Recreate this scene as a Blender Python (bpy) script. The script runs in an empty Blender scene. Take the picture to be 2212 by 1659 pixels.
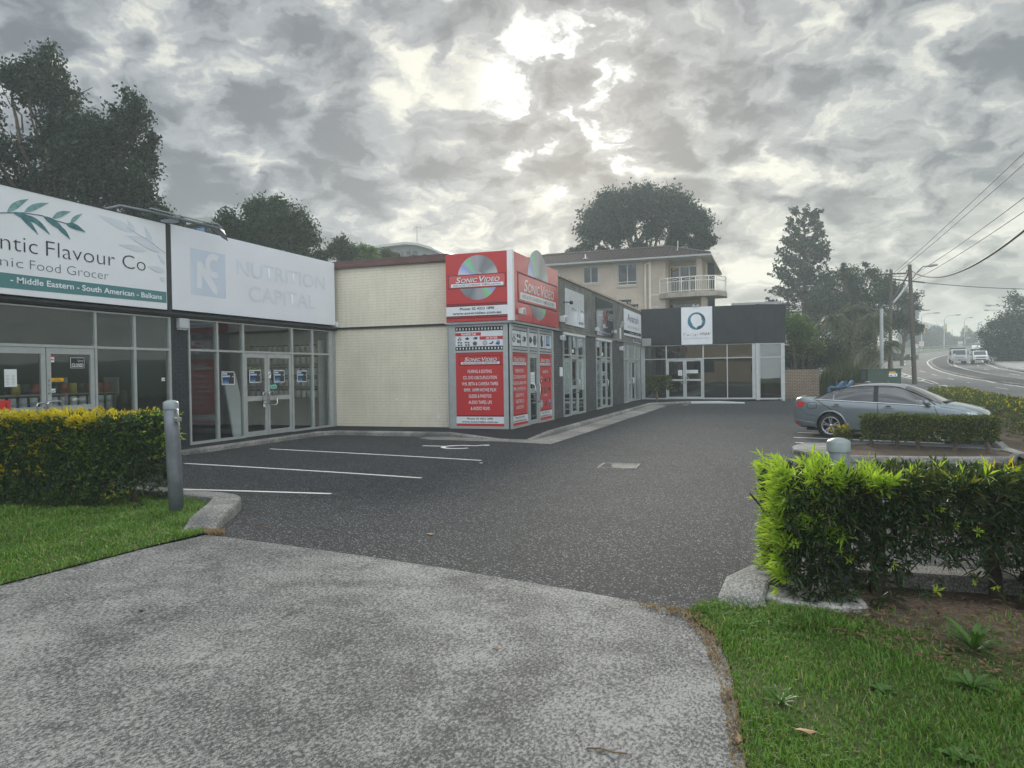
import bpy, bmesh, math, random, time
import numpy as np
from mathutils import Vector, Matrix
T0 = time.time()
PI = math.pi
rad = math.radians
random.seed(7)
rng = np.random.default_rng(11)
scene = bpy.context.scene
COL = scene.collection

# ------------------------------------------------------------------ camera
YAW, PITCH, ROLL = rad(19.6537), rad(-0.8732), rad(0.8501)
CAM = Vector((0, 0, 1.65))
F_ = Vector((-math.sin(YAW) * math.cos(PITCH), math.cos(YAW) * math.cos(PITCH), math.sin(PITCH)))
_R0 = Vector((math.cos(YAW), math.sin(YAW), 0))
_U0 = _R0.cross(F_)
R_ = (math.cos(ROLL) * _R0 - math.sin(ROLL) * _U0).normalized()
U_ = R_.cross(F_)
cd = bpy.data.cameras.new('camera')
cam = bpy.data.objects.new('camera', cd)
COL.objects.link(cam)
cam.matrix_world = Matrix(((R_.x, U_.x, -F_.x, CAM.x), (R_.y, U_.y, -F_.y, CAM.y), (R_.z, U_.z, -F_.z, CAM.z), (0, 0, 0, 1)))
cd.sensor_width = 36
cd.lens = 36 * 1586.128 / 2212
cd.clip_start = 0.05
cd.clip_end = 3000
scene.camera = cam

# ------------------------------------------------------------------ light
HAZE = 0.0017
SUN_EL, SUN_AZ = rad(20.0), rad(-14.5)         # azimuth from +Y towards +X
SUN_DIR = Vector((math.sin(SUN_AZ) * math.cos(SUN_EL), math.cos(SUN_AZ) * math.cos(SUN_EL), math.sin(SUN_EL)))
sl = bpy.data.lights.new('sun', 'SUN')
sl.energy = 1.5
sl.angle = rad(12)
sl.color = (1.0, 0.93, 0.82)
sun = bpy.data.objects.new('sun', sl)
COL.objects.link(sun)
sun.rotation_euler = (-SUN_DIR).to_track_quat('-Z', 'Y').to_euler()

world = bpy.data.worlds.new('World')
scene.world = world
world.use_nodes = True
wn, wl = world.node_tree.nodes, world.node_tree.links
wn.clear()


class G:
    """tiny node-graph helper"""
    def __init__(s, nt):
        s.nt = nt

    def n(s, t, ins=None, **kw):
        nd = s.nt.nodes.new(t)
        for k, v in kw.items():
            setattr(nd, k, v)
        if ins:
            for k, v in ins.items():
                sk = nd.inputs[k]
                if isinstance(v, bpy.types.NodeSocket):
                    s.nt.links.new(v, sk)
                else:
                    if hasattr(sk.default_value, '__len__') and not hasattr(v, '__len__'):
                        v = [v] * len(sk.default_value)
                    if hasattr(v, '__len__') and len(v) == 3 and len(sk.default_value) == 4:
                        v = (*v, 1)
                    sk.default_value = v
        return nd

    def m(s, op, a, b=0.0, c=None, clamp=False):
        ins = {0: a, 1: b}
        if c is not None:
            ins[2] = c
        return s.n('ShaderNodeMath', ins, operation=op, use_clamp=clamp).outputs[0]

    def vm(s, op, a, b=(0, 0, 0)):
        nd = s.n('ShaderNodeVectorMath', {0: a, 1: b}, operation=op)
        return nd.outputs['Value'] if op in ('DOT_PRODUCT', 'LENGTH') else nd.outputs[0]

    def mix(s, f, a, b, blend='MIX'):
        nd = s.n('ShaderNodeMix', None, data_type='RGBA', blend_type=blend)
        for i, v in ((0, f), (6, a), (7, b)):
            sk = nd.inputs[i]
            if isinstance(v, bpy.types.NodeSocket):
                s.nt.links.new(v, sk)
            elif i == 0:
                sk.default_value = v
            else:
                sk.default_value = (*v[:3], 1) if hasattr(v, '__len__') else (v, v, v, 1)
        return nd.outputs[2]

    def noise(s, vec, scale, detail=4, rough=0.55, dist=0.0, lac=2.0):
        return s.n('ShaderNodeTexNoise', {'Vector': vec, 'Scale': scale, 'Detail': detail, 'Roughness': rough, 'Distortion': dist, 'Lacunarity': lac}).outputs[0]

    def ramp(s, f, stops, interp='LINEAR'):
        nd = s.n('ShaderNodeValToRGB', {0: f})
        cr = nd.color_ramp
        cr.interpolation = interp
        while len(cr.elements) < len(stops):
            cr.elements.new(0.5)
        for e, (p, c) in zip(cr.elements, stops):
            e.position = p
            e.color = (*c[:3], 1) if hasattr(c, '__len__') else (c, c, c, 1)
        return nd.outputs[0]

    def mr(s, v, a, b, c=0.0, d=1.0, smooth=False):
        nd = s.n('ShaderNodeMapRange', {0: v, 1: a, 2: b, 3: c, 4: d})
        nd.clamp = True
        if smooth:
            nd.interpolation_type = 'SMOOTHSTEP'
        return nd.outputs[0]


g = G(world.node_tree)
tc = g.n('ShaderNodeTexCoord').outputs['Generated']
sep = g.n('ShaderNodeSeparateXYZ', {0: tc})
dx, dy, dz = sep.outputs
sky = g.n('ShaderNodeTexSky', None, sky_type='NISHITA')
sky.sun_disc = False
sky.sun_elevation = SUN_EL
sky.sun_rotation = SUN_AZ
sky.air_density = 1.0
sky.dust_density = 2.0
bg_sky = g.n('ShaderNodeBackground', {'Color': sky.outputs[0], 'Strength': 0.08})
# the cloud deck: a flat layer high above, so its cells shrink towards the horizon
up = g.m('MAXIMUM', dz, 0.0)
den = g.m('ADD', up, 0.40)
px = g.m('DIVIDE', dx, den)
py = g.m('DIVIDE', dy, den)
lay = g.n('ShaderNodeCombineXYZ', {0: px, 1: py, 2: 0.0}).outputs[0]
rot = g.n('ShaderNodeMapping', {'Vector': lay, 'Rotation': (0, 0, rad(-28)), 'Scale': (1.3, 1.35, 1.3), 'Location': (5.3, 2.2, 0.0)}).outputs[0]
sund = g.vm('DOT_PRODUCT', tc, tuple(SUN_DIR))
near_sun = g.mr(sund, 0.86, 1.0, 0.0, 1.0, True)
wide_sun = g.mr(sund, 0.3, 1.0, 0.0, 1.0, True)
low = g.mr(dz, 0.03, 0.34, 1.0, 0.0, True)
east = g.mr(g.m('ADD', g.m('MULTIPLY', dx, 0.80), g.m('MULTIPLY', dy, 0.38)), -0.12, 0.75, 0.0, 1.0, True)
warp = g.n('ShaderNodeTexNoise', {'Vector': rot, 'Scale': 4.2, 'Detail': 5, 'Roughness': 0.6}).outputs[1]
wv = g.vm('ADD', rot, g.vm('MULTIPLY', g.vm('SUBTRACT', warp, (.5, .5, .5)), (.3, .3, 0)))
big = g.noise(rot, 2.6, 3, 0.5, 0.4)
cell = g.noise(wv, 7.2, 4, 0.5, 0.3)
puff = g.noise(wv, 22, 5, 0.55, 0.1)
v1 = g.n('ShaderNodeTexVoronoi', {'Vector': wv, 'Scale': 5.8}, feature='F1').outputs['Distance']
v2 = g.n('ShaderNodeTexVoronoi', {'Vector': wv, 'Scale': 13}, feature='F1').outputs['Distance']
lump = g.m('SUBTRACT', 1.0, g.m('ADD', g.m('MULTIPLY', v1, .62), g.m('MULTIPLY', v2, .38)))
dens = g.m('ADD', g.m('ADD', g.m('MULTIPLY', big, 0.20), g.m('MULTIPLY', cell, 0.36)), g.m('ADD', g.m('MULTIPLY', puff, 0.17), g.m('MULTIPLY', lump, 0.26)))
# thin places in the deck glow, more of them towards the sun and the bright horizon
thin = g.m('SUBTRACT', dens, g.m('ADD', g.m('MULTIPLY', near_sun, 0.012), g.m('MULTIPLY', east, g.m('ADD', g.m('MULTIPLY', low, 0.025), 0.015))))
gap = g.mr(thin, 0.444, 0.355, 0.0, 1.0)
body = g.mr(thin, 0.43, 0.56, 1.0, 0.0, True)
cool = g.mix(body, (0.145, 0.162, 0.182), (0.34, 0.362, 0.378))
warm = g.mix(body, (0.180, 0.197, 0.196), (0.45, 0.462, 0.405))
grey = g.mix(g.m('MULTIPLY', east, g.m('ADD', g.m('MULTIPLY', low, 0.7), 0.3)), cool, warm)
glow = g.mix(wide_sun, (0.50, 0.52, 0.52), (0.74, 0.735, 0.64))
cl = g.mix(g.m('MULTIPLY', gap, g.m('ADD', g.m('MULTIPLY', wide_sun, 0.8), 0.2)), grey, glow)
core = g.mr(sund, 0.990, 0.9998, 0.0, 1.0, True)
cl = g.mix(g.m('MULTIPLY', core, g.mr(thin, 0.46, 0.38, 0.0, 1.0, True)), cl, (1.3, 1.35, 1.32))
hz = g.mr(dz, 0.0, 0.12, 0.7, 0.0, True)
hcol = g.mix(east, (0.30, 0.32, 0.33), (0.58, 0.575, 0.48))
cl = g.mix(hz, cl, hcol)
# gain added to unseen sky overhead and opposite the sun, brightening ground and facades
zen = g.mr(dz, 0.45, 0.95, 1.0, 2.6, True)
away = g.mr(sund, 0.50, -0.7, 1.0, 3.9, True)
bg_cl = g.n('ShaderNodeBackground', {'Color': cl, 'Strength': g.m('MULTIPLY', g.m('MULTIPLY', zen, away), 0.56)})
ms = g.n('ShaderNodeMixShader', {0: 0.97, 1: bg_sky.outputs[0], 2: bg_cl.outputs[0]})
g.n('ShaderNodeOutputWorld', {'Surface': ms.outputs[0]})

vs = scene.view_settings
vs.view_transform = 'Standard'
vs.look = 'None'
vs.exposure = 1.12
vs.gamma = 1.0
vs.use_curve_mapping = False
scene.render.engine = 'CYCLES'
cy = scene.cycles
cy.max_bounces = 8
cy.diffuse_bounces = 3
cy.glossy_bounces = 3
cy.transmission_bounces = 4
cy.transparent_max_bounces = 12
cy.volume_bounces = 1
cy.use_denoising = True
cy.sample_clamp_indirect = 6

# ------------------------------------------------------------------ helpers
_pts = [(0,0,0),(-3,2,0),(2,1.5,-.05),(-6,3,.06),(-6.17,6.36,.1),(-8,6.5,.1),(-11,7,.1),(.48,6.39,-.18),(2,4,-.14),(4,5,-.22),(0,4,-.08),(-1,5.2,-.08),(-3,5.4,-.02),(-5,6,.03),
(-3,8,-.06),(-5.5,9,-.04),(-5,12,-.07),(-9,11,-.06),(-11,14,-.07),(-11,17,-.07),(-7,17,-.07),(-5,20,-.07),(-5,27,-.06),(-5,34,-.05),(-3,14,-.1),(0,10,-.16),(0,13,-.15),(0,20,-.16),(1.7,21,-.2),(4,19.5,-.26),(4,16.5,-.25),(3,12,-.25),(0,30,-.12),(0,40,-.06),(1,45,-.06),(4,35,-.2),
(8,25,-.35),(8,15,-.35),(8,8,-.3),(9,34,-.35),(10,45,-.32),(10,58,-.25),(14,40,-.35),(20,30,-.4),(20,10,-.4),(0,60,0),(-8,60,.4),(-20,60,1),(-30,30,.5),(-30,0,.3),(0,-20,.1),(20,-20,-.3),(-20,-20,.3)]
CP = np.array(_pts, float)


def gz(x, y):
    """height of the natural ground"""
    x = np.asarray(x, float)
    y = np.asarray(y, float)
    d2 = (x[..., None] - CP[:, 0]) ** 2 + (y[..., None] - CP[:, 1]) ** 2
    w = np.exp(-d2 / (2 * 2.6 * 2.6)) + 1e-3 / (1 + d2)
    z = (w * CP[:, 2]).sum(-1) / w.sum(-1)
    t = y - 53 + 0.3 * np.clip(x - 10, 0, 200)
    return z + .04 * np.where(t > 0, np.sqrt(t * t + 36) - 6, 0)


def gf(x, y):
    return float(gz(np.array(x), np.array(y)))


def at(px, py, Z):
    """the place Z metres ahead that stands at this point of the photograph (2212 px wide)"""
    v = CAM + Z * ((px - 1106) / 1586.128 * R_ - (py - 829.5) / 1586.128 * U_ + F_)
    return v


def on_ground(px, py):
    d = np.array((px - 1106) / 1586.128 * R_ - (py - 829.5) / 1586.128 * U_ + F_)
    ts = np.concatenate([np.arange(1, 60, .05), np.arange(60, 400, .25)])
    P = np.array(CAM) + ts[:, None] * d
    h = P[:, 2] - gz(P[:, 0], P[:, 1])
    i = int(np.argmax(h < 0))
    return Vector(P[i])


MATS = {}
WM = {}
ID = Matrix.Identity(4)


def srgb(h):
    return tuple((((int(h[i:i + 2], 16) / 255) + .055) / 1.055) ** 2.4 if int(h[i:i + 2], 16) > 10 else int(h[i:i + 2], 16) / 255 / 12.92 for i in (0, 2, 4))


def newmat(name):
    m = bpy.data.materials.new(name)
    m.use_nodes = True
    m.node_tree.nodes.clear()
    return m, G(m.node_tree)


def finish(m, gg, sh, disp=None):
    o = gg.n('ShaderNodeOutputMaterial', {'Surface': sh})
    MATS[m.name] = m
    return m


def mat(name, col, rough=.6, metal=0., var=.12, vs=2.5, fine=0., fs=60., bump=0., bs=80., spec=.4, coat=0., col2=None, streak=0.):
    """painted / mineral surface with uneven colour"""
    m, q = newmat(name)
    pos = q.n('ShaderNodeNewGeometry').outputs['Position']
    c = col
    a = q.noise(pos, vs, 5, .6)
    dark = tuple(v * (1 - var) for v in col)
    lite = tuple(min(v * (1 + var), .95) for v in col) if col2 is None else col2
    cc = q.mix(q.mr(a, .32, .68), dark, lite)
    if fine > 0:
        b = q.noise(pos, fs, 3, .7)
        cc = q.mix(1.0, cc, q.ramp(b, [(.25, 1 - fine), (.75, 1 + fine)]), 'MULTIPLY')
    if streak > 0:
        st = q.n('ShaderNodeMapping', {'Vector': pos, 'Scale': (9, 9, .5)}).outputs[0]
        b = q.noise(st, 1.2, 5, .65)
        cc = q.mix(1.0, cc, q.ramp(b, [(.35, 1 - streak), (.62, 1.0)]), 'MULTIPLY')
    ins = {'Base Color': cc, 'Metallic': metal, 'Specular IOR Level': spec, 'Coat Weight': coat, 'Coat Roughness': .06,
           'Roughness': q.mr(q.noise(pos, vs * 3, 3), .3, .7, rough * .85, min(rough * 1.15, 1))}
    if bump > 0:
        ins['Normal'] = q.n('ShaderNodeBump', {'Strength': bump, 'Distance': .01, 'Height': q.noise(pos, bs, 4, .65)}).outputs[0]
    p = q.n('ShaderNodeBsdfPrincipled', ins)
    return finish(m, q, p.outputs[0])


def glass_mat(name, tint=(.62, .70, .69), refl=1.0, film=0., filmcol=(.8, .8, .8)):
    m, q = newmat(name)
    gm_ = q.n('ShaderNodeNewGeometry').outputs
    cs = q.m('ABSOLUTE', q.vm('DOT_PRODUCT', gm_['Incoming'], gm_['Normal']))
    fr = q.m('ADD', .045, q.m('MULTIPLY', .955, q.m('POWER', q.m('SUBTRACT', 1.0, cs, clamp=True), 5.0)))
    tr = q.n('ShaderNodeBsdfTransparent', {'Color': tint}).outputs[0]
    pos = q.n('ShaderNodeNewGeometry').outputs['Position']
    wob = q.n('ShaderNodeBump', {'Strength': .05, 'Distance': .02, 'Height': q.noise(pos, 1.3, 1)}).outputs[0]
    gl = q.n('ShaderNodeBsdfGlossy', {'Color': (.92, .96, .96), 'Roughness': .015, 'Normal': wob}).outputs[0]
    if film > 0:
        df = q.n('ShaderNodeBsdfDiffuse', {'Color': q.mix(q.noise(pos, 1.5, 5, .7), filmcol, tuple(v * .8 for v in filmcol))}).outputs[0]
        tr = q.n('ShaderNodeMixShader', {0: film, 1: tr, 2: df}).outputs[0]
    f = q.m('MULTIPLY', fr, refl, clamp=True)
    return finish(m, q, q.n('ShaderNodeMixShader', {0: f, 1: tr, 2: gl}).outputs[0])


def leaf_mat(name, a, b, c=None, trans=.35, rough=.5, spec=.3, cscale=1.2):
    """foliage: every leaf its own shade, light and dark clumps, light shining through"""
    m, q = newmat(name)
    geo = q.n('ShaderNodeNewGeometry')
    r = geo.outputs['Random Per Island']
    cl_ = q.noise(geo.outputs['Position'], cscale, 3, .5)
    col = q.mix(q.m('ADD', q.m('MULTIPLY', r, .75), q.m('MULTIPLY', q.m('SUBTRACT', cl_, .5), .9), clamp=True), a, b)
    if c is not None:
        col = q.mix(q.mr(r, .86, .97), col, c)
    d = q.n('ShaderNodeBsdfPrincipled', {'Base Color': col, 'Roughness': rough, 'Specular IOR Level': spec}).outputs[0]
    t = q.n('ShaderNodeBsdfTranslucent', {'Color': q.mix(1.0, col, (1.25, 1.3, .6), 'MULTIPLY')}).outputs[0]
    return finish(m, q, q.n('ShaderNodeMixShader', {0: trans, 1: d, 2: t}).outputs[0])


def setp(o, label=None, cat=None, group=None, kind=None):
    if label:
        o['label'] = label
    if cat:
        o['category'] = cat
    if group:
        o['group'] = group
    if kind:
        o['kind'] = kind
    return o


def link(o, W, parent=None):
    COL.objects.link(o)
    if parent is not None:
        o.parent = parent
        o.matrix_basis = WM[parent.name].inverted() @ W
    else:
        o.matrix_basis = W
    WM[o.name] = W.copy()
    return o


def thing(name, label, cat, loc=(0, 0, 0), rz=0., group=None, W=None, parent=None):
    o = bpy.data.objects.new(name, None)
    o.empty_display_size = .2
    setp(o, label, cat, group)
    return link(o, W if W is not None else Matrix.Translation(loc) @ Matrix.Rotation(rz, 4, 'Z'), parent)


def frame(x, y, z=0., rz=0.):
    return Matrix.Translation((x, y, z)) @ Matrix.Rotation(rz, 4, 'Z')


class MB:
    def __init__(s):
        s.v, s.f, s.sm = [], [], []

    def add(s, vs, fs, smooth=False):
        o = len(s.v)
        s.v += [tuple(v) for v in vs]
        s.f += [tuple(i + o for i in f) for f in fs]
        s.sm += [smooth] * len(fs)
        return s

    def box(s, x0, x1, y0, y1, z0, z1):
        x0, x1 = min(x0, x1), max(x0, x1)
        y0, y1 = min(y0, y1), max(y0, y1)
        z0, z1 = min(z0, z1), max(z0, z1)
        return s.add([(x0, y0, z0), (x1, y0, z0), (x1, y1, z0), (x0, y1, z0), (x0, y0, z1), (x1, y0, z1), (x1, y1, z1), (x0, y1, z1)],
                     [(0, 3, 2, 1), (4, 5, 6, 7), (0, 1, 5, 4), (1, 2, 6, 5), (2, 3, 7, 6), (3, 0, 4, 7)])

    def tube(s, pts, r, n=8, caps=True, smooth=True):
        pts = [Vector(p) for p in pts]
        rs = r if hasattr(r, '__len__') else [r] * len(pts)
        ring = []
        prev = None
        for i, p in enumerate(pts):
            d = (pts[min(i + 1, len(pts) - 1)] - pts[max(i - 1, 0)])
            d = d.normalized() if d.length > 1e-9 else Vector((0, 0, 1))
            if prev is None:
                u = d.orthogonal().normalized()
            else:
                u = prev - d * prev.dot(d)
                u = u.normalized() if u.length > 1e-6 else d.orthogonal().normalized()
            prev = u
            w = d.cross(u)
            ring.append([p + (u * math.cos(2 * PI * k / n) + w * math.sin(2 * PI * k / n)) * rs[i] for k in range(n)])
        vs = [v for rg in ring for v in rg]
        fs = []
        for i in range(len(pts) - 1):
            for k in range(n):
                fs.append((i * n + k, i * n + (k + 1) % n, (i + 1) * n + (k + 1) % n, (i + 1) * n + k))
        s.add(vs, fs, smooth)
        if caps:
            s.add(ring[0], [tuple(reversed(range(n)))])
            s.add(ring[-1], [tuple(range(n))])
        return s

    def lathe(s, prof, cx=0, cy=0, n=20, smooth=True):
        vs, fs = [], []
        for (r, z) in prof:
            vs += [(cx + r * math.cos(2 * PI * k / n), cy + r * math.sin(2 * PI * k / n), z) for k in range(n)]
        for i in range(len(prof) - 1):
            for k in range(n):
                fs.append((i * n + k, i * n + (k + 1) % n, (i + 1) * n + (k + 1) % n, (i + 1) * n + k))
        return s.add(vs, fs, smooth)

    def prism(s, poly, y0, y1):
        """polygon in local x,z pushed from y0 (front, the smaller) to y1"""
        a = sum(poly[i][0] * poly[(i + 1) % len(poly)][1] - poly[(i + 1) % len(poly)][0] * poly[i][1] for i in range(len(poly)))
        if a < 0:
            poly = poly[::-1]
        n = len(poly)
        vs = [(x, y0, z) for x, z in poly] + [(x, y1, z) for x, z in poly]
        fs = [tuple(range(n)), tuple(reversed(range(n, 2 * n)))] + [(i, i + n, (i + 1) % n + n, (i + 1) % n) for i in range(n)]
        return s.add(vs, fs)

    def slab(s, poly, z0, z1):
        """polygon in x,y pushed from z0 up to z1"""
        a = sum(poly[i][0] * poly[(i + 1) % len(poly)][1] - poly[(i + 1) % len(poly)][0] * poly[i][1] for i in range(len(poly)))
        if a < 0:
            poly = poly[::-1]
        n = len(poly)
        vs = [(x, y, z0) for x, y in poly] + [(x, y, z1) for x, y in poly]
        fs = [tuple(reversed(range(n))), tuple(range(n, 2 * n))] + [(i, (i + 1) % n, (i + 1) % n + n, i + n) for i in range(n)]
        return s.add(vs, fs)

    def mesh(s, name, m, center=None):
        me = bpy.data.meshes.new(name)
        V = np.array(s.v, float).reshape(-1, 3)
        if center is not None:
            V = V - np.array(center)
        me.from_pydata([tuple(v) for v in V], [], s.f)
        if any(s.sm):
            me.polygons.foreach_set('use_smooth', s.sm)
        if m is not None:
            me.materials.append(MATS[m])
        return me

    def build(s, name, m, parent=None, space=None, bevel=0., **kw):
        V = np.array(s.v, float)
        lo, hi = V.min(0), V.max(0)
        c = ((lo[0] + hi[0]) / 2, (lo[1] + hi[1]) / 2, lo[2])
        o = bpy.data.objects.new(name, s.mesh(name, m, c))
        sp = space if space is not None else (WM[parent.name] if parent is not None else ID)
        link(o, sp @ Matrix.Translation(c), parent)
        if bevel > 0:
            b = o.modifiers.new('bevel', 'BEVEL')
            b.width = bevel
            b.segments = 2
            b.limit_method = 'ANGLE'
        setp(o, **kw)
        return o


def box(name, m, parent, space, x0, x1, y0, y1, z0, z1, bevel=0., **kw):
    return MB().box(x0, x1, y0, y1, z0, z1).build(name, m, parent, space, bevel, **kw)


def tube(name, m, parent, space, pts, r, n=8, **kw):
    return MB().tube(pts, r, n).build(name, m, parent, space, **kw)


def copy_tree(o, W, parent=None, label=None, group=None):
    """a thing (or part) with all its parts, meshes shared, put at world matrix W"""
    def rec(src, Wn, par):
        c = src.copy()
        link(c, Wn, par)
        inv = WM[src.name].inverted()
        for ch in src.children:
            rec(ch, Wn @ inv @ WM[ch.name], c)
        return c
    c = rec(o, W, parent)
    if label:
        c['label'] = label
    if group:
        c['group'] = group
    return c


def np_mesh(name, V, F, m, smooth=False, mi=None):
    """fast mesh from arrays; F is (n,k)"""
    me = bpy.data.meshes.new(name)
    k = F.shape[1]
    me.vertices.add(len(V))
    me.vertices.foreach_set('co', np.ascontiguousarray(V, np.float32).ravel())
    me.loops.add(F.size)
    me.loops.foreach_set('vertex_index', np.ascontiguousarray(F, np.int32).ravel())
    me.polygons.add(len(F))
    me.polygons.foreach_set('loop_start', np.arange(0, F.size, k, dtype=np.int32))
    me.polygons.foreach_set('loop_total', np.full(len(F), k, dtype=np.int32))
    if smooth:
        me.polygons.foreach_set('use_smooth', np.ones(len(F), bool))
    for mm in (m if isinstance(m, (list, tuple)) else [m]):
        me.materials.append(MATS[mm])
    if mi is not None:
        me.polygons.foreach_set('material_index', np.ascontiguousarray(mi, np.int32))
    me.update(calc_edges=True)
    me.validate()
    return me


def np_obj(name, V, F, m, parent=None, smooth=False, origin=None, **kw):
    c = np.array(origin if origin is not None else (V.mean(0)[0], V.mean(0)[1], V[:, 2].min()))
    o = bpy.data.objects.new(name, np_mesh(name, V - c, F, m, smooth))
    link(o, Matrix.Translation(c), parent)
    return setp(o, **kw)


TEXTS = []


def text(s, m, parent, space, x, z, cap, y=-.004, w=None, align='CENTER', shear=0., bold=0., name='lettering', sx=1., spacing=1.):
    TEXTS.append((s, m, parent, space, x, z, cap, y, w, align, shear, bold, name, sx, spacing))


def flush_texts():
    made = []
    for t in TEXTS:
        cu = bpy.data.curves.new('lettering', 'FONT')
        cu.body = t[0]
        cu.size = t[6] / .729
        cu.align_x = t[9]
        cu.shear = t[10]
        cu.offset = t[11]
        cu.space_character = t[14]
        cu.resolution_u = 3
        o = bpy.data.objects.new('lettering', cu)
        COL.objects.link(o)
        made.append(o)
    bpy.context.view_layer.update()
    dg = bpy.context.evaluated_depsgraph_get()
    for o, t in zip(made, TEXTS):
        (s, m, parent, space, x, z, cap, y, w, align, shear, bold, name, sx, spacing) = t
        me = bpy.data.meshes.new_from_object(o.evaluated_get(dg))
        n = len(me.vertices)
        if n == 0:
            continue
        co = np.zeros(n * 3, np.float32)
        me.vertices.foreach_get('co', co)
        co = co.reshape(-1, 3)
        k = sx
        if w is not None:
            k = w / max(co[:, 0].max() - co[:, 0].min(), 1e-6)
        V = np.zeros_like(co)
        V[:, 0] = co[:, 0] * k
        V[:, 2] = co[:, 1]
        me.vertices.foreach_set('co', V.ravel())
        me.materials.clear()
        me.materials.append(MATS[m])
        me.update()
        link(bpy.data.objects.new(name, me), space @ Matrix.Translation((x, y, z)), parent)
    for o in made:
        cu = o.data
        bpy.data.objects.remove(o)
        bpy.data.curves.remove(cu)


def sheet(name, poly, m, off=0., cell=.5, parent=None, zf=None, **kw):
    """a thin ground sheet draped over the natural ground"""
    bm = bmesh.new()
    bm.faces.new([bm.verts.new((x, y, 0)) for x, y in poly])
    xs = [p[0] for p in poly]
    ys = [p[1] for p in poly]
    for ax, lo, hi in ((0, min(xs), max(xs)), (1, min(ys), max(ys))):
        k = math.floor(lo / cell) + 1
        while k * cell < hi:
            co, no = [0, 0, 0], [0, 0, 0]
            co[ax] = k * cell
            no[ax] = 1
            bmesh.ops.bisect_plane(bm, geom=bm.verts[:] + bm.edges[:] + bm.faces[:], plane_co=co, plane_no=no)
            k += 1
    bmesh.ops.triangulate(bm, faces=bm.faces[:])
    P = np.array([v.co for v in bm.verts])
    Z = gz(P[:, 0], P[:, 1]) + off if zf is None else zf(P[:, 0], P[:, 1])
    for v, z in zip(bm.verts, Z):
        v.co.z = z
    for f in bm.faces:
        f.normal_update()
        if f.normal.z < 0:
            f.normal_flip()
        f.smooth = True
    me = bpy.data.meshes.new(name)
    bm.to_mesh(me)
    bm.free()
    me.materials.append(MATS[m])
    o = bpy.data.objects.new(name, me)
    link(o, ID, parent)
    return setp(o, **kw)


def ribbon(pts, w, off=0., seg=.6):
    """vertices/faces of a painted line of width w along world points, draped"""
    P = [Vector((p[0], p[1])) for p in pts]
    out = []
    for a, b in zip(P[:-1], P[1:]):
        n = max(1, int((b - a).length / seg))
        out += [a + (b - a) * (i / n) for i in range(n)]
    out.append(P[-1])
    vs = []
    for i, p in enumerate(out):
        d = (out[min(i + 1, len(out) - 1)] - out[max(i - 1, 0)]).normalized()
        nn = Vector((-d.y, d.x)) * (w / 2)
        for q in (p - nn, p + nn):
            vs.append((q.x, q.y, gf(q.x, q.y) + off))
    return vs, [(2 * i, 2 * i + 2, 2 * i + 3, 2 * i + 1) for i in range(len(out) - 1)]


def line_paint(name, pts, w, m, off, label=None):
    v, f = ribbon(pts, w, off)
    mb = MB().add(v, f)
    return mb.build(name, m, kind='structure')


def kerb_run(name, pts, w, m, depth=.2, side=1, parent=None, **kw):
    """a kerb swept along (x,y,top z); the road face is on the line, the body lies to the given side"""
    P = [Vector(p) for p in pts]
    vs, fs = [], []
    prof = [(0.0, -depth), (0.0, -.045), (.012, -.014), (.045, 0.0), (w - .02, 0.004), (w, -.01), (w, -depth)]
    n = len(prof)
    for i, p in enumerate(P):
        a, b = P[max(i - 1, 0)], P[min(i + 1, len(P) - 1)]
        d = Vector((b.x - a.x, b.y - a.y))
        d.normalize()
        nn = Vector((-d.y, d.x)) * side
        for (u, z) in prof:
            vs.append((p.x + nn.x * u, p.y + nn.y * u, p.z + z))
    for i in range(len(P) - 1):
        for k in range(n - 1):
            q = (i * n + k, i * n + k + 1, (i + 1) * n + k + 1, (i + 1) * n + k)
            fs.append(q if side < 0 else q[::-1])
    fs.append(tuple(range(n)) if side > 0 else tuple(reversed(range(n))))
    fs.append(tuple(reversed(range((len(P) - 1) * n, len(P) * n))) if side > 0 else tuple(range((len(P) - 1) * n, len(P) * n)))
    return MB().add(vs, fs, False).build(name, m, parent, **kw)


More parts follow.
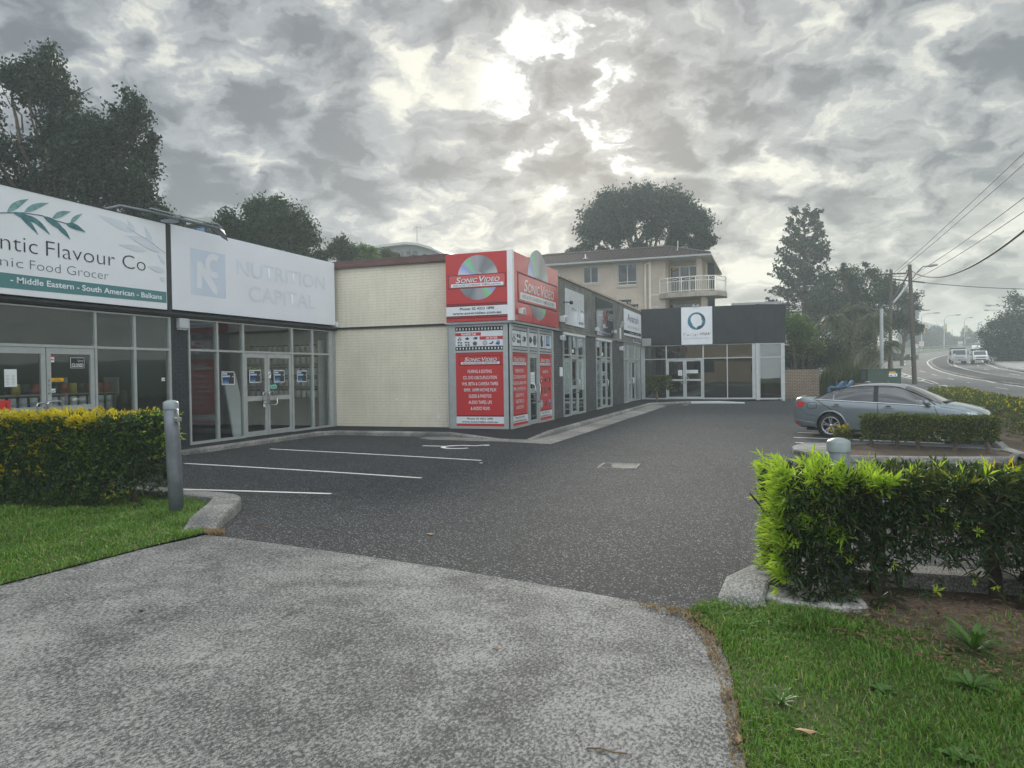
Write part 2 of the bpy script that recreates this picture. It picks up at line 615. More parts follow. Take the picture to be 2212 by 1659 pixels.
def bricks(parent, space, m, x0, x1, z0, z1, y=0., L=.24, Hh=.086, gap=.01, gapx=None, proud=.007, holes=(), n_parts=300, order=None, depth=.05):
    """brickwork standing a little proud of its backing: the largest-looking as parts, the rest joined"""
    gx = gap if gapx is None else gapx
    full = MB().box(-(L - gx) / 2, (L - gx) / 2, -proud, depth, -(Hh - gap) / 2, (Hh - gap) / 2).mesh('brick', m)
    rest = MB()
    singles = []
    r = 0
    z = z0
    while z < z1 - .02:
        zt = min(z + Hh, z1)
        x = x0 - (L / 2 if r % 2 else 0)
        while x < x1 - .01:
            a, b = max(x, x0), min(x + L, x1)
            c = (z + zt) / 2
            spans = [(a, b)]
            for (hx0, hx1, hz0, hz1) in holes:
                if hz0 < c < hz1:
                    ns = []
                    for (p, q) in spans:
                        if hx1 <= p or hx0 >= q:
                            ns.append((p, q))
                        else:
                            if p < hx0:
                                ns.append((p, hx0))
                            if q > hx1:
                                ns.append((hx1, q))
                    spans = ns
            for (p, q) in spans:
                if q - p < .03:
                    continue
                j = random.uniform(-.003, .003)
                if abs(q - p - L) < 1e-4 and abs(zt - z - Hh) < 1e-4:
                    singles.append(((p + q) / 2, c, j))
                else:
                    rest.box(p + gx / 2, q - gx / 2, y - proud + j, y + depth, z + gap / 2, zt - gap / 2)
            x += L
        z += Hh
        r += 1
    if order:
        singles.sort(key=order)
    for (cx, cz, j) in singles[:n_parts]:
        o = bpy.data.objects.new('brick', full)
        link(o, space @ Matrix.Translation((cx, y + j, cz)) @ Matrix.Rotation(random.uniform(-.004, .004), 4, 'Y'), parent)
    for (cx, cz, j) in singles[n_parts:]:
        rest.box(cx - (L - gx) / 2, cx + (L - gx) / 2, y - proud + j, y + depth, cz - (Hh - gap) / 2, cz + (Hh - gap) / 2)
    if rest.v:
        rest.build('brickwork', m, parent, space, kind='stuff')

# ------------------------------------------------------------------ materials
def asphalt(name, base, agg, scale, rough=.9, patch=.25, wet=0.):
    m, q = newmat(name)
    pos = q.n('ShaderNodeNewGeometry').outputs['Position']
    v = q.n('ShaderNodeTexVoronoi', {'Vector': pos, 'Scale': scale, 'Randomness': 1.0}, feature='F1')
    stone = q.n('ShaderNodeSeparateColor', {0: v.outputs['Color']}).outputs[0]
    c = q.mix(q.mr(stone, .55, 1.0), base, agg)
    c = q.mix(q.mr(v.outputs['Distance'], .28, .52), c, tuple(b * .42 for b in base))
    big = q.noise(pos, .42, 6, .6, .6)
    c = q.mix(1.0, c, q.ramp(big, [(.34, 1 - patch), (.5, 1.0), (.66, 1 + patch)]), 'MULTIPLY')
    mid = q.noise(pos, 2.6, 5, .65)
    c = q.mix(1.0, c, q.ramp(mid, [(.3, .88), (.7, 1.1)]), 'MULTIPLY')
    stain = q.mr(q.noise(pos, .9, 3, .5), .66, .72)
    c = q.mix(q.m('MULTIPLY', stain, .45), c, tuple(b * .5 for b in base))
    crack = q.n('ShaderNodeTexVoronoi', {'Vector': q.n('ShaderNodeMixRGB', {0: .25, 1: pos, 2: q.n('ShaderNodeTexNoise', {'Vector': pos, 'Scale': 1.6, 'Detail': 4}).outputs[1]}).outputs[0], 'Scale': .33}, feature='DISTANCE_TO_EDGE').outputs['Distance']
    c = q.mix(q.m('MULTIPLY', q.mr(crack, 0.0, .006, 1, 0), .55), c, tuple(b * .3 for b in base))
    h = q.m('SUBTRACT', 1.0, v.outputs['Distance'])
    bp = q.n('ShaderNodeBump', {'Strength': .55, 'Distance': .006, 'Height': h}).outputs[0]
    p = q.n('ShaderNodeBsdfPrincipled', {'Base Color': c, 'Roughness': rough, 'Specular IOR Level': .3, 'Normal': bp})
    return finish(m, q, p.outputs[0])


def exposed_concrete(name, dark, lite, scale, patch=.2):
    """old brushed concrete, mottled light over dark, worn paler in places"""
    m, q = newmat(name)
    pos = q.n('ShaderNodeNewGeometry').outputs['Position']
    st = q.n('ShaderNodeMapping', {'Vector': pos, 'Rotation': (0, 0, rad(20)), 'Scale': (1.0, .62, 1)}).outputs[0]
    a = q.noise(st, scale, 5, .72, .3)
    b = q.noise(pos, scale * 2.6, 3, .6)
    big = q.noise(pos, .55, 5, .62, .8)
    mid = q.noise(pos, 3.2, 4, .6, .4)
    f = q.m('ADD', q.m('MULTIPLY', a, .7), q.m('MULTIPLY', b, .3))
    f = q.m('ADD', f, q.m('MULTIPLY', q.m('SUBTRACT', big, .5), .22))
    f = q.m('ADD', f, q.m('MULTIPLY', q.m('SUBTRACT', mid, .5), .16))
    c = q.ramp(f, [(.43, dark), (.50, tuple((x + y) * .42 for x, y in zip(dark, lite))), (.57, lite)])
    c = q.mix(1.0, c, q.ramp(big, [(.3, 1 - patch), (.7, 1 + patch)]), 'MULTIPLY')
    bp = q.n('ShaderNodeBump', {'Strength': .35, 'Distance': .004, 'Height': f}).outputs[0]
    p = q.n('ShaderNodeBsdfPrincipled', {'Base Color': c, 'Roughness': .85, 'Specular IOR Level': .3, 'Normal': bp})
    return finish(m, q, p.outputs[0])


def soil_mat(name, a, b, c, scale=9.):
    m, q = newmat(name)
    pos = q.n('ShaderNodeNewGeometry').outputs['Position']
    n1 = q.noise(pos, scale, 6, .7, .4)
    n2 = q.noise(pos, 1.1, 4, .6)
    col = q.mix(q.mr(n1, .35, .65), a, b)
    col = q.mix(q.mr(n2, .42, .62), col, c)
    bp = q.n('ShaderNodeBump', {'Strength': .6, 'Distance': .02, 'Height': n1}).outputs[0]
    return finish(m, q, q.n('ShaderNodeBsdfPrincipled', {'Base Color': col, 'Roughness': .95, 'Specular IOR Level': .2, 'Normal': bp}).outputs[0])


def verge_mat():
    m, q = newmat('verge_ground')
    pos = q.n('ShaderNodeNewGeometry').outputs['Position']
    s_ = q.n('ShaderNodeSeparateXYZ', {0: pos}).outputs
    n1 = q.noise(pos, 24, 6, .7, .4)
    n2 = q.noise(pos, 2.2, 5, .65, .5)
    gcol = q.mix(q.mr(n1, .35, .65), (.04, .055, .018), (.085, .11, .035))
    mcol = q.mix(q.mr(n1, .32, .68), (.05, .038, .028), (.16, .12, .09))
    edge = q.m('ADD', q.m('ADD', s_[1], q.m('MULTIPLY', s_[0], .16)), q.m('MULTIPLY', q.m('SUBTRACT', n2, .5), 1.3))
    right = q.mr(s_[0], .05, .55)
    f = q.m('MULTIPLY', q.mr(edge, 5.1, 5.7), right)
    bp = q.n('ShaderNodeBump', {'Strength': .7, 'Distance': .02, 'Height': n1}).outputs[0]
    finish(m, q, q.n('ShaderNodeBsdfPrincipled', {'Base Color': q.mix(f, gcol, mcol), 'Roughness': .95, 'Specular IOR Level': .2, 'Normal': bp}).outputs[0])


verge_mat()
asphalt('lot_asphalt', (.046, .049, .054), (.31, .32, .33), 52, patch=.10)
asphalt('bay_asphalt', (.042, .044, .048), (.28, .285, .29), 52, patch=.12)
asphalt('path_asphalt', (.030, .031, .034), (.06, .06, .063), 80, patch=.2)
asphalt('road_asphalt', (.25, .25, .24), (.32, .32, .31), 22, patch=.1)
asphalt('median_asphalt', (.075, .077, .078), (.13, .13, .13), 30, patch=.2)
exposed_concrete('drive_concrete', (.048, .049, .051), (.285, .283, .272), 62, .08)
exposed_concrete('kerb_concrete', (.11, .11, .11), (.36, .355, .33), 60, .25)
exposed_concrete('slab_concrete', (.20, .195, .18), (.48, .465, .43), 20, .3)
exposed_concrete('gutter_concrete', (.17, .165, .15), (.36, .35, .32), 30, .25)
exposed_concrete('path_concrete', (.25, .25, .24), (.42, .42, .40), 12, .15)
soil_mat('grass_ground', (.04, .055, .018), (.085, .11, .035), (.07, .075, .03))
soil_mat('mulch_ground', (.05, .038, .028), (.15, .115, .085), (.085, .063, .046), 26)
soil_mat('terrain_ground', (.035, .055, .02), (.06, .085, .03), (.05, .07, .03), 1.5)

mat('line_paint', (.78, .78, .74), .6, var=.12, fine=.25, fs=40)
mat('road_paint', (.66, .655, .62), .6, var=.08)
mat('cream_brick', (.77, .715, .585), .62, var=.07, vs=1.1, fine=.10, fs=28, bump=.35, bs=35, spec=.3, streak=.07)
mat('mortar_dark', (.035, .037, .038), .9, var=.3, vs=3)
mat('mortar_cream', (.53, .495, .40), .8, var=.15, vs=3)
mat('grey_brick', (.088, .092, .098), .7, var=.25, vs=1.6, fine=.25, fs=20, bump=.5, bs=30, spec=.35)
mat('weathered_brick', (.22, .22, .205), .75, var=.28, vs=1.3, fine=.3, fs=22, bump=.6, bs=30, spec=.3, streak=.25)
mat('dark_brick', (.030, .040, .050), .5, var=.2, vs=2, fine=.2, fs=24, bump=.4, bs=30, spec=.4)
mat('house_brick', (.45, .385, .315), .8, var=.12, vs=.8, fine=.14, fs=9, spec=.2)
mat('tan_brick', (.30, .235, .18), .85, var=.15, vs=.9, fine=.2, fs=9, spec=.2)
mat('coping_tile', (.42, .36, .29), .8, var=.25, vs=4, fine=.2)
mat('brown_trim', (.115, .058, .055), .5, var=.12, vs=3)
mat('brown_tile', (.082, .062, .056), .75, var=.3, vs=5)
mat('dark_trim', (.032, .037, .042), .45, var=.35, vs=5, streak=.3)
mat('charcoal_render', (.028, .032, .036), .62, var=.2, vs=.9, streak=.2)
mat('alu', (.44, .47, .47), .42, metal=.35, var=.08, vs=6)
mat('alu_grey', (.36, .39, .40), .45, metal=.25, var=.1, vs=5, streak=.12)
mat('white_frame', (.50, .52, .515), .5, var=.08, vs=4)
mat('chrome', (.62, .63, .64), .18, metal=1., var=.05)
mat('steel', (.45, .46, .47), .35, metal=.9, var=.15)
mat('galv', (.165, .185, .205), .45, metal=.3, var=.14, vs=9, fine=.12, fs=60, streak=.12)
mat('grate_iron', (.085, .088, .09), .85, var=.25, vs=9)
mat('galv_cap', (.28, .32, .33), .45, metal=.3, var=.1, vs=9)
mat('sign_white', (.80, .83, .88), .42, var=.03, vs=1.2, spec=.4)
mat('sign_cloth', (.78, .81, .88), .6, var=.03, vs=.8, spec=.3)
mat('panel_white', (.78, .80, .82), .35, var=.04)
mat('plaster', (.62, .62, .60), .8, var=.06)
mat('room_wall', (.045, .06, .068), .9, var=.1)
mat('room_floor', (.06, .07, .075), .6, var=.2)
mat('ink_navy', (.025, .03, .055), .5, var=.05)
mat('ink_slate', (.10, .16, .23), .5, var=.05)
mat('ink_black', (.02, .02, .024), .5, var=.05)
mat('teal', (.09, .235, .25), .5, var=.05)
mat('leaf_teal', (.07, .20, .225), .5, var=.35, vs=9)
mat('leaf_teal_pale', (.20, .36, .37), .5, var=.3, vs=9)
mat('ghost_print', (.66, .71, .79), .5, var=.04)
mat('ghost_blue', (.62, .70, .82), .6, var=.05, vs=1.)
mat('ghost_letter', (.68, .73, .82), .6, var=.05, vs=1.)
mat('sonic_red', (.56, .045, .045), .22, var=.04, vs=.8, spec=.55, coat=.6)
mat('sonic_red_matt', (.50, .040, .042), .35, var=.04, vs=.8, spec=.4)
mat('sonic_dark', (.13, .012, .018), .4, var=.1)
mat('film_black', (.022, .024, .028), .4, var=.1)
mat('gloss_white', (.74, .77, .80), .12, var=.03, spec=.6, coat=.5)
mat('gloss_black', (.03, .034, .04), .10, var=.1, spec=.6, coat=.6)
mat('logo_teal', (.045, .19, .26), .4, var=.1)
mat('logo_dark', (.035, .07, .10), .4, var=.1)
mat('grey_text', (.36, .40, .43), .5, var=.05)
mat('light_box', (.48, .51, .53), .5, var=.06)
mat('poster_blue', (.045, .12, .26), .4, var=.4, vs=14)
mat('poster_sky', (.16, .34, .58), .4, var=.2, vs=14)
mat('poster_dark', (.03, .035, .05), .4, var=.4, vs=16)
mat('yellow', (.75, .42, .015), .5, var=.05)
mat('red', (.62, .03, .03), .45, var=.05)
mat('aqua', (.14, .58, .47), .45, var=.04)
mat('lime_ink', (.33, .42, .10), .5, var=.05)
mat('paper', (.74, .77, .79), .7, var=.05)
mat('cream_trim', (.60, .55, .45), .6, var=.06)
mat('railing_white', (.72, .70, .62), .5, var=.04)
mat('soffit', (.42, .40, .35), .8, var=.05)
mat('concrete_band', (.38, .34, .28), .85, var=.15, streak=.2)
mat('gutter_grey', (.34, .345, .35), .5, var=.08)
mat('modern_white', (.42, .43, .41), .6, var=.05)
mat('wood_pole', (.105, .088, .072), .85, var=.25, vs=4, fine=.2, fs=40, streak=.3)
mat('grey_pole', (.42, .44, .45), .5, metal=.2, var=.08)
mat('cable', (.02, .02, .022), .6, var=.05)
mat('box_green', (.042, .078, .058), .5, var=.1, vs=2)
mat('orange_label', (.62, .33, .05), .5, var=.2)
mat('valve_blue', (.05, .13, .24), .4, var=.1)
mat('banner', (.72, .42, .07), .6, var=.08)
mat('white_paint', (.78, .79, .79), .3, var=.03, coat=.5)
mat('truck_grey', (.50, .52, .52), .4, var=.06, coat=.3)
mat('car_glass', (.012, .016, .018), .05, var=.05, spec=.9, coat=.6)
mat('tyre', (.018, .018, .019), .8, var=.15)
mat('rim', (.50, .51, .53), .3, metal=.8, var=.06)
mat('trim_black', (.016, .017, .018), .5, var=.1)
mat('tail_red', (.60, .012, .018), .15, var=.1, spec=.6, coat=.5)
mat('lamp_clear', (.55, .58, .60), .12, var=.1, spec=.7)
mat('hivis', (.85, .10, .05), .6, var=.05)
mat('jersey', (.26, .36, .44), .7, var=.05)
mat('skin', (.42, .26, .19), .6, var=.05)
mat('shorts', (.02, .021, .025), .8, var=.05)
mat('rail_steel', (.20, .21, .21), .5, metal=.5, var=.1)
mat('brown_fence', (.13, .07, .055), .8, var=.15)
mat('jar_white', (.62, .64, .66), .4, var=.05)
mat('jar_dark', (.03, .03, .035), .4, var=.05)
mat('tin_yellow', (.45, .36, .05), .4, var=.1)
mat('tin_red', (.36, .06, .05), .4, var=.1)
mat('carton', (.36, .30, .22), .8, var=.1)
mat('pouch', (.34, .38, .34), .3, metal=.3, var=.15)
mat('dry_leaf', (.36, .23, .13), .8, var=.2)
mat('twig', (.16, .11, .07), .9, var=.2)
mat('bark', (.085, .068, .052), .95, var=.3, vs=6, fine=.3, fs=30, bump=.6, bs=25)
mat('bark_pale', (.20, .165, .125), .9, var=.25, vs=6, fine=.2, fs=30)


def paint_mat():
    m, q = newmat('car_grey')
    pos = q.n('ShaderNodeNewGeometry').outputs['Position']
    p = q.n('ShaderNodeBsdfPrincipled', {'Base Color': q.mix(q.noise(pos, 900, 1), (.17, .205, .225), (.20, .24, .26)), 'Metallic': .45, 'Roughness': .30, 'Coat Weight': 1.0, 'Coat Roughness': .03, 'Specular IOR Level': .5})
    finish(m, q, p.outputs[0])


paint_mat()


def disc_mat():
    """the printed compact disc: grey sweep with coloured wedges round its own centre"""
    m, q = newmat('disc_print')
    oc = q.n('ShaderNodeTexCoord').outputs['Object']
    s_ = q.n('ShaderNodeSeparateXYZ', {0: oc}).outputs
    ang = q.m('ARCTAN2', s_[2], s_[0])
    t = q.m('FRACT', q.m('ADD', q.m('DIVIDE', ang, PI), 1.0))
    c = q.ramp(t, [(0.0, (.50, .52, .56)), (.10, (.40, .43, .42)), (.20, (.19, .21, .22)), (.36, (.15, .165, .18)), (.50, (.30, .31, .33)), (.60, (.33, .30, .36)),
                   (.655, (.16, .52, .20)), (.72, (.26, .48, .36)), (.80, (.26, .31, .64)), (.90, (.50, .53, .64)), (1.0, (.50, .52, .56))])
    p = q.n('ShaderNodeBsdfPrincipled', {'Base Color': c, 'Roughness': .2, 'Specular IOR Level': .55, 'Coat Weight': .5, 'Coat Roughness': .1})
    finish(m, q, p.outputs[0])


disc_mat()
glass_mat('shop_glass', (.90, .93, .925), 1.25)
glass_mat('dark_glass', (.16, .19, .19), 1.5)
glass_mat('tint_glass', (.22, .25, .245), 3.4)
glass_mat('house_glass', (.22, .26, .28), 1.2)
glass_mat('filmed_glass', (.6, .66, .66), .8, .72, (.50, .53, .54))

leaf_mat('hedge_leaf', (.014, .036, .013), (.05, .092, .028), (.10, .08, .045), .25, .42, .35, 3.)
leaf_mat('hedge_young', (.22, .38, .03), (.52, .64, .09), None, .5, .4, .35, 4.)
leaf_mat('hedge_yellow', (.42, .36, .012), (.80, .62, .02), (.20, .30, .03), .45, .45, .3, 4.)
leaf_mat('hedge_dark', (.014, .04, .014), (.05, .10, .028), (.13, .17, .04), .25, .45, .35, 3.)
leaf_mat('hedge_mid', (.06, .13, .025), (.17, .27, .05), (.45, .40, .05), .35, .45, .3, 4.)
leaf_mat('hedge_far', (.04, .07, .02), (.12, .16, .04), (.36, .34, .05), .3, .5, .3, 2.)
leaf_mat('tree_dark', (.008, .024, .017), (.032, .064, .034), None, .2, .5, .25, .35)
leaf_mat('tree_mid', (.014, .036, .018), (.040, .078, .032), None, .25, .5, .25, .4)
leaf_mat('tree_olive', (.035, .050, .018), (.075, .085, .030), (.14, .08, .03), .25, .55, .2, .5)
leaf_mat('shrub_lime', (.06, .12, .03), (.15, .22, .06), None, .3, .5, .25, .8)
leaf_mat('palm_leaf', (.03, .055, .02), (.085, .11, .04), (.20, .11, .05), .3, .5, .25, .6)
leaf_mat('grass_blade', (.075, .17, .022), (.17, .32, .05), (.30, .28, .12), .35, .5, .3, 1.1)
leaf_mat('grass_dry', (.20, .135, .075), (.40, .30, .18), None, .3, .7, .2, 3.)
leaf_mat('weed_leaf', (.05, .13, .025), (.12, .22, .05), None, .3, .45, .35, 3.)
leaf_mat('litter_leaf', (.075, .045, .028), (.26, .165, .10), None, .1, .85, .15, 5.)

# ------------------------------------------------------------------ ground, car park, road
def terrain():
    xs = np.concatenate([np.arange(-160, -24, 8), np.arange(-24, 30, 2), np.arange(30, 300, 8)])
    ys = np.concatenate([np.arange(-60, -10, 8), np.arange(-10, 60, 2), np.arange(60, 460, 8)])
    X, Y = np.meshgrid(xs, ys)
    far = np.clip((Y - 60) / 60, 0, 1)
    Z = gz(X, Y) - .16 - .25 * far
    hill = np.clip((-X - 22) / 40, 0, 1) * np.clip((Y + 10) / 40, 0, 1) * 3.0
    V = np.stack([X, Y, Z + hill], -1).reshape(-1, 3)
    ny, nx = X.shape
    i = np.arange(ny - 1)[:, None] * nx + np.arange(nx - 1)[None, :]
    F = np.stack([i, i + 1, i + nx + 1, i + nx], -1).reshape(-1, 4)
    np_obj('ground', V, F, 'terrain_ground', smooth=True, origin=(0, 0, 0), kind='structure')


terrain()
LOT = [(-12.35, 8.6), (-8.4, 8.3), (-6.6, 7.5), (-5.5, 5.9), (-4.5, 5.2), (-2.6, 4.6), (-.7, 4.7), (-.3, 5.9), (.2, 6.75), (2.5, 7.0), (9, 7.6), (9, 14), (6, 17.5), (5.2, 22), (5.6, 26), (6.6, 34), (8.0, 46), (8.0, 50), (-12.35, 50)]
sheet('car_park', LOT, 'lot_asphalt', 0., .5, kind='structure')
BAYS = [(-12.3, 8.7), (-8.2, 8.2), (-6.9, 8.1)] + [(-5.25 + .10 * math.sin(i * 1.9) + .06 * math.sin(i * 4.7), 8.6 + i * .55) for i in range(15)] + [(-5.9, 16.9), (-8.5, 17.3), (-9.0, 17.65), (-12.0, 18.1), (-12.3, 17.9)]
sheet('bay_asphalt', BAYS, 'bay_asphalt', .0025, .5, kind='structure')
DRIVE = [(-5.5, 6.03), (-4.57, 5.945), (-3.59, 5.85), (-2.75, 5.75), (-1.93, 5.615), (-1.38, 5.51), (-.98, 5.42), (-.75, 5.34), (-.57, 5.17), (-.36, 4.87), (-.25, 4.36), (-.17, 3.73), (-.12, 3.2), (-.05, 1.8), (.2, -4), (-7, -4), (-6.2, 1.5), (-5.73, 4.0), (-5.68, 4.52), (-5.63, 5.3)]
sheet('driveway', DRIVE, 'drive_concrete', .012, .3, kind='structure')
LVERGE = [(-5.57, 6.04), (-5.64, 5.3), (-5.69, 4.52), (-5.73, 4.0), (-6.2, 1.5), (-6.6, -1), (-16, -1), (-16, 8.5), (-8.3, 8.3), (-6.75, 7.75), (-6.05, 6.8)]
sheet('verge', LVERGE, 'grass_ground', .022, .3, kind='structure')
RVERGE = [(-.60, 5.24), (-.355, 4.87), (-.245, 4.36), (-.165, 3.73), (-.115, 3.2), (-.045, 1.8), (.1, -1), (10, -1), (10, 7.4), (2.5, 6.72), (.25, 6.5), (-.2, 6.2), (-.38, 5.75)]
sheet('verge.001', RVERGE, 'verge_ground', .022, .3, kind='structure')
# bay lines
for nm, a, b in (('line', (-11.24, 14.39), (-5.46, 13.42)), ('line', (-10.9, 11.37), (-5.42, 10.73)), ('line', (-8.9, 8.27), (-5.84, 8.78))):
    line_paint('bay_marking', [a, b], .085, 'line_paint', .005)
for a, b in (((.48, 19.55), (4.4, 19.05)), ((.48, 20.97), (3.9, 20.4)), ((.62, 22.6), (4.6, 22.0)), ((.9, 25.4), (5.2, 24.9))):
    line_paint('bay_marking', [a, b], .09, 'line_paint', .005)


def wheelchair():
    mb = MB()
    c = (-6.98, 15.75)
    arc = [(c[0] + .36 * math.cos(t), c[1] + .36 * math.sin(t)) for t in np.linspace(rad(60), rad(330), 22)]
    for p in (arc, [(-7.95, 15.83), (-7.32, 15.82)], [(-7.35, 15.82), (-7.05, 16.12), (-6.62, 16.10)], [(-6.68, 16.08), (-6.55, 16.32)]):
        v, f = ribbon(p, .115, .006, .2)
        mb.add(v, f)
    mb.slab([(-6.5 + .085 * math.cos(t), 16.30 + .085 * math.sin(t)) for t in np.linspace(0, 2 * PI, 14)[:-1]], gf(-6.5, 16.3) + .002, gf(-6.5, 16.3) + .006)
    mb.build('wheelchair_marking', 'line_paint', kind='structure')


wheelchair()
# shop footpath with its ramp to the car park
FP = MB()
zf = .05
FP.slab([(-13.3, 3.0), (-12.37, 3.0), (-12.37, 18.35), (-13.3, 18.35)], -.1, zf)
FP.slab([(-13.3, 18.351), (-8.35, 18.351), (-8.35, 20.2), (-13.3, 20.2)], -.1, zf)
FP.slab([(-7.25, 19.55), (-5.87, 19.45), (-5.87, 36.6), (-4.7, 38.2), (-2.2, 38.9), (-2.2, 41.6), (-7.25, 41.6)], -.1, zf - .0005)
FP.add([(-8.3495, 18.352, zf), (-6.7, 17.75, gf(-6.7, 17.75) + .02), (-5.9, 17.75, gf(-5.9, 17.75) + .02), (-5.871, 19.45, zf), (-7.25, 19.55, zf), (-7.25, 20.2, zf), (-8.3495, 20.2, zf)], [(0, 1, 2, 4, 6), (2, 3, 4), (4, 5, 6)])
FP.build('footpath', 'path_asphalt', kind='structure')
kerb_run('kerb', [(-12.22, 3.0, zf + .002), (-12.22, 10, zf + .002), (-12.22, 17.9, zf + .002), (-12.0, 18.2, zf + .002), (-10.5, 18.2, zf + .002), (-8.35, 18.2, zf + .002), (-6.7, 17.62, gf(-6.7, 17.6) + .022), (-5.85, 17.62, gf(-5.85, 17.6) + .022), (-5.72, 19.3, zf + .002), (-5.72, 28, zf + .002), (-5.72, 36.5, zf + .002), (-4.6, 38.05, zf + .002), (-4.0, 38.3, zf + .002)], .15, 'kerb_concrete', .3, 1, kind='structure')
kerb_run('kerb.001', [(-4.0, 38.3, zf + .003), (-2.6, 38.55, zf + .003), (-1.4, 38.65, zf - .06)], .16, 'white_frame', .3, 1, kind='structure')
sheet('gutter', [(-9.0, 18.19), (-9.0, 17.7), (-8.48, 17.35), (-6.23, 17.16), (-5.06, 16.88), (-4.87, 35.66), (-5.2, 36.6), (-5.71, 36.4), (-5.71, 19.3), (-5.84, 17.61), (-6.7, 17.61), (-8.35, 18.19)], 'gutter_concrete', .006, .4, kind='structure')

# drain grate in the car park: frame, bars
gr = thing('drain_grate', 'rectangular galvanised steel drain grate set flush in the car park asphalt', 'drain grate', (-2.72, 13.44, gf(-2.72, 13.44)), rad(3))
fm = MB()
for b in ((-.36, .36, -.36, -.32), (-.36, .36, .32, .36), (-.36, -.32, -.32, .32), (.32, .36, -.32, .32)):
    fm.box(b[0], b[1], b[2], b[3], -.03, .010)
fm.build('grate_frame', 'gutter_concrete', gr)
box('grate_pit', 'ink_black', gr, None, -.319, .319, -.319, .319, -.03, .002)
for i in range(17):
    x = -.30 + i * .0375
    box('grate_bar', 'grate_iron', gr, None, x - .006, x + .006, -.319, .319, .0021, .009)
for i in range(5):
    y = -.24 + i * .12
    box('cross_bar', 'grate_iron', gr, None, -.319, .319, y - .004, y + .004, .0022, .0075)

# kerb noses at the driveway
kerb_run('kerb.002', [(-5.52, 6.16, gf(-5.5, 6.2) + .03), (-5.68, 6.45, gf(-5.7, 6.5) + .11), (-5.84, 6.75, .15), (-6.0, 7.05, .16), (-6.14, 7.28, .17), (-6.28, 7.47, .17), (-6.45, 7.6, .165), (-6.7, 7.7, .16), (-7.4, 7.85, .14), (-9.5, 8.2, .14), (-12.3, 8.6, .14)], .34, 'kerb_concrete', .34, 1, kind='structure')
kerb_run('kerb.003', [(9, 7.62, -.02), (5, 7.2, -.02), (2.5, 6.95, .0), (.6, 6.8, .02), (.1, 6.68, .03), (-.2, 6.42, .03), (-.38, 6.0, .03), (-.42, 5.6, -.02), (-.36, 5.42, -.075)], .34, 'kerb_concrete', .34, 1, kind='structure')
# leaning slab by the right nose
slab = MB()
sp = [(-.22, 5.80), (-.19, 6.15), (-.02, 6.45), (.5, 6.35), (.62, 5.72), (.3, 5.62), (0.05, 5.66)]
n = len(sp)
zz = [-.045 + .10 * ((y - 5.6) / .9) - .02 * x for x, y in sp]
slab.add([(x, y, z) for (x, y), z in zip(sp, zz)] + [(x, y, z - .055) for (x, y), z in zip(sp, zz)], [tuple(reversed(range(n))), tuple(range(n, 2 * n))] + [(i, (i + 1) % n, (i + 1) % n + n, i + n) for i in range(n)])
slab.build('concrete_slab', 'slab_concrete', None, None, .012, label='broken pale concrete slab lying tilted under the end of the right hedge', cat='slab')

# garden bed with kerb in the middle of the car park
BED = [(.38, 16.75), (.62, 16.3), (1.4, 15.78), (3.1, 16.2), (4.4, 16.72), (4.75, 17.6), (4.6, 18.3), (2.2, 18.85), (.6, 18.35), (.36, 17.5)]
sheet('garden_bed', BED, 'mulch_ground', 0, .4, zf=lambda x, y: gz(x, y) + .075, kind='structure')
kb = [(x, y, gf(x, y) + .12) for x, y in BED]
kerb_run('kerb.004', kb + [kb[0], kb[1]], .14, 'kerb_concrete', .25, 1, kind='structure')
sheet('bed_nose', [(.45, 16.85), (.75, 16.4), (1.15, 16.25), (1.3, 18.3), (.65, 18.2), (.46, 17.5)], 'kerb_concrete', 0, .4, zf=lambda x, y: gz(x, y) + .118, kind='structure')
# bed along the road side of the car park
RB = [(9, 13.5), (4.55, 16.4), (4.62, 18.5), (4.95, 20.6), (5.1, 22.5), (5.6, 27), (6.6, 35), (8.0, 46), (10.2, 46), (9.9, 36), (9.6, 20), (12, 13.5)]
sheet('garden_bed.001', RB, 'mulch_ground', 0, .8, zf=lambda x, y: gz(x, y) + .09, kind='structure')
kerb_run('kerb.005', [(x, y, gf(x, y) + .13) for x, y in ((9, 13.6), (4.7, 16.3), (4.62, 18.5), (4.95, 20.6), (5.1, 22.5), (5.6, 27), (6.6, 35), (8.0, 46))], .15, 'kerb_concrete', .3, -1, kind='structure')
sheet('roadside_grass', [(8.2, 13), (9.2, 20), (9.5, 36), (9.9, 46), (9.7, 55), (9.4, 70), (3, 72), (2, 50), (8, 46.2), (7.9, 30)], 'terrain_ground', .05, 2., kind='structure')

# road
ROAD = [(9.8, 4), (9.8, 20), (9.8, 36), (10.1, 49), (10.3, 55), (10.1, 62), (10.0, 69), (10.6, 85), (12.2, 102), (15.7, 121), (18.3, 132.8), (21.7, 148), (26.1, 161), (35.5, 179), (44.1, 197.5), (51.4, 204.5), (62, 214), (80, 228), (95, 232), (85, 222), (62, 204), (49, 194), (41.7, 169.5), (34, 142.3), (28.55, 120.6), (26.8, 113), (24.5, 102), (22.85, 90.5), (22.25, 81.6), (22, 60), (22, 4)]
sheet('road', ROAD, 'road_asphalt', 0., 3., kind='structure')
mL = [(17.9, 30), (17.9, 50), (17.4, 64.4), (16.9, 67), (16.3, 72), (16.22, 78.8), (16.45, 85.5), (17.23, 94.3), (18.66, 104.8), (20.13, 114), (21.73, 121.6), (24.66, 132.9), (29.6, 149.5), (37.5, 172), (44, 184)]
mR = [(44.3, 183), (38, 170), (30.6, 148), (27.2, 138), (24.9, 125.7), (23.0, 117.5), (21.2, 107.9), (19.6, 97.6), (18.75, 87.4), (18.5, 79), (18.7, 72), (19, 69), (19.4, 50), (19.4, 30)]
sheet('median', mL + mR, 'median_asphalt', .10, 3., kind='structure')
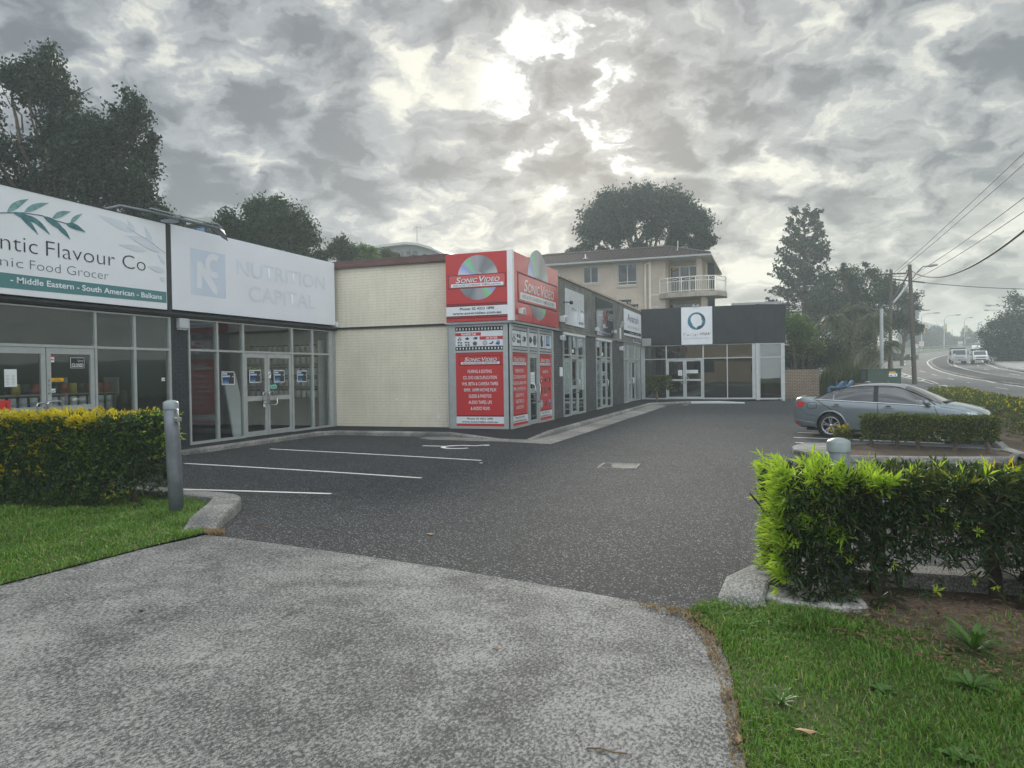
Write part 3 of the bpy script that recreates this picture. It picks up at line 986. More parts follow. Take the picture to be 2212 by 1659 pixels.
kerb_run('kerb.006', [(x, y, gf(x, y) + .11) for x, y in mL], .2, 'kerb_concrete', .3, -1, kind='structure')
kerb_run('kerb.007', [(x, y, gf(x, y) + .11) for x, y in mR], .2, 'kerb_concrete', .3, -1, kind='structure')
line_paint('road_marking', [(x - .35, y) for x, y in mL[:-1]], .16, 'road_paint', .012)
line_paint('road_marking', [(x + .35, y) for x, y in mR[1:]], .16, 'road_paint', .012)
line_paint('road_marking', [(12.49, 88), (12.16, 76), (12.75, 67.24), (12.85, 61.44), (13.03, 54.5), (13.14, 48.24), (13.1, 30), (13.1, 5)], .15, 'road_paint', .012)
line_paint('road_marking', [(11.3, 84), (11.37, 78.3), (11.75, 71.7), (12.45, 67.5), (12.83, 61.4)], .15, 'road_paint', .013)
for t in range(5):
    y = 70.5 + t * 3.1
    line_paint('road_marking', [(11.7 - t * .06, y), (12.35, y + 1.8)], .35, 'road_paint', .0135)
for a, b in (((14.68, 89), (14.6, 85.3)), ((14.41, 81), (14.41, 78.4)), ((14.4, 73.8), (14.4, 71.6)), ((14.85, 68.9), (15.05, 67.2)), ((15.42, 63.2), (15.6, 60.8)), ((15.65, 54), (15.65, 51)), ((15.3, 98), (15.0, 95)), ((16.4, 110), (15.9, 106)), ((18.3, 122), (17.7, 119)), ((22, 136), (21.2, 133)), ((26.5, 153), (25.4, 149.5))):
    line_paint('road_marking', [a, b], .13, 'road_paint', .012)
line_paint('road_marking', [(21.6, 60), (21.8, 81), (22.3, 90.5), (23.9, 102), (26.1, 113), (27.9, 121), (33.3, 142), (40.8, 168)], .15, 'road_paint', .012)
for a, b in (((20.4, 66), (20.4, 69)), ((20.4, 76), (20.4, 79)), ((20.7, 87), (20.9, 90)), ((22.0, 97), (22.6, 100)), ((23.3, 107), (24.0, 110)), ((25.3, 119), (26.2, 122))):
    line_paint('road_marking', [a, b], .12, 'road_paint', .012)
lf = [(9.65, 20), (9.65, 36), (10.0, 50), (10.15, 55), (9.95, 62), (9.85, 69), (10.4, 85), (12.0, 102.2), (15.5, 121.3), (18.1, 133), (21.5, 148.2), (25.9, 161.3), (35.3, 179.3), (44, 197.8), (51.3, 204.8)]
kerb_run('kerb.008', [(x, y, gf(x, y) + .12) for x, y in lf], .3, 'kerb_concrete', .3, 1, kind='structure')
rk = [(22.1, 20), (22.1, 60), (22.35, 81.6), (22.95, 90.5), (24.6, 102), (26.9, 113), (28.65, 120.6), (34.1, 142.3), (41.8, 169.5), (49.1, 194.8)]
kerb_run('kerb.009', [(x, y, gf(x, y) + .14) for x, y in rk], .3, 'kerb_concrete', .3, -1, kind='structure')
sheet('cycle_path', [(22.3, 60), (22.6, 81.6), (23.2, 90.5), (24.9, 102), (27.2, 113), (29.0, 120.6), (33, 135), (40, 140), (33, 118), (31, 105), (29, 92), (28.5, 80), (28.5, 60)], 'path_concrete', .12, 3., kind='structure')
for i in range(9):
    p = on_ground(1748, 833 - i * 6.2)
    q = on_ground(1797 - 1.2 * i, 833 - i * 6.2)
    line_paint('zebra_marking', [(p.x, p.y), (q.x, q.y)], .55 + .12 * i, 'road_paint', .05)

# ------------------------------------------------------------------ shop buildings
def lattice(mb, xs, zs, solid, y0, y1):
    """one connected piece of framing: cells of the grid that are solid, with depth"""
    nx, nz = len(xs), len(zs)
    o = len(mb.v)
    vs = [(x, y, z) for y in (y0, y1) for z in zs for x in xs]
    I = lambda k, j, i: k * nx * nz + j * nx + i
    fs = []
    S = lambda i, j: 0 <= i < nx - 1 and 0 <= j < nz - 1 and solid(i, j)
    for j in range(nz - 1):
        for i in range(nx - 1):
            if not S(i, j):
                continue
            a, b, c, d = I(0, j, i), I(0, j, i + 1), I(0, j + 1, i + 1), I(0, j + 1, i)
            A, B, C_, D = (k + nx * nz for k in (a, b, c, d))
            fs.append((a, b, c, d))
            fs.append((B, A, D, C_))
            if not S(i, j - 1): fs.append((a, A, B, b))
            if not S(i, j + 1): fs.append((d, c, C_, D))
            if not S(i - 1, j): fs.append((a, d, D, A))
            if not S(i + 1, j): fs.append((b, B, C_, c))
    used = sorted({i for f in fs for i in f})
    mp = {u: k for k, u in enumerate(used)}
    mb.add([vs[u] for u in used], [tuple(mp[i] for i in f) for f in fs])
    return mb


def pull_handle(parent, space, x0, x1, z0, z1, y=-.05, r=.016, m='chrome'):
    """a D-shaped pull standing off the door"""
    pts = [(x0, y, z1), (x0, y - .055, z1), (x0, y - .07, z1 - .015)] if x0 == x1 else None
    mid = (x0 + x1) / 2
    p = [(mid, y + .03, z1 - .02), (mid, y - .06, z1 - .02), (mid, y - .075, z1 - .05), (mid, y - .075, z0 + .05), (mid, y - .06, z0 + .02), (mid, y + .03, z0 + .02)]
    return MB().tube(p, r, 8).build('handle', m, parent, space)


def loop_handle(parent, space, x0, x1, z0, z1, y=-.05, r=.015, m='chrome'):
    """a flat rectangular loop that spans the leaf edge"""
    c = .05
    p = [(x0, y - .06, z1 - c), (x0, y - .06, z0 + c), (x0 + c * .4, y - .06, z0 + c * .3), (x0 + c, y - .06, z0), (x1 - c, y - .06, z0), (x1 - c * .3, y - .06, z0 + c * .3), (x1, y - .06, z0 + c),
         (x1, y - .06, z1 - c), (x1 - c * .3, y - .06, z1 - c * .3), (x1 - c, y - .06, z1), (x0 + c, y - .06, z1), (x0 + c * .3, y - .06, z1 - c * .3), (x0, y - .06, z1 - c)]
    mb = MB().tube(p, r, 8)
    mb.tube([(x1, y - .06, z1 - c * 1.6), (x1, y + .03, z1 - c * 1.6)], r, 8)
    mb.tube([(x1, y - .06, z0 + c * 1.6), (x1, y + .03, z0 + c * 1.6)], r, 8)
    return mb.build('handle', m, parent, space)


def door_leaf(parent, space, x0, x1, z0, z1, rail=(1.01, 1.13), st=.09, top=.12, bot=.13, m='alu', gm='shop_glass', y=0., panes=True):
    xs = [x0, x0 + st, x1 - st, x1]
    zs = [z0, z0 + bot, rail[0], rail[1], z1 - top, z1]
    mb = lattice(MB(), xs, zs, lambda i, j: i in (0, 2) or j in (0, 2, 4), y - .035, y + .02)
    d = mb.build('door', m, parent, space)
    if panes:
        for a, b in ((1, 2), (3, 4)):
            box('pane', gm, d, space, xs[1], xs[2], y - .008, y, zs[a], zs[b])
    return d


def shopfront(parent, space, mull, z0=.05, tr=(2.27, 2.32), z1=3.04, m='alu', gm='shop_glass', doors=(), sill=.06, head=.03, y0=-.05, y1=.05, skip=(), upper_gm=None, lower_gm=None):
    xs = [v for ab in mull for v in ab]
    zs = [z0, z0 + sill, tr[0], tr[1], z1 - head, z1]
    nb = len(mull) - 1

    def solid(i, j):
        if i % 2 == 0:
            return True
        if j in (2, 4):
            return True
        return j == 0 and (i // 2) not in doors
    f = lattice(MB(), xs, zs, solid, y0, y1).build('shopfront_frame', m, parent, space)
    for b in range(nb):
        a, c = mull[b][1], mull[b + 1][0]
        if ('u', b) not in skip:
            box('pane', upper_gm or gm, f, space, a, c, -.006, .002, tr[1], z1 - head)
        if b not in doors and ('l', b) not in skip:
            box('pane', lower_gm or gm, f, space, a, c, -.006, .002, z0 + sill, tr[0])
    return f


# ---- building A: food grocer and the shop next to it, facing the car park
FA = frame(-13.08, 0, 0, rad(90))                    # local x runs along +Y, front towards +X
A = thing('shop_building', 'long low building on the left with two glazed shopfronts and a cream brick end wall', 'building', (-16, 13, 0))
# shell
sh = MB()
sh.box(-22.3, -22.0, 3.0, 20.3, -.1, 5.0)
sh.box(-22.0, -9.1, 20.08, 20.3, -.1, 5.0)
sh.box(-21.99, -13.2, 2.8, 3.0, -.1, 5.0)
sh.build('wall', 'plaster', A, ID)
box('upper_wall', 'dark_trim', A, FA, 3.0, 20.07, .05, .25, 3.05, 5.08)
rf = MB().add([(-22.4, 2.7, 5.3), (-13.0, 2.7, 5.02), (-13.0, 20.3, 5.02), (-22.4, 20.3, 5.3), (-22.4, 2.7, 5.36), (-13.0, 2.7, 5.08), (-13.0, 20.3, 5.08), (-22.4, 20.3, 5.36)], [(0, 3, 2, 1), (4, 5, 6, 7), (0, 1, 5, 4), (1, 2, 6, 5), (2, 3, 7, 6), (3, 0, 4, 7)])
rf.build('roof', 'brown_trim', A, ID)
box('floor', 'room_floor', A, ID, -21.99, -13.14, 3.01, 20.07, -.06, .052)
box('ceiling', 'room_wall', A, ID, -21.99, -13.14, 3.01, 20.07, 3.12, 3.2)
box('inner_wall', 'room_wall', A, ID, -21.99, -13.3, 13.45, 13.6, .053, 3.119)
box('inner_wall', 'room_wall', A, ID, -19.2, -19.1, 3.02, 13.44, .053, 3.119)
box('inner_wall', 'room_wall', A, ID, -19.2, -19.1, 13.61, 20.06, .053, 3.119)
# brick pier between the shops
pier = box('brick_pier', 'mortar_dark', A, FA, 13.262, 13.798, -.02, .25, -.1, 3.05)
bricks(pier, FA, 'dark_brick', 13.265, 13.795, .05, 3.04, y=-.022, n_parts=80, depth=.001)
# fascia beam under the signs
bm_ = MB().box(3.0, 20.0, -.10, .049, 3.062, 3.165).box(3.0, 20.0, -.16, -.101, 3.10, 3.15)
bm_.build('fascia_beam', 'dark_trim', A, FA)
box('sign_post', 'dark_trim', A, FA, 13.055, 13.195, -.17, .049, 3.166, 5.14)
# shopfront of the grocer
sfA = shopfront(A, FA, [(5.0, 5.06), (7.0, 7.06), (9.06, 9.14), (11.25, 11.30), (12.22, 12.28), (13.2, 13.26)], doors=(2,))
dl = door_leaf(A, FA, 9.15, 10.175, .06, 2.265, (1.04, 1.14))
dr = door_leaf(A, FA, 10.195, 11.24, .06, 2.265, (1.04, 1.14))
loop_handle(dl, FA, 9.92, 10.13, .83, 1.21)
loop_handle(dr, FA, 10.12, 10.42, .80, 1.235, y=-.075)
text('P', 'ink_black', dr, FA, 10.235, 1.60, .055, -.039)
text('U', 'ink_black', dr, FA, 10.235, 1.52, .055, -.039)
text('S', 'ink_black', dr, FA, 10.235, 1.44, .055, -.039)
text('H', 'ink_black', dr, FA, 10.235, 1.36, .055, -.039)
box('lock', 'steel', dr, FA, 10.215, 10.255, -.045, -.035, 1.16, 1.26)
# shopfront of the nutrition shop
sfB = shopfront(A, FA, [(13.8, 13.85), (14.73, 14.79), (15.67, 15.74), (17.73, 17.81), (18.71, 18.80), (19.62, 19.79)], doors=(2,), tr=(2.28, 2.33))
nl = door_leaf(A, FA, 15.75, 16.65, .06, 2.275, (1.0, 1.13))
nr = door_leaf(A, FA, 16.665, 17.72, .06, 2.275, (1.0, 1.12))
loop_handle(nl, FA, 16.36, 16.62, .93, 1.22)
loop_handle(nr, FA, 16.59, 16.93, .87, 1.23, y=-.075)
box('shopfront_return', 'alu_grey', A, FA, 19.79, 19.985, -.04, .05, .05, 3.04)
# end wall of cream painted brick
FW = frame(0, 20.0, 0, 0)
ew = box('brick_wall', 'mortar_cream', A, FW, -13.06, -9.06, .0, .079, -.1, 5.0)
bricks(ew, FW, 'cream_brick', -13.055, -9.065, .05, 5.0, y=0., proud=.007, n_parts=300, gap=.008, gapx=.003, depth=.002, order=lambda b: abs(b[1] - 1.9))
box('ledge', 'dark_trim', A, FW, -13.05, -8.96, -.06, -.008, 3.09, 3.15)
box('gutter', 'brown_trim', A, FW, -13.18, -9.12, -.13, -.008, 4.985, 5.10, .02)
box('roof_edge', 'brown_trim', A, FW, -13.18, -9.06, -.11, .3, 5.102, 5.2)
rt = MB()
for i in range(40):
    x = -13.1 + i * .1
    rt.box(x, x + .085, -.04, .26, 5.201, 5.225)
rt.build('roof_ridges', 'brown_tile', A, FW, kind='stuff')
box('wall_return', 'cream_brick', A, FW, -9.058, -8.965, -.03, .07, -.1, 5.16)
tube('conduit', 'panel_white', A, FW, [(-9.2, -.09, 3.185), (-8.95, -.1, 3.185), (-8.86, -.18, 3.165)], .018, 6)
tube('conduit', 'panel_white', A, FW, [(-9.2, -.09, 3.135), (-8.9, -.1, 3.14), (-8.8, -.18, 3.13)], .018, 6)
# peeling patches and plaster scars on the wall
for (x, z, w, h) in ((-11.9, 1.72, .22, .05), (-11.75, 1.66, .14, .04), (-12.3, 2.4, .1, .03), (-9.5, .42, .12, .16), (-12.9, .25, .16, .05), (-10.9, .9, .10, .05)):
    pts = [(x + w * .5 * math.cos(t) * random.uniform(.6, 1), z + h * math.sin(t) * random.uniform(.6, 1)) for t in np.linspace(0, 2 * PI, 11)[:-1]]
    MB().prism(pts, -.0075, -.002).build('paint_patch', 'panel_white', ew, FW)

# ---- building B: video shop on the corner with the row of three shops
FS = frame(-7.05, 0, 0, rad(90))
FSF = frame(0, 19.62, 0, 0)
B = thing('shop_building', 'corner video shop and grey painted brick row of small shops running back along the kerb', 'building', (-10, 30, 0))
sh = MB()
sh.box(-19.5, -19.3, 20.31, 41.7, -.1, 4.9)
sh.box(-19.3, -7.3, 41.45, 41.7, -.1, 4.9)
sh.build('wall', 'plaster', B, ID)
box('roof', 'gutter_grey', B, ID, -19.5, -7.35, 20.31, 41.7, 4.6, 4.7)
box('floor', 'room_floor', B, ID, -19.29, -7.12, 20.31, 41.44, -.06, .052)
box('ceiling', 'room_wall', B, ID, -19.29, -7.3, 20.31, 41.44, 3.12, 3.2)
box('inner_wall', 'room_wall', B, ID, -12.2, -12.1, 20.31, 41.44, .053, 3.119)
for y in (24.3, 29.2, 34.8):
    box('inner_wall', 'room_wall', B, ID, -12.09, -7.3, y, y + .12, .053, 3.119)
# side wall: upper band of weathered brick, piers below
uw = box('brick_wall', 'mortar_dark', B, FS, 24.17, 41.36, .0, .25, 3.12, 4.96)
bricks(uw, FS, 'weathered_brick', 24.18, 41.35, 3.16, 4.95, y=0., proud=.009, n_parts=300, gap=.014, depth=.002, order=lambda b: b[0])
for k, (a, b) in enumerate(((23.83, 25.09), (28.28, 30.21), (33.35, 36.29), (40.88, 41.36))):
    p = box('brick_pier', 'mortar_dark', B, FS, a, b, .0, .25, -.1, 3.119)
    bricks(p, FS, 'grey_brick', a + .005, b - .005, .05, 3.06, y=0., proud=.008, n_parts=150 if k < 2 else 0, gap=.012, depth=.002)
lg = MB().box(24.17, 41.35, -.07, -.012, 3.075, 3.15)
lg.build('ledge', 'weathered_brick', B, FS)
x = 24.18
i = 0
while x < 41.3:
    L = random.uniform(.9, 1.5)
    e = min(x + L, 41.36)
    box('coping', 'coping_tile', B, FS, x, e - .015, -.06, .3, 4.962 + .002 * (i % 2), 5.05 + .012 * (i % 2), .008)
    x = e
    i += 1
# corner shopfront, front side
lat = lattice(MB(), [-8.93, -8.73, -7.25, -7.06], [.05, .12, 2.255, 2.305, 3.0, 3.07], lambda i, j: i in (0, 2) or j in (0, 2, 4), -.03, .10)
lat.build('shopfront_frame', 'alu', B, FSF)
box('backing', 'room_wall', B, FSF, -8.9, -7.1, .11, .2, .06, 3.06)
box('side_return', 'alu_grey', B, FSF, -8.99, -8.932, .0, .44, .05, 3.1)
# corner shopfront, street side
sfS = shopfront(B, FS, [(19.59, 19.69), (21.07, 21.22), (22.10, 22.26), (23.63, 23.82)], doors=(1,), tr=(2.245, 2.295), z1=3.05, m='alu', skip=(('u', 0), ('l', 0), ('u', 1), ('u', 2), ('l', 2)))
sd = door_leaf(B, FS, 21.23, 22.09, .06, 2.24, (1.02, 1.16), top=.14, gm='dark_glass')
pull_handle(sd, FS, 22.02, 22.02, .72, 1.3)
pull_handle(sd, FS, 21.5, 21.5, .95, 1.3)
lm = MB().box(-8.94, -7.0, -.12, -.031, 3.072, 3.135)
lm.build('ledge', 'alu_grey', B, FSF)
MB().box(19.5, 24.2, -.12, -.051, 3.072, 3.135).build('ledge', 'alu_grey', B, FS)
# the three shops
s1 = shopfront(B, FS, [(25.10, 25.16), (26.10, 26.17), (27.08, 27.16), (28.2, 28.27)], doors=(1,), tr=(2.24, 2.29), z1=3.0, m='alu')
box('blind_box', 'panel_white', B, FS, 25.1, 28.27, -.06, .05, 3.0, 3.074)
d1 = door_leaf(B, FS, 26.18, 27.07, .06, 2.235, (1.02, 1.15))
pull_handle(d1, FS, 26.98, 26.98, .85, 1.35)
s2 = shopfront(B, FS, [(30.22, 30.28), (31.15, 31.22), (32.18, 32.26), (33.27, 33.34)], doors=(1,), tr=(2.24, 2.29), z1=2.99, m='alu')
box('blind_box', 'panel_white', B, FS, 30.22, 33.34, -.06, .05, 2.99, 3.074)
d2 = door_leaf(B, FS, 31.23, 32.17, .06, 2.235, (1.0, 1.13))
pull_handle(d2, FS, 32.1, 32.1, .8, 1.3)
s3 = shopfront(B, FS, [(36.30, 36.38), (37.33, 37.40), (39.30, 39.40), (40.80, 40.87)], doors=(1,), tr=(2.22, 2.28), z1=3.07, m='alu', gm='filmed_glass')
d3 = door_leaf(B, FS, 37.41, 38.34, .06, 2.215, (1.0, 1.12), gm='filmed_glass')
d4 = door_leaf(B, FS, 38.36, 39.29, .06, 2.215, (1.0, 1.12), gm='dark_glass')
pull_handle(d3, FS, 38.25, 38.25, .75, 1.3)
pull_handle(d4, FS, 38.45, 38.45, .75, 1.3)
for (a, b) in ((25.2, 26.06), (27.2, 28.16)):
    box('window_screen', 'paper', B, FS, a, b, .012, .02, .85 if a < 26 else .95, 2.16)
for i, ch in enumerate('VAPE'):
    text(ch, 'ink_black', s2, FS, 30.72, 1.75 - i * .38, .22, -.012, name='lettering')
for i, ch in enumerate('SHOP'):
    text(ch, 'ink_black', s2, FS, 32.75, 1.75 - i * .38, .22, -.012, name='lettering')
for a, b in ((26.4, 2.36), (31.4, 2.34)):
    box('number_sticker', 'paper', s1 if a < 30 else s2, FS, a, a + .22, -.012, -.008, b, b + .13)

# ---- building C: the dark clad surgery at the end
FC = frame(0, 41.4, 0, 0)
C = thing('shop_building', 'single storey surgery with dark parapet and tinted glass front closing off the car park', 'building', (-3, 45, 0))
MB().box(-19.0, .4, 51.8, 52.0, -.2, 4.8).box(.30, .52, 41.86, 51.79, -.2, 4.9).build('wall', 'plaster', C, ID)
box('roof', 'gutter_grey', C, ID, -7.3, .3, 41.8, 51.79, 4.5, 4.6)
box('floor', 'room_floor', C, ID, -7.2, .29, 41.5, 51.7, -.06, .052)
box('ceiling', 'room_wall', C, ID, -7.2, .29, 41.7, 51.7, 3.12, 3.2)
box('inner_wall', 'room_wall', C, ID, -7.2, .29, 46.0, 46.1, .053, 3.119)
par = MB().box(-7.03, -.90, -.10, .2, 3.06, 5.10)
par.add([(-.899, -.10, 3.04), (.60, .22, 3.02), (.60, .5, 3.02), (-.899, .2, 3.04), (-.899, -.10, 5.13), (.60, .22, 5.06), (.60, .5, 5.06), (-.899, .2, 5.13)], [(0, 3, 2, 1), (4, 5, 6, 7), (0, 1, 5, 4), (1, 2, 6, 5), (2, 3, 7, 6), (3, 0, 4, 7)])
par.build('parapet', 'charcoal_render', C, FC)
sc_ = shopfront(C, FC, [(-7.03, -6.83), (-5.67, -5.61), (-3.68, -3.61), (-2.41, -2.36), (-1.10, -.92)], doors=(1,), tr=(2.265, 2.305), z1=3.04, m='white_frame', gm='tint_glass', sill=.08)
c1 = door_leaf(C, FC, -5.60, -4.645, .06, 2.26, (1.06, 1.16), m='white_frame', gm='tint_glass')
c2 = door_leaf(C, FC, -4.635, -3.69, .06, 2.26, (1.06, 1.16), m='white_frame', gm='tint_glass')
loop_handle(c1, FC, -4.83, -4.68, .93, 1.28)
loop_handle(c2, FC, -4.60, -4.45, .93, 1.28)
for x in (-5.3, -3.95):
    box('door_closer', 'white_frame', C, FC, x - .14, x + .14, -.1, -.052, 2.20, 2.28)
ang = math.atan2(.32, 1.5)
FCc = Matrix.Translation((-.905, 41.32, 0)) @ Matrix.Rotation(ang, 4, 'Z')
box('column', 'white_frame', C, FCc, .0, .17, -.02, .1, .0, 3.045)
sc2 = shopfront(C, FCc, [(.17, .20), (1.27, 1.34)], tr=(2.265, 2.305), z1=3.02, z0=.03, m='white_frame', gm='tint_glass', sill=.08)
box('column', 'white_frame', C, FCc, 1.342, 1.47, -.03, .1, -.05, 3.02)
text('', 'paper', C, FC, 0, 0, .1)
TEXTS.pop()

# ------------------------------------------------------------------ signs on the shops
def leafshape(x0, z0, x1, z1, w, n=9, bend=.0):
    """outline of a leaf from stalk to tip"""
    a, b = Vector((x0, z0)), Vector((x1, z1))
    d = b - a
    nn = Vector((-d.y, d.x)).normalized()
    L, Rr = [], []
    for i in range(n + 1):
        t = i / n
        p = a + d * t + nn * bend * math.sin(PI * t)
        k = w * math.sin(PI * t ** .8) * (1 - .25 * t)
        L.append(p + nn * k)
        Rr.append(p - nn * k)
    pts = L + Rr[::-1][1:-1]
    return [(p.x, p.y) for p in pts]


def printed(name, polys, m, parent, space, y0, y1):
    for k, p in enumerate(polys):
        MB().prism(p, y0, y1).build(name, m, parent, space)


def circle(cx, cz, r, n=40, a0=0., a1=2 * PI):
    return [(cx + r * math.cos(t), cz + r * math.sin(t)) for t in np.linspace(a0, a1, n + 1)[:-1 if abs(a1 - a0 - 2 * PI) < 1e-6 else None]]


# grocer sign: stretched white panel with olive sprig
Y = -.17
gs = thing('shop_sign', 'long white grocer sign with teal sprig, dark lettering and a teal strip', 'shop sign', (-12.95, 9.5, 3.2))
box('sign_panel', 'sign_white', gs, FA, 6.4, 13.05, Y + .0, -.101, 3.19, 5.13, .006)
box('sign_edge', 'dark_trim', gs, FA, 6.4, 13.05, Y - .01, -.09, 5.132, 5.15)
MB().prism([(6.4, 3.27), (13.03, 3.34), (13.03, 3.59), (6.4, 3.555)], Y - .003, Y + .001).build('teal_strip', 'teal', gs, FA)
yy = Y - .005
text('Flavour Co', 'ink_navy', gs, FA, 12.49, 3.985, .31, yy, align='RIGHT', w=2.33, bold=-.006)
text('Authentic', 'ink_navy', gs, FA, 9.99, 3.985, .31, yy, align='RIGHT', w=2.0, bold=-.006)
text('Food Grocer', 'ink_slate', gs, FA, 11.51, 3.69, .185, yy, align='RIGHT', w=1.70, bold=-.004)
text('Ethnic', 'ink_slate', gs, FA, 9.70, 3.69, .185, yy, align='RIGHT', w=.98, bold=-.004)
text('- Middle Eastern - South American - Balkans', 'sign_white', gs, FA, 12.9, 3.41, .115, Y - .006, align='RIGHT', w=3.47, bold=.003)
sprig = [(9.40, 4.66, 9.82, 4.99, .065), (9.72, 4.73, 10.22, 5.0, .06), (10.28, 4.72, 10.68, 4.93, .06), (10.65, 4.68, 10.93, 4.94, .045),
         (9.62, 4.67, 9.98, 4.36, .05), (9.5, 4.68, 10.08, 4.54, .055), (9.80, 4.68, 10.22, 4.40, .05), (10.1, 4.72, 10.58, 4.48, .065), (10.36, 4.60, 10.64, 4.38, .05), (10.56, 4.67, 10.98, 4.58, .06)]
for k, (a, b, c_, d_, w_) in enumerate(sprig):
    MB().prism(leafshape(a, b, c_, d_, w_, bend=.02), yy - .0012 * k, yy + .003).build('printed_leaf', 'leaf_teal' if b > d_ else 'leaf_teal_pale', gs, FA)
MB().tube([(8.9, yy, 4.5), (9.3, yy, 4.63), (9.7, yy, 4.71), (10.05, yy, 4.73), (10.35, yy, 4.69), (10.65, yy, 4.67)], .009, 5).build('printed_stem', 'ink_slate', gs, FA)
for k, (a, b, c_, d_, w_) in enumerate(((12.2, 4.80, 11.30, 4.98, .10), (12.75, 4.62, 11.97, 4.68, .09), (12.5, 4.44, 11.76, 4.46, .07), (12.66, 4.6, 12.45, 4.97, .07), (12.2, 4.8, 12.0, 5.02, .06), (13.0, 4.05, 12.5, 4.1, .075), (13.0, 4.22, 12.8, 4.42, .05), (13.0, 3.85, 12.85, 3.9, .06), (12.9, 4.47, 12.15, 4.62, .06))):
    MB().prism(leafshape(a, b, c_, d_, w_), yy + .001 - .0007 * k, yy + .003).build('ghost_leaf', 'ghost_print', gs, FA)
MB().tube([(12.0, yy + .002, 4.86), (12.6, yy + .002, 4.66), (13.02, yy + .002, 4.47)], .008, 5).build('ghost_stem', 'ghost_print', gs, FA)

# nutrition sign: white cloth with the old print showing through
ns = thing('shop_sign', 'big blank looking white cloth sign with faint pale blue lettering showing through', 'shop sign', (-12.95, 16.5, 3.2))


def cloth():
    xs = np.linspace(13.2, 19.8, 45)
    zs = np.linspace(3.215, 5.155, 14)
    V = []
    for z in zs:
        for x in xs:
            e = min(x - 13.2, 19.8 - x, z - 3.215, 5.155 - z)
            V.append((x, Y + .002 - .002 * min(e / .05, 1) + .002 * math.sin(x * 3 + z * 5) * min(e / .3, 1), z))
    n = len(xs)
    F = [(j * n + i, j * n + i + 1, (j + 1) * n + i + 1, (j + 1) * n + i) for j in range(len(zs) - 1) for i in range(n - 1)]
    mb = MB().add(V, F, False)
    k = len(mb.v)
    rim = [i for i in range(n)] + [j * n + n - 1 for j in range(1, len(zs))] + [(len(zs) - 1) * n + i for i in range(n - 2, -1, -1)] + [j * n for j in range(len(zs) - 2, 0, -1)]
    mb.v += [(mb.v[i][0], -.101, mb.v[i][2]) for i in rim]
    for q in range(len(rim)):
        a, b = rim[q], rim[(q + 1) % len(rim)]
        mb.f.append((b, a, k + q, k + (q + 1) % len(rim)))
        mb.sm.append(False)
    return mb


cloth().build('sign_panel', 'sign_cloth', ns, FA)
yq = Y - .0035
lat = lattice(MB(), [13.78, 13.98, 14.12, 14.80, 14.95], [3.61, 3.78, 4.6, 4.71], lambda i, j: i in (0, 3) or j in (0, 2), yq, yq + .001)
blue = MB().prism([(13.78, 3.61), (14.95, 3.61), (14.95, 4.71), (13.78, 4.71)], yq, yq + .001)
blue.build('faded_square', 'ghost_blue', ns, FA)
for p in ([(13.97, 3.78), (14.13, 3.78), (14.13, 4.18), (13.97, 4.3)], [(13.97, 4.42), (14.12, 4.42), (14.63, 3.86), (14.63, 3.66), (14.5, 3.72), (13.97, 4.26)]):
    yq -= .0012
    MB().prism(p, yq - .0015, yq - .0005).build('faded_mark', 'sign_cloth', ns, FA)
arc = [(14.55 + .30 * math.cos(t), 4.37 + .30 * math.sin(t)) for t in np.linspace(rad(55), rad(300), 18)] + [(14.55 + .15 * math.cos(t), 4.37 + .15 * math.sin(t)) for t in np.linspace(rad(300), rad(55), 18)]
q_ = MB()
n = 18
q_.add([(x, yq - .0015, z) for x, z in arc], [(i + 1, i, 2 * n - 1 - i, 2 * n - 2 - i) for i in range(n - 1)])
q_.build('faded_mark', 'sign_cloth', ns, FA)
text('NUTRITION', 'ghost_letter', ns, FA, 17.3, 4.27, .40, yq - .001, w=3.9, bold=.004)
text('CAPITAL', 'ghost_letter', ns, FA, 17.25, 3.64, .42, yq - .001, w=2.95, bold=.005)

# corner sign of the video shop: two red faces
vs_ = thing('shop_sign', 'red corner sign box of the video shop with a compact disc printed on each face', 'shop sign', (-7.5, 20.5, 3.14))
cb = MB().box(-8.95, -7.05, -.14, .37, 3.145, 5.10)
cb.build('sign_face', 'sonic_red_matt', vs_, FSF, .004)
cb2 = MB().box(19.63, 24.17, -.14, .2, 3.15, 5.095)
cb2.build('sign_face', 'sonic_red', vs_, FS, .004)
box('corner_trim', 'panel_white', vs_, FSF, -7.052, -6.895, -.155, -.005, 3.13, 5.112)
yf = -.143


def disc(parent, space, cx, cz, r, sx=1., y=yf, hub='sonic_red'):
    mb = MB()
    N = 64
    vs, fs = [], []
    for rr in (r * .19, r):
        vs += [(rr * math.cos(2 * PI * k / N) * sx, 0, rr * math.sin(2 * PI * k / N)) for k in range(N)]
    fs = [(k, (k + 1) % N, N + (k + 1) % N, N + k) for k in range(N)]
    mb.add(vs, fs)
    o = bpy.data.objects.new('compact_disc', mb.mesh('compact_disc', 'disc_print'))
    link(o, space @ Matrix.Translation((cx, y - .001, cz)), parent)
    mb2 = MB()
    vs = []
    for rr in (r * .17, r * .27):
        vs += [(cx + rr * math.cos(2 * PI * k / N) * sx, y - .002, cz + rr * math.sin(2 * PI * k / N)) for k in range(N)]
    mb2.add(vs, fs)
    mb2.build('disc_hub', 'grey_text', parent, space)


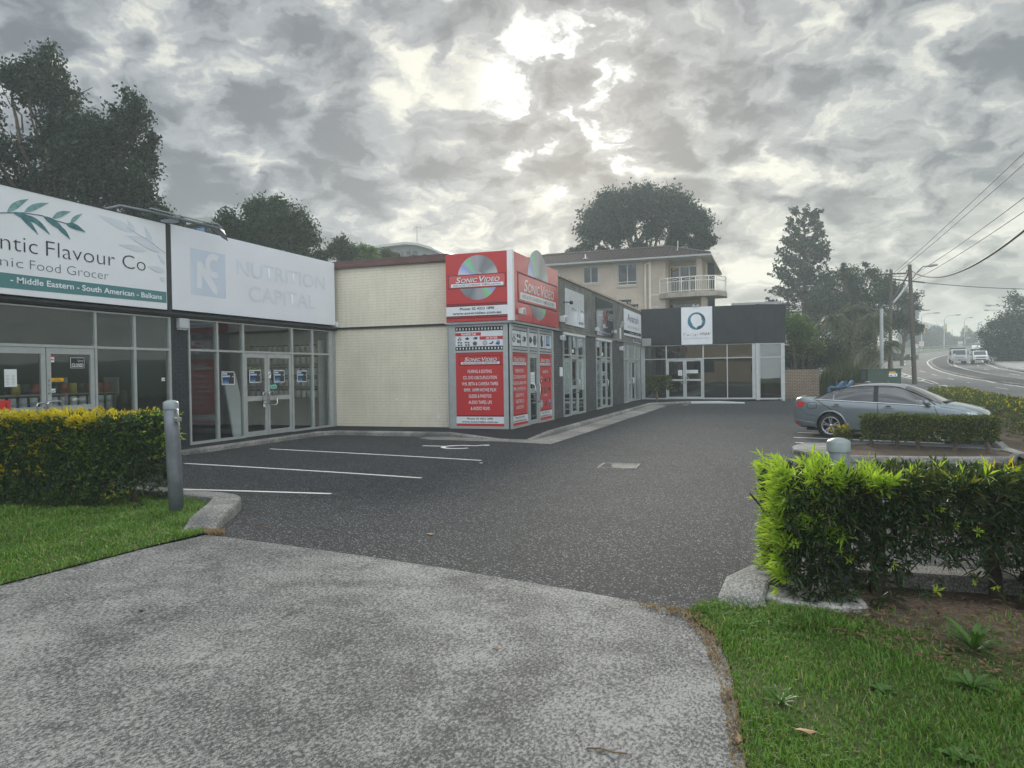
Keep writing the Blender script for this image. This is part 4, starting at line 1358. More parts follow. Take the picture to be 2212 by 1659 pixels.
def logo_bar(parent, space, x0, x1, z0, z1, y, red='sonic_red', first=.15, dark='sonic_dark', sub_in=True):
    """bordered red bar with the italic shop name over a white strap line"""
    w, h = x1 - x0, z1 - z0
    MB().prism([(x0, z0), (x1, z0), (x1, z1), (x0, z1)], y - .003, y - .001).build('logo_border', dark, parent, space)
    e = h * .06
    MB().prism([(x0 + e, z0 + e), (x1 - e, z0 + e), (x1 - e, z1 - e), (x0 + e, z1 - e)], y - .005, y - .0032).build('logo_field', red, parent, space)
    cx = (x0 + x1) / 2
    z = z0 + h * .42
    c = h * .42
    tw = w * .76
    xx = cx - tw / 2
    for sname, cap, wd in (('S', c, .125), ('ONIC', c * .76, .385), ('V', c, .135), ('IDEO', c * .76, .355)):
        if sname == 'V':
            xx += tw * .02
        text(sname, 'ink_black', parent, space, xx + wd * tw / 2 + .012, z - .012, cap, y - .0058, w=wd * tw * .99, shear=.22, bold=.003)
        text(sname, 'gloss_white', parent, space, xx + wd * tw / 2, z, cap, y - .0064, w=wd * tw * .99, shear=.22, bold=.002)
        xx += wd * tw
    MB().prism([(x0 + w * .05, z0 + h * .12), (x1 - w * .04, z0 + h * .12), (x1 - w * .04, z0 + h * .35), (x0 + w * .05, z0 + h * .35)], y - .0072, y - .0052).build('strap_line', 'gloss_white', parent, space)
    text('VIDEO & DVD CONVERSIONS • FILMING & EDITING', 'ink_black', parent, space, cx, z0 + h * .165, h * .135, y - .0076, w=w * .83, bold=.001)


def film_strip(parent, space, x0, x1, z0, z1, n, y, base='film_black', hole='gloss_white', hw=.4, hh=.55):
    MB().prism([(x0, z0), (x1, z0), (x1, z1), (x0, z1)], y - .003, y - .001).build('film_strip', base, parent, space)
    mb = MB()
    p = (x1 - x0) / n
    for i in range(n):
        a = x0 + p * (i + .5)
        mb.prism([(a - p * hw / 2, (z0 + z1) / 2 - (z1 - z0) * hh / 2), (a + p * hw / 2, (z0 + z1) / 2 - (z1 - z0) * hh / 2), (a + p * hw / 2, (z0 + z1) / 2 + (z1 - z0) * hh / 2), (a - p * hw / 2, (z0 + z1) / 2 + (z1 - z0) * hh / 2)], y - .0045, y - .0031)
    mb.build('film_holes', hole, parent, space, kind='stuff')


disc(vs_, FSF, -7.95, 4.385, .64, .97, yf)
logo_bar(vs_, FSF, -8.87, -7.10, 4.09, 4.485, yf - .002)
film_strip(vs_, FSF, -8.945, -7.055, 3.575, 3.66, 34, yf, 'sonic_dark', 'sonic_red', .4, .35)
film_strip(vs_, FSF, -8.945, -7.055, 3.235, 3.31, 34, yf, 'sonic_dark', 'sonic_red', .4, .35)
MB().prism([(-8.945, 3.31), (-7.055, 3.31), (-7.055, 3.575), (-8.945, 3.575)], yf - .003, yf - .001).build('white_band', 'gloss_white', vs_, FSF)
text('Phone: 02 4323 1890', 'ink_black', vs_, FSF, -7.99, 3.47, .075, yf - .004, w=1.06, bold=.003)
text('www.sonicvideo.com.au', 'ink_black', vs_, FSF, -7.99, 3.345, .075, yf - .004, w=1.5, bold=.003)
disc(vs_, FS, 21.92, 4.36, 1.09, 1.0, yf)
logo_bar(vs_, FS, 19.95, 23.98, 3.68, 4.56, yf - .002)
# the top of the big disc rises above the box as its own cut-out
top = [(21.92 + 1.088 * math.cos(t), 4.36 + 1.088 * math.sin(t)) for t in np.linspace(rad(43), rad(137), 24)]
MB().prism(top, -.14, -.12).build('disc_top', 'light_box', vs_, FS)
for x in (21.3, 22.75):
    box('seam', 'sonic_dark', vs_, FS, x - .006, x + .006, yf - .0005, yf + .01, 3.16, 5.08)

# printed window panels, south face and street side
wp = thing('window_sign', 'white printed film panel reading transfer this on to this above the red panel', 'window sign', (-8, 19.6, 2.31))
box('panel', 'gloss_white', wp, FSF, -8.73, -7.25, -.012, .02, 2.306, 3.0)
film_strip(wp, FSF, -8.73, -7.25, 2.87, 2.995, 15, -.012, hw=.36, hh=.5)
film_strip(wp, FSF, -8.73, -7.25, 2.312, 2.43, 15, -.012, hw=.36, hh=.5)
MB().prism([(-8.73, 2.735), (-7.93, 2.735), (-7.93, 2.83), (-8.73, 2.83)], -.016, -.013).build('red_label', 'sonic_red_matt', wp, FSF)
MB().prism([(-7.97, 2.615), (-7.25, 2.615), (-7.25, 2.71), (-7.97, 2.71)], -.016, -.013).build('red_label', 'sonic_red_matt', wp, FSF)
text('TRANSFER THIS', 'gloss_white', wp, FSF, -8.32, 2.752, .062, -.017, w=.47, bold=.003)
text('ON TO THIS', 'gloss_white', wp, FSF, -7.6, 2.632, .062, -.017, w=.35, bold=.003)


def gadget(kind, parent, space, x, z, s, y, m='film_black'):
    """small printed pictures: case, cassette, camcorder, tapes, reel, disc, stick, laptop"""
    if kind == 'case':
        MB().prism([(x - s, z - .2 * s), (x, z - .8 * s), (x + s, z - .1 * s), (x, z + .4 * s)], y - .002, y).build('picture', m, parent, space)
        MB().prism([(x - .7 * s, z + .5 * s), (x, z + 1.0 * s), (x + s, z + .6 * s), (x + .3 * s, z + .3 * s)], y - .002, y).build('picture', 'grey_text', parent, space)
        MB().prism(circle(x, z - .2 * s, .3 * s, 12), y - .004, y - .0021).build('picture', 'gloss_white', parent, space)
    elif kind == 'tape':
        MB().prism([(x - s, z + .1 * s), (x - .1 * s, z - .6 * s), (x + s, z - .1 * s), (x + .2 * s, z + .6 * s)], y - .002, y).build('picture', m, parent, space)
    elif kind == 'cam':
        MB().prism([(x - .9 * s, z - .4 * s), (x + .8 * s, z - .4 * s), (x + s, z + .4 * s), (x - .2 * s, z + .5 * s), (x - .9 * s, z + .2 * s)], y - .002, y).build('picture', m, parent, space)
        MB().prism(circle(x - .6 * s, z, .32 * s, 12), y - .004, y - .0021).build('picture', 'grey_text', parent, space)
    elif kind == 'tapes':
        for i, (a, b) in enumerate(((-.7, .5), (.4, .4), (-.6, -.5), (.5, -.5))):
            MB().prism([(x + (a - .45) * s, z + (b - .25) * s), (x + (a + .35) * s, z + (b - .3) * s), (x + (a + .4) * s, z + (b + .25) * s), (x + (a - .4) * s, z + (b + .3) * s)], y - .002, y).build('picture', m, parent, space)
    elif kind == 'reel':
        MB().prism([(p[0], z + (p[1] - z) * .9) for p in circle(x, z, .9 * s, 18)], y - .002, y).build('picture', m, parent, space)
        for k in range(5):
            MB().prism(circle(x + .5 * s * math.cos(k * 1.257), z + .45 * s * math.sin(k * 1.257), .16 * s, 8), y - .004, y - .0021).build('picture', 'grey_text', parent, space)
    elif kind == 'disc':
        MB().prism(circle(x, z, s, 20), y - .002, y).build('picture', 'grey_text', parent, space)
        MB().prism(circle(x, z, .25 * s, 12), y - .004, y - .0021).build('picture', 'gloss_white', parent, space)
    elif kind == 'stick':
        MB().prism([(x - s, z - .3 * s), (x + .3 * s, z + .1 * s), (x + .5 * s, z + .6 * s), (x + s, z + .6 * s), (x + .9 * s, z - .1 * s), (x, z - .6 * s)], y - .002, y).build('picture', m, parent, space)
    elif kind == 'lap':
        MB().prism([(x - s, z - .6 * s), (x + .6 * s, z - .9 * s), (x + s, z), (x - .4 * s, z + .2 * s)], y - .002, y).build('picture', 'poster_blue', parent, space)
        MB().prism([(x - .4 * s, z + .25 * s), (x + s, z + .05 * s), (x + .8 * s, z + .8 * s), (x - .2 * s, z + .9 * s)], y - .002, y).build('picture', 'poster_sky', parent, space)
    elif kind == 'screen':
        MB().prism([(x - s, z - .7 * s), (x + s, z - .7 * s), (x + s, z + s), (x - s, z + s)], y - .002, y).build('picture', m, parent, space)
        MB().prism([(x - .8 * s, z - .4 * s), (x + .8 * s, z - .4 * s), (x + .8 * s, z + .85 * s), (x - .8 * s, z + .85 * s)], y - .004, y - .0021).build('picture', 'poster_sky', parent, space)
    elif kind == 'drink':
        MB().prism([(x - .5 * s, z - s), (x + .6 * s, z - .9 * s), (x + .7 * s, z), (x + .2 * s, z + .3 * s), (x + .5 * s, z + .9 * s), (x - .4 * s, z + s), (x - .7 * s, z + .2 * s)], y - .002, y).build('picture', m, parent, space)


for k, (x, z) in zip(('case', 'tape', 'cam', 'tapes', 'tapes', 'reel', 'disc', 'stick', 'lap'), ((-8.6, 2.645), (-8.36, 2.655), (-8.11, 2.66), (-8.58, 2.51), (-8.35, 2.51), (-8.12, 2.51), (-7.81, 2.52), (-7.62, 2.52), (-7.42, 2.52))):
    gadget(k, wp, FSF, x, z, .075, -.0125)
rp = thing('window_sign', 'wide red window panel listing filming and duplication services beside the cream wall', 'window sign', (-8, 19.6, .1))
box('panel', 'sonic_red_matt', rp, FSF, -8.73, -7.25, -.012, .02, .121, 2.254)
logo_bar(rp, FSF, -8.63, -7.32, 1.88, 2.165, -.012, 'sonic_red_matt')
for i, s in enumerate(('FILMING & EDITING', 'CD, DVD USB DUPLICATION', 'VHS, BETA & CAMERA TAPES', '8MM, 16MM MOVIE FILM', 'SLIDES & PHOTOS', 'AUDIO TAPES, LPS', '& AUDIO FILMS')):
    w = (.75, 1.05, 1.12, 1.0, .70, .72, .59)[i]
    text(s, 'gloss_white', rp, FSF, -7.985, 1.66 - i * .178, .098, -.0135, w=w, bold=.001)
film_strip(rp, FSF, -8.73, -7.25, .40, .44, 30, -.012, 'sonic_dark', 'sonic_red', .4, .35)
MB().prism([(-8.73, .20), (-7.25, .20), (-7.25, .40), (-8.73, .40)], -.016, -.013).build('white_band', 'gloss_white', rp, FSF)
text('Phone: 02 4323 1890', 'ink_black', rp, FSF, -8.0, .315, .055, -.0165, w=.8, bold=.002)
text('www.sonicvideo.com.au', 'ink_black', rp, FSF, -8.0, .225, .058, -.0165, w=1.12, bold=.002)
for nm, lab, a, b, pics in (('window_sign', 'white film strip panel with a printed case and camcorder left of the shop door', 19.69, 21.07, ('case', 'tapes', 'cam')), ('window_sign', 'white film strip panel with a printed film reel above the video shop door', 21.22, 22.10, ('tape', 'reel')), ('window_sign', 'white film strip panel with a printed computer screen, rightmost on the video shop', 22.26, 23.63, ('drink', 'screen'))):
    t = thing(nm, lab, 'window sign', (-7.03, (a + b) / 2, 2.3))
    box('panel', 'gloss_white', t, FS, a, b, -.012, .02, 2.296, 3.02)
    film_strip(t, FS, a, b, 2.87, 3.0, max(8, int((b - a) * 11)), -.012, hw=.5, hh=.6)
    film_strip(t, FS, a, b, 2.30, 2.43, max(8, int((b - a) * 11)), -.012, hw=.5, hh=.6)
    m_ = len(pics)
    for i, k in enumerate(pics):
        gadget(k, t, FS, a + (b - a) * (i + .5) / m_, 2.65, .19 if m_ == 2 else .17, -.0125)
    if m_ == 3 or 'screen' in pics:
        box('divider', 'film_black', t, FS, (a + b) / 2 - .012 + (.1 if m_ == 3 else 0), (a + b) / 2 + .012 + (.1 if m_ == 3 else 0), -.015, -.0125, 2.43, 2.87)
for lab, a, b, lines in (('narrow red window panel listing services left of the video shop door', 19.69, 21.07, ('FILMING & EDITING', 'CD, DVD USB DUPLICATION', 'VHS, BETA & CAMERA TAPES', '8MM, 16MM MOVIE FILM', 'SLIDES & PHOTOS', 'AUDIO TAPES, LPS', '& AUDIO FILMS')), ('narrow red window panel with printed gadgets right of the video shop door', 22.26, 23.63, None)):
    t = thing('window_sign', lab, 'window sign', (-7.03, (a + b) / 2, .1))
    box('panel', 'sonic_red_matt', t, FS, a, b, -.012, .02, .111, 2.244)
    logo_bar(t, FS, a + .04, b - .04, 1.84, 2.16, -.012, 'sonic_red_matt')
    c_ = (a + b) / 2
    if lines:
        for i, s in enumerate(lines):
            text(s, 'gloss_white', t, FS, c_, 1.66 - i * .178, .105, -.0135, w=(.75, 1.1, 1.2, 1.05, .75, .75, .65)[i], bold=.001)
    else:
        text('TRANSFER THIS', 'gloss_white', t, FS, c_, 1.62, .09, -.0135, w=.62, bold=.001)
        text('ON TO THIS', 'gloss_white', t, FS, c_, .86, .09, -.0135, w=.48, bold=.001)
        for i, k in enumerate(('case', 'tape', 'cam', 'tapes', 'reel', 'tape')):
            gadget(k, t, FS, a + .25 + .43 * (i % 3), 1.40 - .30 * (i // 3), .13, -.0125)
        for i, k in enumerate(('disc', 'stick', 'lap')):
            gadget(k, t, FS, a + .25 + .43 * i, .64, .13, -.0125)
    film_strip(t, FS, a, b, .40, .44, 22, -.012, 'sonic_dark', 'sonic_red', .4, .35)
    MB().prism([(a, .20), (b, .20), (b, .40), (a, .40)], -.016, -.013).build('white_band', 'gloss_white', t, FS)
    text('Phone: 02 4323 1890', 'ink_black', t, FS, c_, .315, .055, -.0165, w=.8, bold=.002)
    text('www.sonicvideo.com.au', 'ink_black', t, FS, c_, .225, .058, -.0165, w=1.12, bold=.002)
t = thing('notice', 'white paper notice taped inside the video shop door', 'notice', (-7.05, 21.6, 1.4))
box('sheet', 'paper', t, FS, 21.42, 21.80, -.016, -.0085, 1.30, 1.66)
for i in range(5):
    box('text_line', 'ink_slate', t, FS, 21.46, 21.76 - .05 * (i % 2), -.018, -.0165, 1.36 + i * .05, 1.375 + i * .05)

# signs on the brick row
t = thing('shop_sign', 'blank looking glossy white sign with thin handwriting, first on the grey brick row', 'shop sign', (-7, 26.8, 3.36))
box('sign_panel', 'gloss_white', t, FS, 25.46, 28.15, -.05, -.012, 3.36, 4.66, .004)
for pts in ([(25.78, 3.72), (25.86, 4.1), (25.93, 4.32), (26.02, 4.42), (26.10, 4.33), (26.02, 4.15), (25.90, 4.03)], [(26.2, 3.97), (26.28, 4.04), (26.36, 3.98), (26.28, 3.92), (26.2, 3.97)], [(26.45, 4.04), (26.55, 3.93), (26.66, 4.05), (26.72, 3.96)], [(26.8, 3.98), (26.9, 4.04), (26.84, 3.92), (26.98, 3.95)], [(27.14, 3.62), (27.22, 4.0), (27.27, 4.36)], [(27.08, 3.96), (27.3, 4.0), (27.52, 4.02)], [(27.42, 3.58), (27.48, 3.95), (27.55, 4.40)], [(27.62, 4.0), (27.7, 4.05), (27.77, 3.98), (27.7, 3.92), (27.62, 4.0)], [(27.84, 4.02), (27.9, 3.93), (28.0, 4.02), (28.03, 3.9)]):
    MB().tube([(x, -.054, z) for x, z in pts], .009, 5).build('handwriting', 'grey_text', t, FS)
for x in (27.3, 27.55, 27.8):
    box('small_print', 'ink_slate', t, FS, x, x + .18, -.053, -.0505, 3.46, 3.56)
t = thing('shop_sign', 'black vape shop sign on the grey brick row with white serif lettering', 'shop sign', (-7, 32, 3.2))
box('sign_panel', 'gloss_black', t, FS, 30.28, 33.65, -.05, -.012, 3.19, 4.80, .004)
text('VAPE', 'gloss_white', t, FS, 31.02, 3.93, .36, -.054, w=1.05)
text('SHOP', 'gloss_white', t, FS, 33.0, 3.93, .36, -.054, w=1.1)
MB().prism([(31.85, 4.3), (32.1, 4.34), (32.2, 4.1), (32.15, 3.75), (32.0, 3.6), (31.82, 3.75), (31.78, 4.1)], -.053, -.051).build('red_print', 'tin_red', t, FS)
MB().prism([(31.86, 4.05), (32.12, 4.05), (32.0, 3.8)], -.0555, -.0535).build('dark_print', 'ink_black', t, FS)
MB().tube([(31.6, -.054, 3.72), (31.52, -.054, 3.6), (31.62, -.054, 3.52), (31.78, -.054, 3.6), (31.86, -.054, 3.72), (31.98, -.054, 3.56), (32.1, -.054, 3.64), (32.22, -.054, 3.56), (32.42, -.054, 3.62)], .014, 5).build('handwriting', 'gloss_white', t, FS)
text('www.mistervapes.com.au', 'gloss_white', t, FS, 32.0, 3.31, .11, -.054, w=2.2)
t = thing('shop_sign', 'white salon sign with tall dark lettering over a black strip, farthest along the row', 'shop sign', (-7, 38.8, 3.48))
box('sign_panel', 'sign_white', t, FS, 36.40, 41.2, -.05, -.012, 3.72, 4.78, .004)
box('black_strip', 'gloss_black', t, FS, 36.40, 41.2, -.05, -.012, 3.56, 3.718)
box('white_strip', 'sign_white', t, FS, 36.40, 41.2, -.05, -.012, 3.45, 3.555)
text('Avanah', 'ink_navy', t, FS, 38.8, 4.2, .42, -.054, w=3.2)
text('BEAUTY & MAKEUP', 'grey_text', t, FS, 38.9, 3.86, .14, -.054, w=3.3)
box('small_print', 'grey_text', t, FS, 37.8, 39.1, -.053, -.0505, 3.61, 3.65)
box('small_print', 'grey_text', t, FS, 39.5, 40.6, -.053, -.0505, 3.61, 3.65)
tube('conduit', 'panel_white', B, FS, [(41.30, -.03, 4.75), (41.31, -.03, 3.2), (41.28, -.03, 3.17), (38.9, -.03, 3.2), (38.85, -.03, 3.24), (38.85, -.03, 3.36)], .02, 6)

# surgery sign
t = thing('shop_sign', 'white surgery sign with a teal ring around a white head profile on the dark parapet', 'shop sign', (-4, 41.2, 3.04))
box('sign_panel', 'panel_white', t, FC, -4.79, -3.14, -.16, -.102, 3.045, 5.10, .004)
ysg = -.163
cx, cz = -3.97, 4.33
vs2 = []
MB().prism(circle(cx, cz, .475, 48), ysg, ysg + .002).build('ring', 'logo_teal', t, FC)
MB().prism([(cx, cz - .474)] + [(cx + .474 * math.cos(a), cz + .474 * math.sin(a)) for a in np.linspace(rad(-90), rad(-20), 14)] + [(cx + .2, cz - .2), (cx + .06, cz - .32)], ysg - .002, ysg - .0005).build('ring_shade', 'logo_dark', t, FC)
MB().prism([(cx + .474 * math.cos(a), cz + .474 * math.sin(a)) for a in np.linspace(rad(0), rad(75), 14)] + [(cx + .2, cz + .2)], ysg - .002, ysg - .0005).build('ring_shade', 'logo_dark', t, FC)
head = [(-.01, -.40), (.05, -.30), (.17, -.25), (.25, -.24), (.27, -.19), (.265, -.14), (.30, -.11), (.285, -.07), (.325, -.02), (.27, .06), (.27, .16), (.22, .28), (.12, .355), (0, .375), (-.13, .36), (-.25, .28), (-.31, .16), (-.31, .04), (-.27, -.08), (-.21, -.17), (-.21, -.24)]
MB().prism([(cx + a, cz + b) for a, b in head], ysg - .004, ysg - .0021).build('head_profile', 'panel_white', t, FC)
text('Facial', 'ink_navy', t, FC, -4.29, 3.52, .20, ysg - .002, w=.74, bold=-.008)
text('max', 'ink_navy', t, FC, -3.56, 3.56, .20, ysg - .002, w=.60, shear=.45, bold=.0)
text('Oral & Maxillofacial Surgery', 'grey_text', t, FC, -3.97, 3.36, .075, ysg - .002, w=1.42)
for lab, x0, x1, z0, z1, ring in (('small white notice on the left door of the surgery', -5.0, -4.78, 1.36, 1.66, 0), ('white name plate on the right door of the surgery', -4.55, -3.93, 1.48, 1.66, 1)):
    t = thing('notice', lab, 'notice', (x0, 41.36, z0))
    box('sheet', 'paper', t, FC, x0, x1, -.045, -.036, z0, z1)
    if ring:
        MB().prism(circle(x0 + .11, (z0 + z1) / 2, .065, 20), -.048, -.0455).build('ring', 'logo_dark', t, FC)
        MB().prism(circle(x0 + .11, (z0 + z1) / 2, .045, 20), -.050, -.0481).build('head_profile', 'paper', t, FC)
        text('Facialmax', 'grey_text', t, FC, x0 + .39, z0 + .07, .055, -.0465, w=.38)
    else:
        for i in range(4):
            box('text_line', 'grey_text', t, FC, x0 + .04, x1 - .04, -.047, -.0455, z0 + .06 + .05 * i, z0 + .075 + .05 * i)

# ------------------------------------------------------------------ posters and stickers on the left shopfronts
for i, (x0, x1, z0, z1, where) in enumerate(((14.92, 15.38, 1.455, 1.79, 'on the fixed pane left of the doors'), (15.92, 16.39, 1.49, 1.825, 'on the left door under opening hours'), (16.93, 17.40, 1.48, 1.815, 'on the right door'), (18.02, 18.49, 1.475, 1.805, 'on the pane right of the doors'))):
    t = thing('poster', 'small blue and dark moving notice ' + where, 'poster', (-13.07, (x0 + x1) / 2, z0), group='moving notices on the shopfront')
    yb = -.0365 if 'door' in where and 'of the doors' not in where else -.009
    box('sheet', 'paper', t, FA, x0, x1, yb - .004, yb, z0, z1)
    box('print', 'poster_dark', t, FA, x0 + .02, x1 - .02, yb - .006, yb - .0045, z0 + .02, z1 - .02)
    box('print', 'poster_sky', t, FA, x0 + .03, x0 + .19, yb - .008, yb - .0065, z1 - .08, z1 - .035)
    box('print', 'poster_sky', t, FA, x0 + .03, x0 + .29, yb - .008, yb - .0065, z1 - .145, z1 - .095)
    text('WE ARE', 'paper', t, FA, x0 + .04, z1 - .074, .03, yb - .0085, align='LEFT', bold=.002)
    text('RE-LOCATING!', 'paper', t, FA, x0 + .04, z1 - .138, .03, yb - .0085, w=.24, align='LEFT', bold=.002)
    box('print', 'poster_blue', t, FA, x0 + .03, x0 + .24, yb - .008, yb - .0065, z0 + .06, z0 + .13)
    box('print', 'poster_sky', t, FA, x0 + .03, x0 + .24, yb - .008, yb - .0065, z0 + .025, z0 + .058)
    box('print', 'paper', t, FA, x1 - .09, x1 - .04, yb - .008, yb - .0065, z1 - .14, z1 - .125)
text('OPENING HOURS', 'lime_ink', nl, FA, 16.18, 1.855, .05, -.012, w=.62)
t = thing('sticker', 'pill shaped mint green sticker on the right door beside the big handle', 'sticker', (-13.05, 16.9, 1.31))
pill = [(16.75 + .055 - .055 * math.cos(a), 1.365 + .055 * math.sin(a)) for a in np.linspace(-PI / 2, PI / 2, 8)] + [(17.05 - .055 + .055 * math.cos(a), 1.365 + .055 * math.sin(a)) for a in np.linspace(PI / 2, -PI / 2, 8)]
MB().prism(pill, -.041, -.036).build('sticker_face', 'aqua', t, FA)
text('afterpay', 'ink_black', t, FA, 16.9, 1.348, .04, -.0415, w=.2, bold=.001)
t = thing('sticker', 'black and white striped sticker over the mint green one on the right door', 'sticker', (-13.05, 16.72, 1.6))
box('sticker_face', 'paper', t, FA, 16.70, 16.80, -.041, -.036, 1.60, 1.78)
MB().prism([(16.71, 1.66), (16.71, 1.69), (16.78, 1.76), (16.79, 1.74)], -.043, -.0415).build('stripe', 'ink_black', t, FA)
t = thing('sticker', 'small white sticker low on the left door below the middle rail', 'sticker', (-13.05, 16.5, .8))
box('sticker_face', 'paper', t, FA, 16.46, 16.55, -.041, -.036, .82, .97)
t = thing('closed_sign', 'black hanging shop sign saying sorry closed in the grocer door', 'closed sign', (-13.06, 10.87, 1.87))
box('sign_board', 'paper', t, FA, 10.71, 11.02, -.022, -.0165, 1.87, 2.08)
box('sign_board', 'ink_black', t, FA, 10.718, 11.012, -.0245, -.0225, 1.878, 2.072)
text('Sorry', 'paper', t, FA, 10.93, 2.0, .04, -.026, w=.13)
text('CLOSED', 'paper', t, FA, 10.865, 1.9, .065, -.026, w=.26, bold=.002)
t = thing('notice', 'white paper price list on the left door of the grocer', 'notice', (-13.06, 9.5, 1.53))
box('sheet', 'paper', t, FA, 9.39, 9.62, -.016, -.009, 1.53, 1.85)
for i in range(7):
    box('text_line', 'grey_text', t, FA, 9.41, 9.485 - .01 * (i % 3), -.018, -.0165, 1.575 + .027 * i, 1.583 + .027 * i)
    box('text_line', 'grey_text', t, FA, 9.52, 9.585 - .01 * (i % 2), -.018, -.0165, 1.575 + .027 * i, 1.583 + .027 * i)
t = thing('sticker', 'yellow strip sticker saying no cash kept on premises in the grocer door', 'sticker', (-13.06, 10.42, 1.61))
box('sticker_face', 'yellow', t, FA, 10.285, 10.56, -.016, -.009, 1.61, 1.68)
text('No Cash', 'ink_black', t, FA, 10.42, 1.652, .018, -.0165, bold=.001)
text('Kept on Premises', 'ink_black', t, FA, 10.42, 1.622, .018, -.0165, bold=.001)
t = thing('number_sign', 'red square sign with a black figure one low on the grocer door', 'number sign', (-13.0, 9.38, 1.13))
box('sign_board', 'red', t, FA, 9.15, 9.46, -.055, -.045, 1.12, 1.29)
text('1', 'ink_black', t, FA, 9.385, 1.16, .085, -.0565, bold=.003)
t = thing('sticker', 'red and white warning sticker at the top corner of the grocer door', 'sticker', (-13.06, 10.33, 1.98))
box('sticker_face', 'paper', t, FA, 10.285, 10.37, -.016, -.009, 1.985, 2.115)
box('stripe', 'red', t, FA, 10.285, 10.37, -.018, -.0165, 2.085, 2.115)
box('stripe', 'red', t, FA, 10.295, 10.36, -.018, -.0165, 2.02, 2.045)
for lab, x0, z0 in (('small white arrow sticker beside the push letters on the grocer door', 10.29, 1.40), ('small white arrow sticker at the far edge of the grocer window', 13.0, 1.58)):
    t = thing('sticker', lab, 'sticker', (-13.06, x0, z0))
    box('sticker_face', 'paper', t, FA, x0, x0 + .09, -.016, -.009, z0, z0 + .075)
    MB().prism([(x0 + .01, z0 + .02), (x0 + .08, z0 + .05), (x0 + .08, z0 + .035), (x0 + .04, z0 + .015)], -.018, -.0165).build('arrow', 'ink_black', t, FA)
t = thing('intercom_plate', 'white plate screwed to the grey brick pier beside the first shop of the row', 'wall plate', (-7.0, 24.8, 1.5))
box('plate', 'paper', t, FS, 24.65, 25.0, -.03, -.011, 1.50, 1.82)

# ------------------------------------------------------------------ boxes and lamps on the walls
t = thing('wall_box', 'grey weatherproof box with a cable on top, on the dark pier between the shopfronts', 'wall box', (-13, 13.6, 2.78))
box('case', 'light_box', t, FA, 13.45, 13.73, -.14, -.023, 2.80, 3.035, .015)
box('base', 'light_box', t, FA, 13.47, 13.71, -.11, -.024, 2.765, 2.799)
tube('wire', 'cable', t, FA, [(13.6, -.07, 3.03), (13.63, -.08, 3.07), (13.66, -.05, 3.1), (13.62, -.02, 3.12)], .006, 5)


def flood(label, space, x, z, y=-.01, s=1., lens='light_box', rz=0.):
    W = space @ Matrix.Translation((x, y, z)) @ Matrix.Rotation(rz, 4, 'Z')
    t = thing('flood_light', label, 'wall light', W=W)
    MB().box(-.05 * s, .05 * s, -.04, 0, -.05 * s, .05 * s).build('bracket', 'light_box', t)
    MB().add([(-.14 * s, -.18 * s, -.09 * s), (.14 * s, -.18 * s, -.09 * s), (.12 * s, -.041, -.07 * s), (-.12 * s, -.041, -.07 * s), (-.14 * s, -.16 * s, .09 * s), (.14 * s, -.16 * s, .09 * s), (.12 * s, -.041, .07 * s), (-.12 * s, -.041, .07 * s)], [(0, 3, 2, 1), (4, 5, 6, 7), (0, 1, 5, 4), (1, 2, 6, 5), (2, 3, 7, 6), (3, 0, 4, 7)]).build('housing', 'panel_white', t)
    MB().box(-.11 * s, .11 * s, -.195 * s, -.181 * s, -.07 * s, .05 * s).build('lens', lens, t)
    return t


flood('white flood light in the inner corner under the faded cloth sign', FW, -12.98, 3.24, -.03, .9)
flood('grey flood light hanging on the red street face of the corner sign', FS, 20.0, 3.42, -.145, 1.0, 'grey_text')
flood('white flood light on the brick just past the red corner sign', FS, 24.75, 3.5, -.012, 1.35, 'grey_text')
flood('pale wall box low under the ledge beside the first shop of the row', FS, 24.75, 2.85, -.012, 1.0, 'grey_text')
flood('white round nosed lamp left of the vape sign', FS, 30.1, 3.42, -.012, .9, 'gloss_white')
flood('white security lamp right of the vape sign', FS, 33.9, 3.5, -.012, .8, 'gloss_white')
flood('pale wall box on the pier left of the papered shopfront', FS, 35.2, 2.75, -.012, 1.2, 'grey_text')
t = thing('wall_pipe', 'white cable duct with a spotlight on top, left of the salon sign', 'cable duct', (-7, 35.4, 3.2))
box('duct', 'panel_white', t, FS, 35.3, 35.46, -.07, -.012, 3.2, 3.75)
tube('lamp_head', 'light_box', t, FS, [(35.38, -.06, 3.78), (35.38, -.14, 3.95), (35.38, -.20, 4.02)], [.06, .09, .10], 8)
t = thing('spot_light', 'small black spot lamp on an arm in front of the glossy white sign', 'spot lamp', (-7, 25.4, 4.2))
tube('arm', 'trim_black', t, FS, [(25.25, -.01, 4.13), (25.25, -.18, 4.13)], .018, 6)
MB().lathe([(.0, -.07), (.05, -.06), (.075, 0), (.05, .07), (0.0, .08)], 0, 0, 12).build('lamp_head', 'trim_black', t, FS @ Matrix.Translation((25.5, -.24, 4.13)) @ Matrix.Rotation(rad(70), 4, 'Y'))
tube('arm_end', 'trim_black', t, FS, [(25.25, -.18, 4.13), (25.5, -.24, 4.13)], .018, 6)
for i, (x, lab) in enumerate(((-6.2, 'small twin spot lamp on top of the parapet, leftmost'), (-4.0, 'small spot lamp clipped to the top of the white surgery sign'), (-1.9, 'small twin spot lamp on top of the parapet right of the sign'), (.35, 'small spot lamp at the far right corner of the parapet'))):
    t = thing('spot_light', lab, 'spot lamp', (x, 41.2, 5.1), group='spot lamps along the parapet')
    box('bracket', 'light_box', t, ID, x - .08, x + .08, 41.22, 41.3, 5.11, 5.16)
    for s_ in (-1, 1):
        tube('lamp_head', 'light_box', t, ID, [(x + s_ * .09, 41.24, 5.19), (x + s_ * .12, 41.14, 5.17)], [.05, .065], 8)
t = thing('wall_box', 'dark square plastic box in the corner below the dark parapet', 'wall box', (-6.7, 41.2, 3.0))
